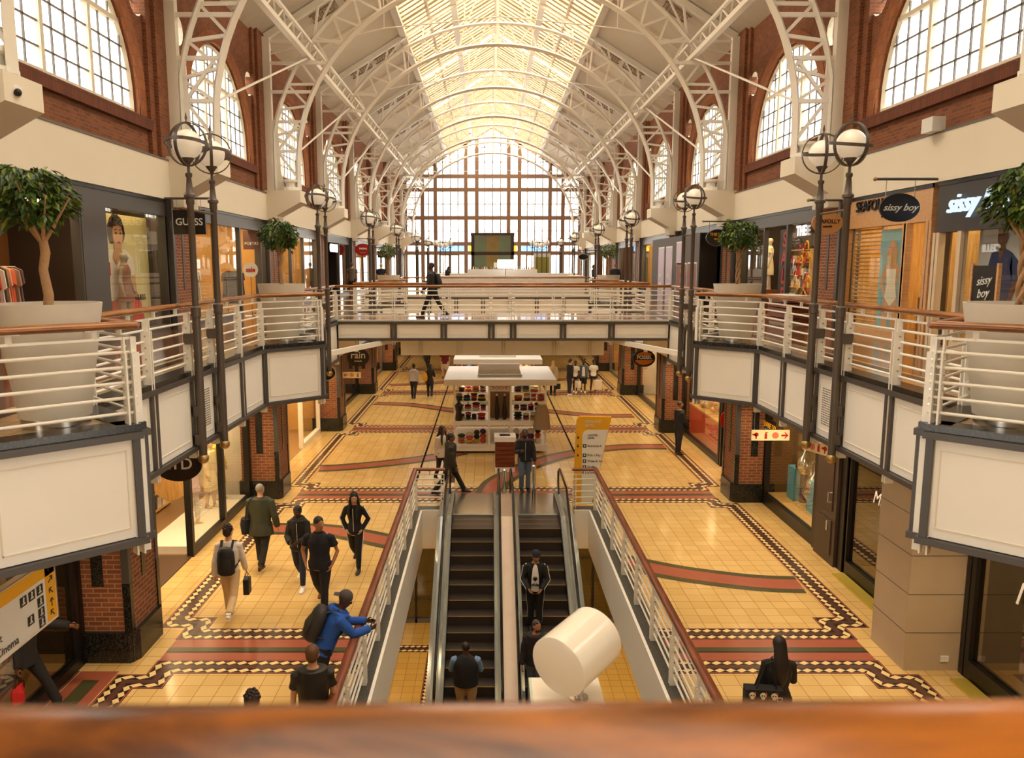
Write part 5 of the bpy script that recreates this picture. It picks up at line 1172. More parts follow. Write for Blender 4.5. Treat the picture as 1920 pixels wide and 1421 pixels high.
# shells / toys heap in the window of the shell shop
mb = MB(); rg = random.Random(11)
for i in range(90): mb.ball((rg.uniform(-.3, .3), rg.uniform(-2, 2), rg.uniform(0, .6)), rg.uniform(.07, .16), rg.choice((CREAM, PWHITE, WOODB, CL[5], CL[7])), n=7, k=5)
o = mb.build('shell_heap', None, True, loc=(XC+7.4, 26.6, GZ+1.3)); tag(o, 'heap of pale shells in the window behind the guard', 'shells'); o['kind'] = 'stuff'
t = thing('window_plinth', 'red fronted display plinth under the shells', 'plinth', (XC+7.4, 26.6, GZ)); mb = MB(); mb.box(-.4, .4, -2.1, 2.1, 0, 1.2, PRED); mb.box(-.42, .42, -2.1, 2.1, 1.2, 1.26, WOODL); mb.build('plinth_body', t)
# ---- wayfinding sign at the lower left
t = thing('wayfinding_sign', 'large hanging yellow and white wayfinding sign at the lower left of the near brick pier', 'sign', (-5.2, 7.85, 2.33))
mb = MB(); mb.box(-.05, .05, -1.1, 1.1, -.37, .37, SIGNW); mb.build('sign_box', t)
mb = MB(); mb.box(.05, .054, -1.08, 1.08, .2, .35, YEL); mb.box(.05, .054, .88, 1.08, -.35, .35, YEL); mb.build('yellow_band', t)
mb = MB(); mb.tube([(.05, -1.1, -.37), (.05, 1.1, -.37), (.05, 1.1, .37), (.05, -1.1, .37)], .01, CHROME, 4, closed=True); mb.build('edge_trim', t)
for y in (-.9, .95): mb = MB(); mb.tube([(0, y, .37), (0, y, .97)], .01, CHROME, 6); mb.build('hanger', t)
for y, z in ((.76, .1), (.6, .1), (.44, .1), (.76, -.04), (.76, -.17), (.55, -.17), (.76, -.29)):
    mb = MB(); mb.box(.054, .057, y-.06, y+.06, z-.055, z+.055, INK); mb.box(.057, .059, y-.012, y+.012, z-.03, z+.02, SIGNW); mb.ball((.057, y, z+.034), .014, SIGNW, n=6, k=4); mb.box(.057, .059, y-.03, y+.03, z-.035, z-.02, SIGNW); mb.build('pictogram', t)
for z, a in ((.28, PI), (.14, .6), (0, 2.4), (-.14, PI/2), (-.27, 2.3)):
    mb = MB(); d = Vector((0, math.cos(a), math.sin(a))); c = Vector((.056, .98, z)); n = Vector((0, -d.z, d.y)); mb.bar(c-d*.05, c+d*.05, .014, .004, INK, (1, 0, 0)); 
    for s in (-1, 1): mb.bar(c+d*.05, c+d*.012+n*s*.036, .014, .004, INK, (1, 0, 0))
    mb.build('arrow', t)
text('Food Court', .13, INK, t, (.058, .02, -.12), (0, 1, 0), (0, 0, 1), align='RIGHT', depth=.001); text('Nu Metro Cinema', .13, INK, t, (.058, .3, -.27), (0, 1, 0), (0, 0, 1), align='RIGHT', depth=.001)
# ---- security camera, loudspeakers
t = thing('security_camera', 'white dome security camera on the near left corbel', 'camera', (XC-7.36, 11.9, 8.62)); mb = MB(); mb.ball((.05, 0, 0), .09, SIGNW, n=14, k=10); mb.build('housing', t, True); mb = MB(); mb.ball((.09, -.03, -.02), .06, BLACK, n=12, k=8); mb.build('dome_lens', t, True); mb = MB(); mb.tube([(0, 0, .05), (-.05, 0, .3), (-.1, .1, .5)], .012, SIGNW, 6); mb.build('cable', t)
for sg, y, lab in ((1, 16.3, 'boxy white loudspeaker on the white band above the swimwear shop'), (-1, 23.9, 'boxy white loudspeaker on the white band above the left sale shop')):
    t = thing('loudspeaker', lab, 'loudspeaker', (XC+sg*8.45, y, 8.9)); mb = MB(); mb.box(-.14, .12, -.2, .2, -.14, .14, SIGNW); mb.build('cabinet', t); mb = MB(); mb.tube([(0, 0, 0), (sg*.22, 0, 0)], .03, SIGNW, 8); mb.build('bracket', t)
# ---- far upper floor: glass box, beauty kiosk
t = thing('glass_kiosk', 'dark framed tall glass box with teal and amber panes before the end window', 'glass box', (XC-.1, 62, U))
TEAL = glass_mat('teal_glass', (.45, .75, .7), .15); AMB = glass_mat('amber_glass', (.95, .8, .4), .12)
DK = mat('dark_bronze', (58, 46, 40), .35)
mb = MB()
for x in (-1.55, 1.55):
    for y in (0, 2.6): mb.box(x-.12, x+.12, y-.1, y+.1, 0, 4.15, DK)
mb.box(-1.7, 1.7, -.12, 2.7, 4.0, 4.2, DK); mb.box(-1.67, 1.67, -.1, .1, 2.5, 2.75, DK); mb.box(-1.67, 1.67, -.1, .1, 1.0, 1.15, DK); mb.build('dark_frame', t)
for i, (x0, x1) in enumerate(((-1.43, -.5), (-.5, .5), (.5, 1.43))): mb = MB(); mb.box(x0, x1, -.02, .02, 1.15, 4.0, TEAL if i != 1 else AMB); mb.build('glass_pane', t)
mb = MB(); mb.box(-1.43, 1.43, 2.5, 2.54, .1, 4.0, mat('panelled_back', (150, 160, 130), .4, var=.5, scale=1.5)); mb.build('back_panel', t)
t = thing('beauty_kiosk', 'white beauty kiosk with product shelves across the far upper floor', 'kiosk', (XC+.6, 48, U))
KW = mat('kiosk_white', (232, 228, 222), .3, var=.02)
for x0, x1, y0, y1, h in ((-4.4, 4.6, -1.6, -1.0, 1.08), (-4.4, -3.8, -1.0, 2.4, 1.08), (4.0, 4.6, -1.0, 2.4, 1.08), (-4.4, 4.6, 2.4, 3.0, 1.2), (-2.3, 1.9, -.2, .5, 1.45)):
    mb = MB(); mb.box(x0, x1, y0, y1, 0, h, KW); mb.build('counter', t)
mb = MB(); mb.box(-.5, .46, -1.2, -1.1, 1.5, 2.02, LIT); mb.box(-.05, .0, -1.15, -1.1, 1.0, 1.5, CHROME); mb.build('sign_board', t); text('Sorbet', .3, INK, t, (-.02, -1.215, 1.74), (1, 0, 0), (0, 0, 1), shear=.2, depth=.003)
rg = random.Random(8)
for i in range(60):
    mb = MB(); hh = rg.uniform(.08, .2); mb.lathe([(.035, 0), (.035, hh*.7), (.015, hh*.8), (.015, hh)], rg.choice((PRED, PSEA, INK, CHROME, YEL, CL[0], SIGNW)), n=8)
    x = -2.2+4.0*(i % 30)/30; o = mb.build('product_bottle', None, True, loc=(XC+.6+x, 47.9+(.35 if i < 30 else .0), U+1.45)); tag(o, 'small product bottle on the raised back shelf of the white beauty kiosk', 'bottle', 'bottles on the beauty kiosk shelf')
t = thing('notice_stand', 'tall white framed notice with an olive panel in front of the end doors', 'notice', (XC+4.3, 70, U)); mb = MB(); mb.box(-.75, .75, -.05, .05, 0, 2.75, SIGNW); mb.build('frame', t); mb = MB(); mb.box(-.6, .6, -.06, -.05, .2, 2.45, mat('olive_print', (150, 148, 60), .5)); mb.build('notice_panel', t)
# clusters of ringed globe lamps near the end wall
for i, (x, lab) in enumerate(((-4.2, 'cluster of globe lamps left of the glass box'), (3.8, 'cluster of globe lamps right of the glass box'))):
    t = thing('lamp_cluster', lab, 'lamp', (XC+x, 66, U))
    for j in range(4):
        xx = (j-1.5)*.4; zz = 2.9+.35*abs(j-1.5 if x < 0 else 1.5-j)*.6
        mb = MB(); mb.tube([(xx, 0, 0), (xx, 0, zz)], .045, LAMPG, 6); mb.build('pole', t); mb = MB(); mb.ball((xx, 0, zz+.35), .22, GLOBE, n=12, k=8); mb.build('globe', t, True)
        for a in (0, PI/2): mb = MB(); mb.tube([(xx+.38*math.cos(2*PI*k/20)*math.cos(a), .38*math.cos(2*PI*k/20)*math.sin(a), zz+.35+.38*math.sin(2*PI*k/20)) for k in range(20)], .02, DK, 4, closed=True); mb.build('ring', t)
# ---- ground floor kiosks
def kiosk(label, x, y, w_, d, small=False):
    t = thing('goods_kiosk', label, 'kiosk', (x, y, GZ)); h = w_/2
    mb = MB(); mb.box(-h, h, 0, d, .08, .28, KW); mb.box(-h-.02, h+.02, -.02, d, .24, .3, KW); mb.build('plinth', t)
    mb = MB(); mb.box(-h, h, 0, d, .98, 1.12, KW); mb.build('counter_band', t)
    for xx in (-h+.05, -.36, .36, h-.05):
        for yy in (.06, d-.06): mb = MB(); mb.box(xx-.03, xx+.03, yy-.03, yy+.03, .28, 2.35, KW); mb.build('post', t)
    for xx in (-h+.5, h-.5): mb = MB(); mb.box(xx-.025, xx+.025, .3, .34, 1.1, 2.35, CHROME); mb.build('mullion', t)
    mb = MB(); o = .28; mb.box(-h-o, -.75, -o, d+o, 2.35, 2.55, KW); mb.box(.75, h+o, -o, d+o, 2.35, 2.55, KW); mb.box(-.75, .75, -o, .5, 2.35, 2.55, KW); mb.box(-.75, .75, d-.4, d+o, 2.35, 2.55, KW); mb.build('canopy_roof', t)
    mb = MB(); mb.box(-.75, .75, .46, .54, 2.5, 2.62, KW); mb.box(-.75, .75, d-.44, d-.36, 2.5, 2.72, KW); mb.build('roof_light_curb', t)
    for z in (1.42, 1.75, 2.05):
        mb = MB(); mb.box(-h+.06, -.4, .12, .55, z-.012, z+.012, KW); mb.box(.4, h-.06, .12, .55, z-.012, z+.012, KW); mb.build('shelf', t)
    mb = MB(); mb.box(-.34, .34, .5, .54, 1.1, 2.3, mat('kiosk_brown_back', (130, 96, 62), .5)); mb.build('back_panel', t)
    mb = MB(); mb.box(-.32, .32, .2, .24, 2.08, 2.34, SIGNW); mb.build('name_panel', t); text('CROCHET', .16, REDSIGN, t, (0, .195, 2.2), (1, 0, 0), (0, 0, 1), depth=.002)
    mb = MB()
    for xx in (-1, 1): 
        for q in (.5, .9, 1.2): mb.box(xx*q-.04, xx*q+.04, .2, .28, 2.33, 2.36, LAMPON)
    mb.build('shelf_lights', t)
    return t
kiosk('white goods kiosk with lit shelves of knitwear facing the escalators', .40, 25.9, 3.14, 3.0)
kiosk('second white goods kiosk behind the knitwear kiosk', .40, 31.6, 3.0, 3.2)
rg = random.Random(21); KM = [mat('knit_%d' % i, c, .9, var=.25, scale=20) for i, c in enumerate(((196, 150, 30), (90, 30, 26), (60, 44, 36), (150, 60, 110), (60, 90, 170), (40, 60, 46), (200, 190, 170), (190, 70, 40), (70, 40, 80), (30, 28, 30), (160, 120, 90), (210, 60, 60)))]
for zi, z in enumerate((.3, 1.12, 1.432, 1.762, 2.062)):
    for s in (-1, 1):
        x = .46
        while x < 1.3:
            wd = rg.uniform(.2, .32); hh = rg.uniform(.17, .27) if zi else rg.uniform(.3, .55); x0 = .40+(s*x if s > 0 else -x-wd); mb = MB()
            n = 3
            for k in range(n): mb.ball((wd/2, 0, hh*(k+.5)/n), wd/2*rg.uniform(.85, 1), rg.choice(KM), ry=.14, rz=hh/n*.62, n=10, k=6)
            o = mb.build('folded_knitwear', None, True, loc=(x0, 25.9+.3, GZ+z)); tag(o, 'folded knitwear pile on the shelves of the front goods kiosk', 'knitwear', 'knitwear on the front kiosk'); x += wd-.01
for k in range(5):
    for s in (-1, 1):
        mb = MB(); mb.ball((0, 0, .1), .13, rg.choice(KM), rz=.11, n=8, k=6); o = mb.build('folded_knitwear', None, True, loc=(.40+s*(.5+k*.22), 31.6+.3, GZ+2.06)); tag(o, 'folded goods pile on the shelves of the rear goods kiosk', 'knitwear', 'goods on the rear kiosk')
for i in range(2):
    t = thing('bottle_figure', 'tall dark bottle shaped ornament at the kiosk centre, %s one' % ('left' if i == 0 else 'right'), 'ornament', (.3+i*.26, 26.15, GZ+1.12)); mb = MB(); mb.lathe([(.06, 0), (.08, .3), (.05, .6), (.04, .8)], BLACK, n=10); mb.build('figure_body', t, True); mb = MB(); mb.ball((0, 0, .83), .05, CHROME, n=8, k=6); mb.build('figure_cap', t, True)
t = thing('torso_bust', 'black torso bust standing on the left corner of the knitwear kiosk', 'bust', (-.98, 25.98, GZ+1.12)); mb = MB(); mb.lathe([(.11, 0), (.12, .1), (.09, .28), (.13, .45), (.15, .52), (.05, .6), (.045, .68)], BLACK, n=14); mb.build('bust_body', t, True); mb = MB(); mb.ball((0, 0, .71), .05, BLACK, n=8, k=6); mb.build('neck_cap', t, True)
t = thing('poncho_bust', 'beige knitted poncho with fringe on a bust at the right corner of the kiosk', 'bust', (1.8, 25.85, GZ+1.12)); mb = MB(); mb.lathe([(.3, -.25), (.27, -.05), (.23, .3), (.17, .5), (.1, .58)], mat('beige_knit', (150, 128, 100), .9, var=.15, scale=20), n=20, cap=False); mb.build('poncho', t, True); mb = MB(); mb.tube([(.11*math.cos(2*PI*i/14), .11*math.sin(2*PI*i/14), .6) for i in range(14)], .045, mat('cream_fur', (214, 198, 170), .95), 8, closed=True); mb.build('fur_collar', t, True); mb = MB(); mb.lathe([(.14, -.28), (.13, .5)], BLACK, n=10); mb.build('bust_body', t)
t = thing('service_counter', 'brown slatted service counter with white top in front of the kiosk', 'counter', (.52, 23.45, GZ))
mb = MB(); mb.box(-.31, .31, 0, .6, 0, .14, KW); mb.box(-.33, .33, -.02, .62, .95, 1.1, KW); mb.build('counter_top', t); mb = MB()
for k in range(6): mb.box(-.3, .3, .01, .59, .15+k*.133, .15+k*.133+.12, WOODD)
mb.build('slatted_body', t); mb = MB(); mb.box(-.16, .16, .15, .4, 1.1, 1.115, BLACK); mb.build('inset', t)
# ---- dress shop window figures are built with the people
# ---- downlights under the galleries
dl = 0
for sg, nm in ((-1, 'left'), (1, 'right')):
    for k, y in enumerate([6.5, 9.5, 14, 16.5, 19, 23, 25.5, 28, 32, 36, 41, 46, 52]):
        t = thing('downlight', 'recessed round downlight in the ceiling under the %s gallery, %s from the near end' % (nm, ORD(k) if k < 12 else 'thirteenth'), 'light', (XC+sg*6.0, y, SOF-.03), group='downlights under the galleries')
        mb = MB(); mb.lathe([(.11, 0), (.11, .03)], CHROME, n=14); mb.build('trim_ring', t); mb = MB(); mb.lathe([(.08, -.006), (.08, .001)], LAMPON, n=12); mb.build('bulb', t)
        ld = bpy.data.lights.new('downlight_lamp', 'SPOT'); ld.energy = 85; ld.color = (1, .78, .5); ld.spot_size = 2.3; ld.spot_blend = .6; ld.shadow_soft_size = .09
        lo = bpy.data.objects.new('lamp', ld); COL.objects.link(lo); lo.parent = t; lo.location = (0, 0, -.05)
for k, (x, y) in enumerate(((-3.2, 11), (-3.2, 16), (-3.2, 20.5), (3.9, 11), (3.9, 16), (3.9, 20.5))):  # extra lamps added to brighten the otherwise black lower level
    t = thing('downlight', 'round downlight added to brighten the lower level, %s of six round the escalators' % ORD(k), 'light', (x, y, GZ-.56), group='downlights added to brighten the lower level')
    mb = MB(); mb.lathe([(.11, 0), (.11, .03)], CHROME, n=14); mb.build('trim_ring', t); mb = MB(); mb.lathe([(.08, -.006), (.08, .001)], LAMPON, n=12); mb.build('bulb', t)
    ld = bpy.data.lights.new('downlight_lamp', 'SPOT'); ld.energy = 150; ld.color = (1, .78, .48); ld.spot_size = 2.5; ld.spot_blend = .6; ld.shadow_soft_size = .09
    lo = bpy.data.objects.new('lamp', ld); COL.objects.link(lo); lo.parent = t; lo.location = (0, 0, -.05)
# ================================================================ PEOPLE
def remeshed(mb, name, voxel, smooth=3):
    me = mb.mesh(name); ob = bpy.data.objects.new(name, me); COL.objects.link(ob)
    r = ob.modifiers.new('r', 'REMESH'); r.mode = 'VOXEL'; r.voxel_size = voxel; r.use_smooth_shade = True
    s = ob.modifiers.new('s', 'SMOOTH'); s.factor = .5; s.iterations = smooth
    dg = bpy.context.evaluated_depsgraph_get(); out = bpy.data.meshes.new_from_object(ob.evaluated_get(dg))
    bpy.data.objects.remove(ob); bpy.data.meshes.remove(me); return out
def merge(me, mb, base):
    """add the loose detail pieces (fingers, face) to a remeshed body"""
    bm = bmesh.new(); bm.from_mesh(me); me.materials.clear(); me.materials.append(base)
    for f in bm.faces: f.material_index = 0
    idx = {base: 0}
    for m in mb.mats:
        if m not in idx: idx[m] = len(idx); me.materials.append(m)
    vs = [bm.verts.new(v) for v in mb.v]
    for f, k in zip(mb.f, mb.m):
        try: q = bm.faces.new([vs[i] for i in f]); q.material_index = idx[mb.mats[k]]; q.smooth = True
        except ValueError: pass
    bm.to_mesh(me); bm.free(); return me
def cm(c, rough=.85): return mat('cloth_%d_%d_%d' % c, c, rough, var=.14, scale=9)
def skin(c): return mat('skin_%d_%d_%d' % c, c, .5, var=.05)
EYEW = mat('eye_white', (220, 212, 204), .3); 
HAIRM = lambda c: mat('hair_%d_%d_%d' % c, c, .55, var=.3, scale=30)
PALE, TANS, BRN, DARK = (214, 162, 128), (176, 122, 86), (118, 76, 52), (78, 48, 34)
def person(label, loc, head_deg, h=1.75, sk=PALE, hair=('short', (40, 28, 20)), top=((40, 40, 44), 'long', .86), legs=((36, 38, 46), 'long'), shoes=(40, 34, 30),
           pose=((10, 5), (-15, 20)), arms=((8, 6, 12, 0), (-8, 6, 12, 0)), lean=2, look=(0, -5), build=1.0, fem=False, vox=.014, curl=.5, extras=(), category='person', name='person', plain=False):
    """head_deg: the way the figure faces (0 = away down the hall). pose: thigh pitch and knee bend, left then right leg. arms: forward, outward, elbow, inward."""
    t = thing(name, label, category, loc, math.radians(head_deg)); S = h/1.75; k = build
    sm = skin(sk); T = {}
    RL = Matrix.Rotation(-math.radians(lean), 3, 'X')
    def tl(p): p = Vector(p)-Vector((0, 0, .93)); return RL @ p+Vector((0, 0, .93))
    # legs
    L = []; low = 9
    for s, (a, b) in zip((-1, 1), pose):
        a, b = math.radians(a), math.radians(b); hip = Vector((s*.088*k, 0, .90)); kn = hip+Vector((s*.008, math.sin(a), -math.cos(a)))*.43; c = a-b; an = kn+Vector((0, math.sin(c), -math.cos(c)))*.40
        fp = min(0, c*.8) if b > 25 else 0; L.append((hip, kn, an, fp)); low = min(low, an.z-.07-max(0, -math.sin(fp)*.14))
    dz = Vector((0, 0, -low)); SC_ = lambda p: (Vector(p)+dz)*S
    # arms
    AR = []
    for s, (f, ab, el, inw) in zip((-1, 1), arms):
        f, ab, el, inw = map(math.radians, (f, ab, el, inw)); sh = tl((s*(.17 if fem else .188)*k, 0, 1.392)); d = Vector((s*math.sin(ab), math.sin(f)*math.cos(ab), -math.cos(f)*math.cos(ab))); e = sh+d*.285
        g = Vector((s*(math.sin(ab)*.4)-s*math.sin(inw), math.sin(f+el)*math.cos(inw), -math.cos(f+el)*math.cos(inw))).normalized(); w_ = e+g*.25; AR.append((sh, e, w_, g, s))
    T['hands'] = [SC_(a[2]+a[3]*.09) for a in AR]
    HR = Matrix.Rotation(math.radians(look[0]), 3, 'Z') @ Matrix.Rotation(math.radians(look[1]), 3, 'X'); nb = Vector((0, -.005, 1.5)); 
    def hd(p): return tl(HR @ (Vector(p)-nb)+nb)
    waist = (.118, .088) if fem else (.142, .102)
    rings = [(.80, .13, .10), (.88, .165*(1.04 if fem else 1), .118), (.97, .155*(1.03 if fem else 1), .112), (1.09, *waist), (1.22, .15 if fem else .163, .112), (1.32, .158 if fem else .176, .118), (1.395, .128 if fem else .142, .1), (1.465, .085, .075), (1.5, .056, .058), (1.57, .053, .056)]
    mb = MB(); P = [SC_(tl((0, 0, z))) for z, a, b in rings]; mb.tube(P, [a*k*S if z < 1.45 else a*S for z, a, b in rings], sm, 16, ry=[b*k*S if z < 1.45 else b*S for z, a, b in rings])
    for hip, kn, an, fp in L:
        mb.tube([SC_(hip+Vector((0, 0, .04))), SC_(hip*.6+kn*.4), SC_(kn), SC_(kn*.65+an*.35), SC_(an), SC_(an-Vector((0, 0, .04)))], [.088*k*S, .078*k*S, .054*S, .056*S, .036*S, .035*S], sm, 12)
        mb.tube([SC_(an+Vector((0, -.05, -.04))), SC_(an+Vector((0, .05, -.04))), SC_(an+Vector((0, .14, -.055)))], [.035*S, .04*S, .03*S], sm, 8, ry=[.032*S, .03*S, .014*S])
    for sh, e, w_, g, s in AR:
        mb.tube([SC_(sh+Vector((-s*.05, 0, .0))), SC_(sh), SC_(sh*.5+e*.5), SC_(e), SC_(e*.6+w_*.4), SC_(w_)], [.05*S, .054*k*S, .046*k*S, .038*S, .037*S, .025*S], sm, 10)
        n = Vector((-s, 0, 0)); n = (n-g*n.dot(g)).normalized(); l = g.cross(n)*s; l = -l if l.dot(Vector((0, 1, 0.2))) < 0 else l
        mb.tube([SC_(w_), SC_(w_+g*.03), SC_(w_+g*.085)], [.022*S, .036*S, .038*S], sm, 10, ry=[.02*S, .017*S, .014*S], up0=tuple(n))
        AR[AR.index((sh, e, w_, g, s))] = (sh, e, w_, g, s, n, l)
    hc = (0, .012, 1.635)
    for c, rx, ry, rz_ in ((hc, .074, .09, .112), ((0, .03, 1.575), .052, .06, .058), ((0, -.01, 1.66), .078, .09, .085)):
        mb.ball(SC_(hd(c)), rx*S, sm, ry*S, rz_*S, 16, 12, rot=RL @ HR)
    mb.tube([SC_(hd((0, .085, 1.665))), SC_(hd((0, .113, 1.62))), SC_(hd((0, .1, 1.605)))], [.01*S, .015*S, .012*S], sm, 6)
    for s in (-1, 1): mb.ball(SC_(hd((s*.076, -.002, 1.63))), .012*S, sm, .02*S, .032*S, 8, 6, rot=RL @ HR)
    me = remeshed(mb, 'body', vox); det = MB()
    for sh, e, w_, g, s, n, l in AR:
        for i, ln in enumerate((.068, .078, .074, .058)):
            b = w_+g*.078+l*(.027-.018*i); c1 = curl*(.7+.15*i); d1 = (g*math.cos(c1*.7)+n*math.sin(c1*.7)); d2 = (g*math.cos(c1*1.6)+n*math.sin(c1*1.6)); d3 = (g*math.cos(c1*2.4)+n*math.sin(c1*2.4))
            q = [b, b+d1*ln*.45, b+d1*ln*.45+d2*ln*.32, b+d1*ln*.45+d2*ln*.32+d3*ln*.25]; det.tube([SC_(p) for p in q], [.0095*S, .009*S, .0085*S, .006*S], sm, 6)
        b = w_+g*.025+l*.028; d1 = (g*.7+l*.65+n*.25).normalized(); d2 = (g*.9+l*.15+n*.4).normalized(); det.tube([SC_(b), SC_(b+d1*.04), SC_(b+d1*.04+d2*.032)], [.012*S, .0105*S, .008*S], sm, 6)
    if not plain:
        hm = HAIRM(hair[1])
        for s in (-1, 1):
            det.ball(SC_(hd((s*.03, .091, 1.648))), .0125*S, EYEW, .007*S, .008*S, 8, 6, rot=RL @ HR); det.ball(SC_(hd((s*.03, .096, 1.648))), .006*S, INK, .004*S, .006*S, 8, 6, rot=RL @ HR)
            det.tube([SC_(hd((s*.014, .098, 1.668))), SC_(hd((s*.032, .097, 1.674))), SC_(hd((s*.05, .083, 1.668)))], .0045*S, hm, 5)
        det.tube([SC_(hd((-.024, .087, 1.583))), SC_(hd((0, .094, 1.585))), SC_(hd((.024, .087, 1.583)))], .0065*S, mat('lip_%d' % sk[0], (int(sk[0]*.72), int(sk[1]*.55), int(sk[2]*.55)), .5), 6)
    link('body', merge(me, det, sm), t)
    # trousers
    if legs:
        c, kind = legs[0], legs[1]; m = cm(c); mb = MB(); loose = .012 if kind == 'tight' else .02
        zr = [(.82, .15, .12), (.88, .178, .132), (.97, .168, .124), (1.03, .155, .115)]
        mb.tube([SC_(tl((0, 0, z))) for z, a, b in zr], [a*k*S*(1.04 if fem else 1) for z, a, b in zr], m, 16, ry=[b*k*S for z, a, b in zr])
        for hip, kn, an, fp in L:
            full = [(hip+Vector((0, 0, .05)), .098), (hip*.6+kn*.4, .085), (kn, .058), (kn*.65+an*.35, .058), (an+(kn-an)*.08, .046 if kind == 'tight' else .056)]
            if kind == 'shorts': full = [(hip+Vector((0, 0, .05)), .1), (hip*.5+kn*.5, .098), (kn+(hip-kn)*.02, .085)]
            if kind == 'hotpants': full = [(hip+Vector((0, 0, .05)), .1), (hip*.72+kn*.28, .096)]
            mb.tube([SC_(p) for p, r in full], [(r+loose*.6)*(k if i < 2 else 1)*S for i, (p, r) in enumerate(full)], m, 12)
        me = remeshed(mb, 'trousers', vox); me.materials.clear(); me.materials.append(m); link('trousers', me, t)
    if shoes:
        m = cm(shoes, .5); sole = cm((226, 220, 210), .6) if sum(shoes) > 500 else cm((30, 26, 24), .6)
        for hip, kn, an, fp in L:
            R_ = Matrix.Rotation(fp, 3, 'X'); o = lambda p: SC_(an+R_ @ Vector(p)); mb = MB()
            mb.tube([o((0, -.075, -.03)), o((0, -.045, -.022)), o((0, .03, -.022)), o((0, .1, -.038)), o((0, .165, -.048)), o((0, .185, -.052))], [v*S for v in (.026, .04, .042, .048, .04, .02)], m, 10, ry=[v*S for v in (.034, .042, .042, .026, .018, .008)])
            mb.tube([o((0, .0, -.04)), o((0, -.005, .04))], [.042*S, .046*S], m, 10)
            mb.tube([o((0, -.082, -.06)), o((0, .04, -.06)), o((0, .13, -.06)), o((0, .19, -.058))], [v*S for v in (.032, .04, .046, .024)], sole, 8, ry=.01*S)
            mb.build('shoe', t, True)
    # upper garment
    if top:
        c, slv, hem = top[0], top[1], top[2]; inf = top[3] if len(top) > 3 else .014; m = cm(c); mb = MB()
        zr = [(z, a, b) for z, a, b in rings if z < 1.47]; zr = [(hem, zr[1][1]+.01, zr[1][2]+.01)]+[q for q in zr if q[0] > hem+.03]
        if hem < .8: zr = [(hem, .2 if not fem else .19, .15), ((hem+.95)/2, .185, .14)]+[q for q in zr if q[0] > .95]
        zr = [(z, max(a, .15 if inf > .02 else a), max(b, .115 if inf > .02 else b)) for z, a, b in zr]+[(1.475, .075, .07)]
        mb.tube([SC_(tl((0, 0, z))) for z, a, b in zr], [(a*k+inf)*S for z, a, b in zr], m, 18, ry=[(b*k+inf)*S for z, a, b in zr])
        for sh, e, w_, g, s, n, l in AR:
            q = [(sh+Vector((-s*.05, 0, .005)), .05), (sh, .052), (sh*.5+e*.5, .049), (e, .045), (e*.5+w_*.5, .041), (w_+(w_-e)*.02, .034)]
            if slv == 'short': q = q[:2]+[(sh*.4+e*.6, .052)]
            if slv == 'none': q = q[:1]
            if len(q) > 1: mb.tube([SC_(p) for p, r in q], [(r*(k if i < 3 else 1)+inf*.8)*S for i, (p, r) in enumerate(q)], m, 10)
        me = remeshed(mb, 'top', vox); me.materials.clear(); me.materials.append(m); link(top[4] if len(top) > 4 else 'jacket', me, t)
    # hair or hat
    if hair:
        st = hair[0]; hm = HAIRM(hair[1]) if st not in ('cap', 'beanie') else cm(hair[1]); mb = MB(); q = RL @ HR
        if st == 'cropped': mb.ball(SC_(hd((0, -.014, 1.668))), .081*S, hm, .091*S, .092*S, 16, 10, rot=q)
        elif st == 'beanie':
            mb.ball(SC_(hd((0, -.004, 1.69))), .09*S, hm, .104*S, .092*S, 16, 10, rot=q); mb.tube([SC_(hd((.088*math.cos(i*PI/8), .102*math.sin(i*PI/8)-.004, 1.685))) for i in range(16)], .014*S, hm, 6, closed=True)
        elif st == 'cap':
            mb.ball(SC_(hd((0, -.004, 1.685))), .088*S, hm, .102*S, .09*S, 16, 10, rot=q); mb.tube([SC_(hd((0, -.08, 1.672))), SC_(hd((0, -.17, 1.645)))], [.075*S, .06*S], hm, 10, ry=.008*S)
        else:
            mb.ball(SC_(hd((0, -.016, 1.678))), .086*S, hm, .098*S, .092*S, 16, 10, rot=q); mb.ball(SC_(hd((0, -.045, 1.64))), .078*S, hm, .07*S, .09*S, 12, 8, rot=q)
            if st == 'curly':
                for i in range(26): a = i*2.4; z = .02+.075*(i/26); mb.ball(SC_(hd((.08*math.cos(a)*(1-i/40), -.02+.09*math.sin(a)*(1-i/40), 1.68+z))), .024*S, hm, n=6, k=4)
            if st in ('long', 'longfront'):
                mb.tube([SC_(hd((0, -.06, 1.68))), SC_(hd((0, -.085, 1.55))), SC_(hd((0, -.125, 1.42))), SC_(tl((0, -.14, 1.26))), SC_(tl((0, -.135, 1.15)))], [v*S for v in (.08, .088, .1, .085, .04)], hm, 12, ry=[v*S for v in (.06, .045, .04, .03, .015)])
            if st == 'longfront':
                for s in (-1, 1): mb.tube([SC_(hd((s*.06, .03, 1.7))), SC_(hd((s*.082, .03, 1.6))), SC_(hd((s*.09, .06, 1.48))), SC_(tl((s*.09, .125, 1.35))), SC_(tl((s*.08, .14, 1.2)))], [v*S for v in (.03, .03, .035, .035, .015)], hm, 8)
            if st == 'bun': mb.ball(SC_(hd((0, -.1, 1.74))), .05*S, hm, n=10, k=8)
            if st == 'puffs':
                for s in (-1, 1): mb.ball(SC_(hd((s*.075, -.02, 1.76))), .045*S, hm, n=10, k=8)
            if st == 'tied': mb.ball(SC_(hd((0, -.09, 1.6))), .05*S, hm, rz=.075*S, n=10, k=8)
        mb.build('hair' if st not in ('cap', 'beanie') else st, t, True)
    T['AR'] = AR; T['SC'] = SC_; T['tl'] = tl; T['hd'] = hd; T['S'] = S; T['root'] = t; T['L'] = L
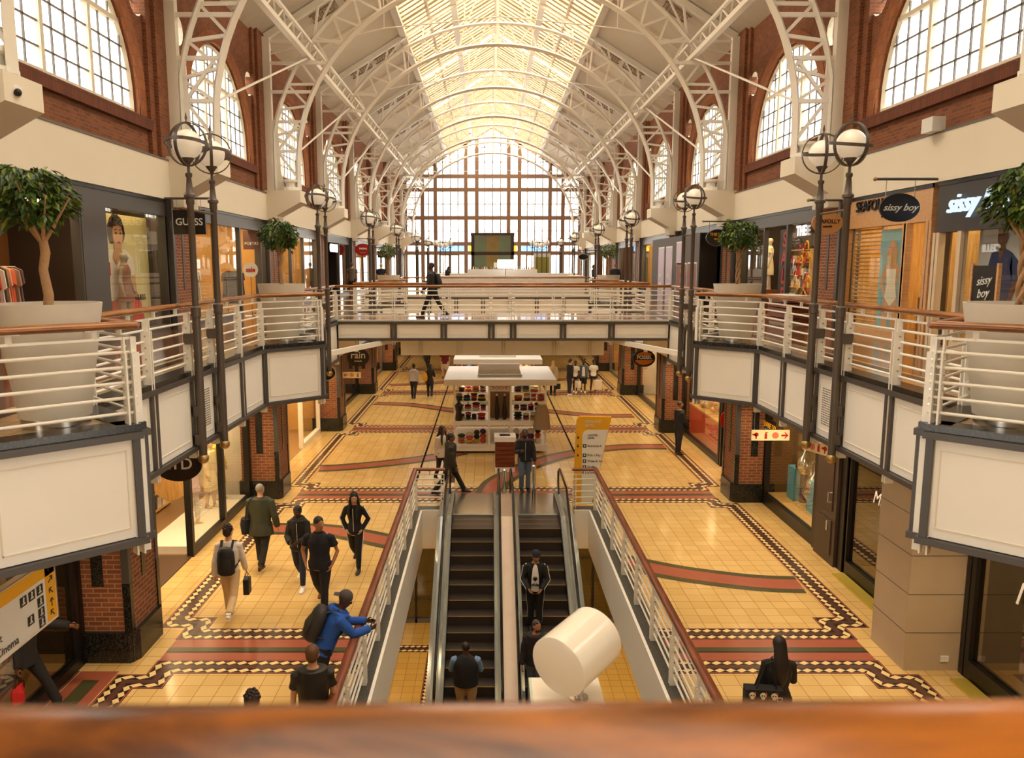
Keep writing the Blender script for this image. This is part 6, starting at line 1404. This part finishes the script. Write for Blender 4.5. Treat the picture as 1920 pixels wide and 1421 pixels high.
    for ex in extras:
        if ex == 'stripes':
            for sh, e, w_, g, s, n, l in AR:
                for o in (-.016, 0, .016):
                    mb = MB(); off = Vector((s, 0, 0)); side = Vector((0, 1, 0)); q = [sh+Vector((0, 0, .055))+side*o, sh+off*.07+side*o, (sh+e)/2+off*.066+side*o, e+off*.062+side*o-g*.01, (e+w_)/2+off*.055+side*o, w_+off*.048+side*o]; mb.tube([SC_(p) for p in q], .0055*S, cm((236, 234, 230)), 5); mb.build('sleeve_stripe', t)
            for (hip, kn, an, fp), s in zip(L, (-1, 1)):
                for o in (-.014, .014): mb = MB(); mb.tube([SC_(hip+Vector((s*.105, o, 0))), SC_((hip+kn)/2+Vector((s*.094, o, 0))), SC_(kn+Vector((s*.07, o, 0))), SC_(an+Vector((s*.058, o, .04)))], .005*S, cm((236, 234, 230)), 5); mb.build('leg_stripe', t)
        elif ex == 'collar':
            mb = MB(); mb.tube([SC_(tl((.072*math.cos(i*PI/8), .07*math.sin(i*PI/8), 1.485+.01*math.sin(i*PI/8)))) for i in range(16)], .016*S, cm(top[0]), 6, closed=True); mb.build('collar', t, True)
        elif ex == 'hood':
            mb = MB(); mb.tube([SC_(tl((.095*math.cos(i*PI/8), -.02+.1*math.sin(i*PI/8), 1.475+(-.01)*math.sin(i*PI/8)))) for i in range(16)], .034*S, cm(top[0]), 8, closed=True); mb.ball(SC_(tl((0, -.115, 1.42))), .1*S, cm(top[0]), .05*S, .1*S, 12, 8); mb.build('hood', t, True)
        elif ex == 'zip':
            mb = MB(); mb.tube([SC_(tl((0, .135*k+.012, 1.42))), SC_(tl((0, .14*k+.012, 1.3))), SC_(tl((0, .128*k+.012, 1.1))), SC_(tl((0, .135*k+.014, .92)))], .006*S, cm((206, 206, 200)), 5); mb.build('zip', t)
        elif ex == 'glasses':
            mb = MB()
            for s in (-1, 1): mb.tube([SC_(hd((s*.034+.022*math.cos(i*PI/6), .102, 1.648+.016*math.sin(i*PI/6)))) for i in range(12)], .003*S, INK, 4, closed=True); mb.tube([SC_(hd((s*.055, .098, 1.652))), SC_(hd((s*.08, .0, 1.65)))], .003*S, INK, 4)
            mb.build('glasses', t)
        elif ex == 'headglasses':
            mb = MB()
            for s in (-1, 1): mb.ball(SC_(hd((s*.035, .07, 1.735))), .026*S, INK, .008*S, .018*S, 10, 6)
            mb.build('sunglasses', t)
        elif ex == 'beard':
            mb = MB(); mb.ball(SC_(hd((0, .045, 1.572))), .056*S, HAIRM(hair[1]), .058*S, .042*S, 12, 8, rot=RL @ HR); mb.build('beard', t, True)
        elif ex[0] == 'shirt':
            mb = MB(); mb.tube([SC_(tl((0, .075, 1.46))), SC_(tl((0, .125, 1.38))), SC_(tl((0, .135, 1.2))), SC_(tl((0, .13, 1.05))), SC_(tl((0, .138, .9)))], [v*S for v in (.03, .055, .075, .078, .08)], cm(ex[1]), 10, ry=[v*S for v in (.02, .025, .03, .03, .03)], up0=(0, 1, 0)); mb.build('shirt_front', t, True)
    return T
def backpack(label, P, c, strap, size=(.3, .17, .46), zc=1.2, y=-.2):
    """a pack worn on the back of figure P: a thing of its own at the same place"""
    r = P['root']; S = P['S']; SCp, tl = P['SC'], P['tl']
    t = thing('backpack', label, 'backpack', tuple(r.location), r.rotation_euler.z); w_, d, h = size; m = cm(c, .6)
    mb = MB(); n = 16
    prof = [(zc-h/2, .7), (zc-h/2+.04, 1), (zc, 1.04), (zc+h/2-.1, .95), (zc+h/2-.02, .7), (zc+h/2, .4)]
    mb.tube([SCp(tl((0, y-.02, z))) for z, f in prof], [w_/2*f*S for z, f in prof], m, 16, ry=[d/2*f*S for z, f in prof]); mb.build('pack_body', t, True)
    mb = MB(); mb.tube([SCp(tl((0, y-d*.5, zc-h*.36))), SCp(tl((0, y-d*.55, zc-h*.1))), SCp(tl((0, y-d*.5, zc+h*.12)))], [w_*.32*S, w_*.38*S, w_*.3*S], m, 12, ry=[.03*S, .045*S, .025*S]); mb.build('front_pocket', t, True)
    for s in (-1, 1):
        mb = MB(); mb.tube([SCp(tl((s*.09, y+.03, zc+h/2-.05))), SCp(tl((s*.1, -.06, 1.5))), SCp(tl((s*.115, .09, 1.44))), SCp(tl((s*.135, .15, 1.3))), SCp(tl((s*.165, .08, 1.12))), SCp(tl((s*.13, y+.05, zc-h/2+.1)))], .022*S, cm(strap, .6), 6, ry=.009*S); mb.build('shoulder_strap', t)
    return t
def hand_bag(name, label, P, which, w_, d, h, c, drop=.12, handle=(60, 60, 60), cat='bag', swing=0):
    r = P['root']; o = r.matrix_basis @ P['hands'][which]; t = thing(name, label, cat, tuple(o), r.rotation_euler.z+swing)
    mb = MB(); z = -drop; mb.tube([(0, 0, z), (0, 0, z-.01), (0, 0, z-h*.5), (0, 0, z-h)], [w_/2*.9, w_/2, w_/2*1.02, w_/2], cm(c, .6), 4, ry=[d/2*.3, d/2*.5, d/2, d/2]); mb.xf(Matrix.Rotation(PI/4, 4, 'Z')) if False else None
    mb.build('bag_body', t)
    for s in (-1, 1): mb = MB(); mb.tube([(w_*.25, s*d*.12, z), (w_*.14, s*.01, -.02), (0, 0, .01), (-w_*.14, s*.01, -.02), (-w_*.25, s*d*.12, z)], .006, cm(handle), 5); mb.build('handle', t)
    return t
def shopping_bag(name, label, P, which, w_, d, h, c, drop=.12, handle=(60, 60, 60), logo=None):
    r = P['root']; o = r.matrix_basis @ P['hands'][which]; t = thing(name, label, 'bag', tuple(o), r.rotation_euler.z)
    mb = MB(); z = -drop; mb.box(-d/2, d/2, -w_/2, w_/2, z-h, z, cm(c, .6)); mb.build('bag_body', t)
    for s in (-1, 1): mb = MB(); mb.tube([(s*d/2, w_*.25, z), (s*.01, w_*.1, -.02), (0, 0, .01), (s*.01, -w_*.1, -.02), (s*d/2, -w_*.25, z)], .005, cm(handle), 5); mb.build('handle', t)
    if logo: 
        for s in (-1, 1): mb = MB(); mb.box(s*d/2-.003, s*d/2+.003, -w_*.22, w_*.22, z-h*.6, z-h*.4, cm(logo)); mb.build('logo_patch', t)
    return t
def g2(x, y): return (x*1.02, y*1.02, GZ)
DKB = (28, 26, 28)
P = person('man in white sweater and beige trousers walking away with black backpack', g2(-4.48, 13.05), 4, 1.75, PALE, ('curly', (40, 24, 16)), ((222, 212, 200), 'long', .86, .02, 'sweater'), ((206, 176, 132), 'long'), (232, 226, 216), ((16, 4), (-22, 42)), ((-14, 10, 10, 0), (12, 8, 14, 0)), 2, (-14, 0), .96, extras=('glasses',), vox=.012)
backpack('black box backpack worn over the white sweater', P, (22, 22, 24), (22, 22, 24), (.3, .18, .5), 1.17, -.19)
shopping_bag('shopping_bag', 'small black paper bag carried by the man in white sweater', P, 1, .2, .1, .28, (20, 20, 20), .12, (30, 30, 30), (90, 90, 90))
P = person('grey haired man in dark green jacket seen from behind by the dress shop', g2(-4.62, 15.45), -6, 1.8, PALE, ('cropped', (150, 140, 128)), ((58, 60, 42), 'long', .72, .035), ((30, 27, 26), 'long'), (62, 44, 30), ((14, 6), (-14, 24)), ((10, 10, 14, 0), (-4, 16, 20, 0)), 2, (-8, 0), 1.14, extras=('collar',))
t = thing('shoulder_bag', 'black shoulder bag at the side of the man in green jacket', 'bag', tuple(P['root'].location), P['root'].rotation_euler.z); mb = MB(); mb.tube([(-.3, -.03, .75), (-.31, -.03, .95), (-.3, -.03, 1.06)], [.09, .11, .1], cm((26, 26, 34)), 10, ry=[.15, .16, .13]); mb.build('bag_body', t, True); mb = MB(); mb.tube([(-.29, -.1, 1.05), (-.24, -.14, 1.3), (-.15, -.12, 1.5), (-.13, .05, 1.52), (-.25, .15, 1.3), (-.29, .08, 1.05)], .012, cm((26, 26, 34)), 5); mb.build('strap', t)
person('woman in black hooded jacket and white trainers walking towards the viewer', g2(-3.6, 14.44), 178, 1.68, DARK, ('tied', (20, 16, 14)), ((34, 31, 28), 'long', .86, .028), ((36, 44, 66), 'tight'), (230, 228, 224), ((16, 8), (-14, 30)), ((18, 10, 62, 34), (16, 10, 60, 30)), 2, (-4, -12), .98, True, vox=.012, extras=('hood', 'zip'))
person('man in navy polo shirt looking aside with hands in trouser pockets', g2(-2.98, 13.37), 176, 1.8, TANS, ('short', (26, 20, 18)), ((24, 26, 36), 'short', .84, .02, 'polo_shirt'), ((26, 26, 32), 'long'), (140, 84, 40), ((14, 6), (-16, 30)), ((-10, 22, 34, 26), (-10, 22, 34, 26)), 2, (48, -4), 1.1, vox=.012, extras=('collar',))
person('woman in black striped tracksuit with long black hair walking', g2(-2.68, 15.29), 176, 1.7, PALE, ('longfront', (16, 13, 12)), ((22, 21, 23), 'long', .9, .014), ((22, 21, 23), 'tight'), (26, 24, 24), ((10, 4), (-16, 34)), ((-16, 24, 40, 34), (-16, 24, 40, 34)), 3, (16, -16), .94, True, vox=.012, extras=('stripes', 'zip'))
P = person('man in blue jacket and grey cap leaning on the escalator railing', (-2.32, 10.5, GZ), -72, 1.76, DARK, ('cap', (76, 70, 66)), ((34, 84, 172), 'long', .84, .03), ((26, 26, 30), 'long'), (40, 40, 42), ((-6, 2), (-14, 4)), ((40, 4, 52, 22), (40, 4, 52, 22)), 26, (-18, 0), 1.06, vox=.012, extras=('hood',))
backpack('dark patterned backpack on the man in blue jacket', P, (42, 38, 36), (30, 28, 28), (.36, .22, .5), 1.2, -.22)
person('young man in black shirt with short brown hair seen from behind', (-2.1, 8.85, GZ), 12, 1.74, PALE, ('short', (96, 62, 34)), ((26, 24, 24), 'short', .86, .022, 'shirt'), ((40, 42, 52), 'long'), (40, 40, 42), ((4, 2), (-4, 4)), ((6, 8, 12, 0), (6, 8, 12, 0)), 2, (-6, 0), 1.06, vox=.012)
person('person with curly dark hair of whom only the crown shows above the handrail', (-2.53, 7.85, GZ), 0, 1.72, TANS, ('curly', (44, 30, 22)), ((60, 54, 50), 'long', .86, .02))
P = person('person in black striding past the brick pier carrying a red handbag', (-6.5, 10.35, GZ), -88, 1.8, BRN, ('short', (26, 20, 18)), ((24, 22, 22), 'long', .8, .035), ((22, 21, 22), 'long'), (26, 24, 24), ((30, 6), (-28, 14)), ((62, 6, 20, 0), (-4, 6, 8, 0)), 4, (0, 0), 1.06, vox=.013)
P2 = P; t = hand_bag('handbag', 'bright red handbag carried past the brick pier', P, 1, .34, .16, .24, (186, 26, 28), .16, (30, 24, 24))
P = person('woman in black with long dark hair seen from behind at the lower right', (3.62, 9.2, GZ), -6, 1.67, TANS, ('long', (30, 20, 16)), ((26, 23, 22), 'long', .84, .016), ((28, 26, 28), 'tight'), (28, 26, 26), ((8, 3), (-8, 10)), ((2, 8, 20, 0), (20, 10, 60, 16)), 2, (0, -8), 1.0, True, vox=.012)
t = thing('tote_bag', 'black tote bag with white skull print on the arm of the woman at lower right', 'bag', (3.4, 9.02, GZ+.92), -.1)
mb = MB(); mb.tube([(0, 0, -.22), (0, 0, -.1), (0, 0, .1), (0, 0, .2)], [.2, .24, .25, .22], cm((26, 24, 26)), 4, ry=[.06, .08, .07, .05], up0=(0, 1, 0)); mb = MB(); mb.box(-.25, .2, -.075, .075, -.22, .2, cm((26, 24, 26), .6)); mb.build('bag_body', t)
mb = MB(); rg = random.Random(4)
for i in range(3):
    for j in range(3):
        c = Vector((-.17+.13*i+.02*(j % 2), -.078, -.14+.13*j)); mb.ball(c+Vector((0, 0, .015)), .04, cm((226, 218, 200)), .004, .036, 10, 6); mb.ball(c+Vector((0, 0, -.022)), .024, cm((226, 218, 200)), .004, .02, 8, 5)
        for s in (-1, 1): mb.ball(c+Vector((s*.015, -.004, .012)), .01, INK, .003, .01, 6, 4)
        mb.ball(c+Vector((.03, -.003, .045)), .014, REDSIGN, .004, .014, 6, 4)
mb.build('printed_pattern', t); text('DOLL', .1, SIGNW, t, (.15, -.08, 0), (0, 0, -1), (1, 0, 0), depth=.001)
for s in (-1, 1): mb = MB(); mb.tube([(-.12, s*.04, .2), (-.02, s*.03, .52), (.06, s*.03, .56), (.12, s*.04, .2)], .011, cm((26, 24, 26)), 6); mb.build('handle', t)
def stepz(y): i = int((Y1-y)/(.205/TAN_A)); return GZ-max(0, i-2)*.205
P = person('young man in black beanie and striped track jacket on the right escalator', (1.0, 15.9, stepz(15.9)), 176, 1.78, TANS, ('beanie', (28, 32, 44)), ((24, 23, 25), 'long', .86, .02), ((24, 23, 26), 'long'), (30, 30, 32), ((3, 0), (-3, 2)), ((10, 12, 46, 30), (10, 12, 46, 30)), 3, (16, -16), .98, vox=.012, extras=('stripes', ('shirt', (232, 228, 222))))
text('adidas', .09, INK, P['root'], (0, .205, 1.07), (-1, 0, 0), (0, 0, 1), depth=.001, bold=.003)
mb = MB()
for a in (-.5, 0, .5): mb.tube([(0, .2, 1.15), (.035*math.sin(a)*2, .2, 1.2), (.02*math.sin(a)*2, .2, 1.25)], [.004, .018, .003], INK, 6, ry=[.003, .003, .003], up0=(0, 1, 0))
mb.build('shirt_emblem', P['root'])
person('man with sunglasses on his head standing lower on the right escalator', (.93, 14.35, stepz(14.35)), 170, 1.76, TANS, ('cropped', (60, 50, 44)), ((34, 30, 30), 'long', .86, .026), ((84, 96, 112), 'long'), (30, 28, 28), ((3, 0), (-3, 2)), ((4, 8, 14, 0), (4, 8, 14, 0)), 2, (40, -4), 1.05, extras=('headglasses', 'beard'))
person('person in black sleeveless padded vest and blue shirt sleeves on the left escalator', (-.42, 14.0, stepz(14.0)), 0, 1.66, DARK, ('cropped', (36, 24, 20)), ((118, 148, 186), 'long', .9, .02, 'shirt'), ((176, 146, 104), 'long'), (40, 36, 34), ((3, 0), (-3, 2)), ((20, 14, 50, 20), (20, 14, 50, 20)), 2, (0, -8), 1.22, vox=.013)
vt = [o for o in bpy.data.objects if o.name.startswith('person')][-1]
mb = MB(); zr = [(.88, .235, .185), (1.0, .24, .185), (1.15, .235, .18), (1.3, .235, .175), (1.4, .2, .15), (1.47, .1, .1)]
mb.tube([(0, -.005*0+.0, z*.955) for z, a, b in zr], [a for z, a, b in zr], cm((26, 24, 26)), 20, ry=[b for z, a, b in zr]); mb.build('padded_vest', bpy.data.objects['person.012'] if False else P and [o for o in bpy.data.objects if o.get('label', '').startswith('person in black sleeveless')][0], True)
P = person('man in dark green hooded coat walking right past the escalator top', g2(-1.03, 20.75), -84, 1.8, BRN, ('short', (22, 18, 16)), ((50, 45, 34), 'long', .72, .035, 'coat'), ((26, 25, 27), 'long'), (26, 24, 24), ((30, 4), (-26, 12)), ((-10, 6, 14, 0), (6, 6, 14, 0)), 3, (-4, 0), 1.06, extras=('hood',))
shopping_bag('carrier_bag', 'white and red carrier bag held by the man in green coat', P, 0, .3, .12, .36, (210, 190, 176), .08, (200, 60, 50), (200, 40, 36))
person('woman with long black hair in pale top behind the man in green coat', g2(-1.3, 21.9), -150, 1.68, BRN, ('longfront', (24, 18, 16)), ((206, 190, 170), 'long', .8, .02), ((40, 36, 38), 'tight'), (30, 28, 28), ((12, 4), (-12, 20)), fem=True, look=(20, 0))
person('man in black jacket and blue jeans beside the bollard smiling', g2(1.0, 21.0), 186, 1.77, DARK, ('cropped', (20, 16, 14)), ((30, 28, 29), 'long', .86, .026), ((86, 104, 126), 'long'), (34, 30, 30), ((4, 2), (14, 20)), ((4, 10, 16, 0), (20, 8, 90, 20)), 2, (-8, -4), 1.05, extras=('beard', 'zip'))
person('security guard in dark suit facing the shell shop window', g2(6.25, 25.3), -74, 1.8, TANS, ('cropped', (66, 54, 46)), ((30, 30, 36), 'long', .8, .026), ((32, 34, 44), 'long'), (44, 32, 26), ((2, 0), (-2, 2)), ((14, 6, 44, 26), (14, 6, 44, 26)), 0, (0, -6), 1.1)
person('woman in pale grey hooded top and dark trousers walking away', g2(-3.45, 36.2), -4, 1.68, DARK, ('bun', (20, 16, 14)), ((166, 158, 150), 'long', .9, .022), ((30, 30, 36), 'tight'), (34, 32, 32), ((10, 3), (-14, 22)), fem=True, extras=('hood',), vox=.018)
P = person('woman in black with mustard bag walking away beside the grey hooded one', g2(-2.7, 36.2), 2, 1.7, DARK, ('long', (20, 16, 14)), ((30, 26, 26), 'long', .9, .018), ((28, 30, 40), 'tight'), (190, 180, 170), ((12, 3), (-14, 22)), ((4, 8, 16, 0), (20, 10, 70, 10)), fem=True, vox=.018)
t = thing('shoulder_bag', 'mustard yellow bag on the shoulder of the woman in black', 'bag', (-2.97, 36.85, GZ+1.08)); mb = MB(); mb.tube([(0, 0, -.2), (0, 0, 0), (0, 0, .18)], [.1, .12, .07], cm((206, 150, 40)), 10, ry=[.12, .14, .08]); mb.build('bag_body', t, True); mb = MB(); mb.tube([(.0, -.05, .15), (.1, 0, .38), (0, .05, .15)], .01, cm((206, 150, 40)), 5); mb.build('strap', t)
person('man in dark red shirt and pale shorts under the footbridge', g2(-2.36, 42.9), 10, 1.8, PALE, ('short', (60, 44, 34)), ((106, 30, 30), 'short', .84, .026, 'shirt'), ((196, 184, 168), 'shorts'), (40, 38, 38), ((10, 3), (-14, 22)), build=1.12, vox=.018)
person('person in dark clothes standing under the footbridge at left', g2(-3.5, 45.2), 150, 1.75, BRN, ('short', (24, 20, 18)), ((34, 32, 34), 'long', .86, .02), vox=.02)
P = person('blonde woman in pale grey coat walking away beyond the kiosk', g2(3.1, 37.2), -4, 1.7, PALE, ('long', (176, 138, 88)), ((170, 160, 142), 'long', .55, .024, 'coat'), ((28, 26, 28), 'tight'), (26, 24, 24), ((8, 3), (-10, 12)), fem=True, vox=.018)
hand_bag('handbag', 'black handbag carried by the blonde woman in grey coat', P, 1, .32, .16, .26, (24, 22, 22), .16, (24, 22, 22))
person('man in black jacket and white trainers standing beside two women', g2(3.9, 37.2), -60, 1.8, PALE, ('short', (40, 28, 22)), ((28, 27, 29), 'long', .86, .022), ((38, 44, 62), 'long'), (232, 228, 222), ((2, 0), (-4, 4)), vox=.018)
P = person('woman in white top carrying a white bag next to the man in black jacket', g2(4.25, 38.0), 160, 1.62, DARK, ('short', (22, 18, 16)), ((224, 216, 206), 'short', .9, .018, 'top'), ((32, 30, 36), 'hotpants'), (220, 214, 206), ((6, 2), (-6, 8)), fem=True, vox=.018)
hand_bag('carrier_bag', 'white carrier bag held by the woman in white top of the pair', P, 0, .3, .14, .34, (226, 220, 212), .1, (226, 220, 212))
person('woman with two hair puffs in open denim jacket', g2(4.65, 38.1), 176, 1.66, DARK, ('puffs', (22, 18, 16)), ((94, 104, 116), 'long', .8, .026), ((30, 30, 34), 'shorts'), (220, 214, 206), ((6, 2), (-6, 8)), fem=True, vox=.018, extras=(('shirt', (222, 216, 208)),))
P = person('woman in white t-shirt and dark shorts walking with a large pale bag', g2(5.15, 38.1), 182, 1.66, DARK, ('short', (22, 18, 16)), ((230, 224, 212), 'short', .9, .018, 't_shirt'), ((36, 38, 54), 'hotpants'), (120, 60, 44), ((10, 3), (-10, 14)), fem=True, vox=.018)
shopping_bag('carrier_bag', 'large pale carrier bag with faint red print held at the right of the group', P, 0, .14, .38, .46, (226, 212, 196), .1, (226, 212, 196), (206, 120, 110))
P = person('man in black jacket with backpack crossing the footbridge', (-1.76, 25.15, U), 84, 1.8, DARK, ('cropped', (18, 15, 14)), ((28, 26, 26), 'long', .86, .024), ((24, 24, 28), 'tight'), (30, 28, 28), ((26, 6), (-24, 12)), ((14, 6, 24, 0), (-10, 6, 20, 0)), 3, (0, 0), 1.04, vox=.014)
backpack('dark backpack on the man crossing the footbridge', P, (24, 24, 26), (24, 24, 26), (.3, .16, .46), 1.18, -.18)
person('man in grey t-shirt walking on the far left gallery', (-7.1, 41.5, U), 4, 1.82, PALE, ('short', (90, 62, 44)), ((112, 102, 92), 'short', .84, .024, 't_shirt'), ((40, 38, 42), 'shorts'), vox=.018, build=1.08)
person('man in navy t-shirt with fair hair on the far left gallery', (-5.9, 43.9, U), 0, 1.78, PALE, ('cropped', (196, 168, 130)), ((30, 34, 52), 'short', .84, .024, 't_shirt'), ((40, 38, 42), 'long'), vox=.018, build=1.1)
person('man in navy jacket walking away on the far right gallery', (6.95, 43.4, U), -4, 1.78, TANS, ('cropped', (150, 70, 40)), ((34, 38, 50), 'long', .84, .028), ((36, 36, 40), 'long'), vox=.018, build=1.1)
person('person in black standing behind lamp posts on the far right gallery', (6.6, 49.5, U), 90, 1.72, BRN, ('short', (20, 16, 14)), ((26, 24, 26), 'long', .84, .03), vox=.02)
person('attendant with long dark hair behind the white beauty kiosk', (XC-3.0, 48.6, U), -60, 1.64, BRN, ('long', (22, 18, 16)), ((30, 28, 30), 'long', .86, .02), lean=14, fem=True, vox=.02)
# shop mannequins
MAN = (206, 178, 146)
def mannequin(label, loc, rot, top, legs, sk=MAN, hair=None, **kw):
    return person(label, loc, rot, 1.76, sk, hair, top, legs, None, ((4, 2), (-4, 4)), ((4, 10, 12, 0), (-2, 10, 16, 0)), 0, (0, 0), .92, True, .018, .3, (), 'mannequin', 'mannequin', True)
for lab, x, y, tp, lg in (('shop mannequin in lilac blouse and white trousers under the left gallery', -6.95, 18.0, ((196, 168, 172), 'short', .78, .03, 'blouse'), ((226, 216, 206), 'tight')), ('shop mannequin in cream dress behind the left glass', -7.0, 19.3, ((226, 204, 160), 'long', .45, .03, 'dress'), None), ('shop mannequin in yellow dress behind the left glass', -7.05, 20.05, ((206, 182, 70), 'long', .4, .03, 'dress'), None)):
    mannequin(lab, (x, y, GZ+.18), -95, tp, lg)
mb = MB(); bx(mb, -1, 6.95, 8.0, 16.5, 20.45, GZ+.01, GZ+.18, IN_WHITE); o = mb.build('window_plinth', None); tag(o, 'low pale plinth under the dress shop mannequins', 'plinth')
mannequin('shop mannequin in short floral dress before the portrait poster', (XC-WX-.25, 18.35, U+.17), -90, ((140, 92, 70), 'none', .62, .02, 'dress'), None, (150, 140, 120))
mb = MB(); mb.box(-.35, .35, -.35, .35, 0, .8, WOODD); o = mb.build('display_plinth', None, loc=(XC+WX+.55, 27.2, U+.013)); tag(o, 'brown display plinth under the white dress in the sale shop', 'plinth')
mannequin('shop mannequin in white dress behind the second right ficus', (XC+WX+.55, 27.2, U+.813), 90, ((226, 214, 176), 'short', .5, .02, 'dress'), None, (190, 180, 160))

# ================================================================ parts of parts
RULES = [('sleeve_stripe', ('jacket', 'coat', 'top')), ('zip', ('jacket', 'coat', 'top')), ('collar', ('jacket', 'polo_shirt')), ('hood', ('jacket', 'coat')), ('leg_stripe', ('trousers',)), ('lettering', ('sign_board', 'white_face', 'sign_box', 'banner_cloth', 'disc', 'name_panel', 'board')), ('pictogram', ('white_face', 'sign_box')), ('arrow', ('sign_box', 'totem_body')),
         ('ball_finial', ('pole',)), ('globe_cup', ('pole',)), ('handle', ('door_leaf', 'bag_body')), ('rim', ('sign_board',)), ('symbol', ('sign_board',)), ('front_pocket', ('pack_body',)), ('logo_patch', ('bag_body',)), ('printed_pattern', ('bag_body',)), ('shirt_emblem', ('shirt_front',)), ('dome_lens', ('housing',)), ('yellow_band', ('sign_box',)), ('bark_mulch', ('pot',)), ('rod_finial', ('bracket_rod',)), ('bulb', ('trim_ring',))]
def mid(o):
    v = o.data.vertices; return sum((q.co for q in v), Vector())/max(1, len(v))
for r in [o for o in bpy.data.objects if o.parent is None and o.get('label')]:
    ch = [c for c in r.children if c.type == 'MESH']
    for cn, pn in RULES:
        for c in ch:
            if c.name.split('.')[0] != cn or c.children: continue
            ps = [q for q in ch if q.name.split('.')[0] in pn and q.parent is r and q.matrix_basis == Matrix.Identity(4)]
            if ps: c.parent = min(ps, key=lambda q: (mid(q)-mid(c)).length)
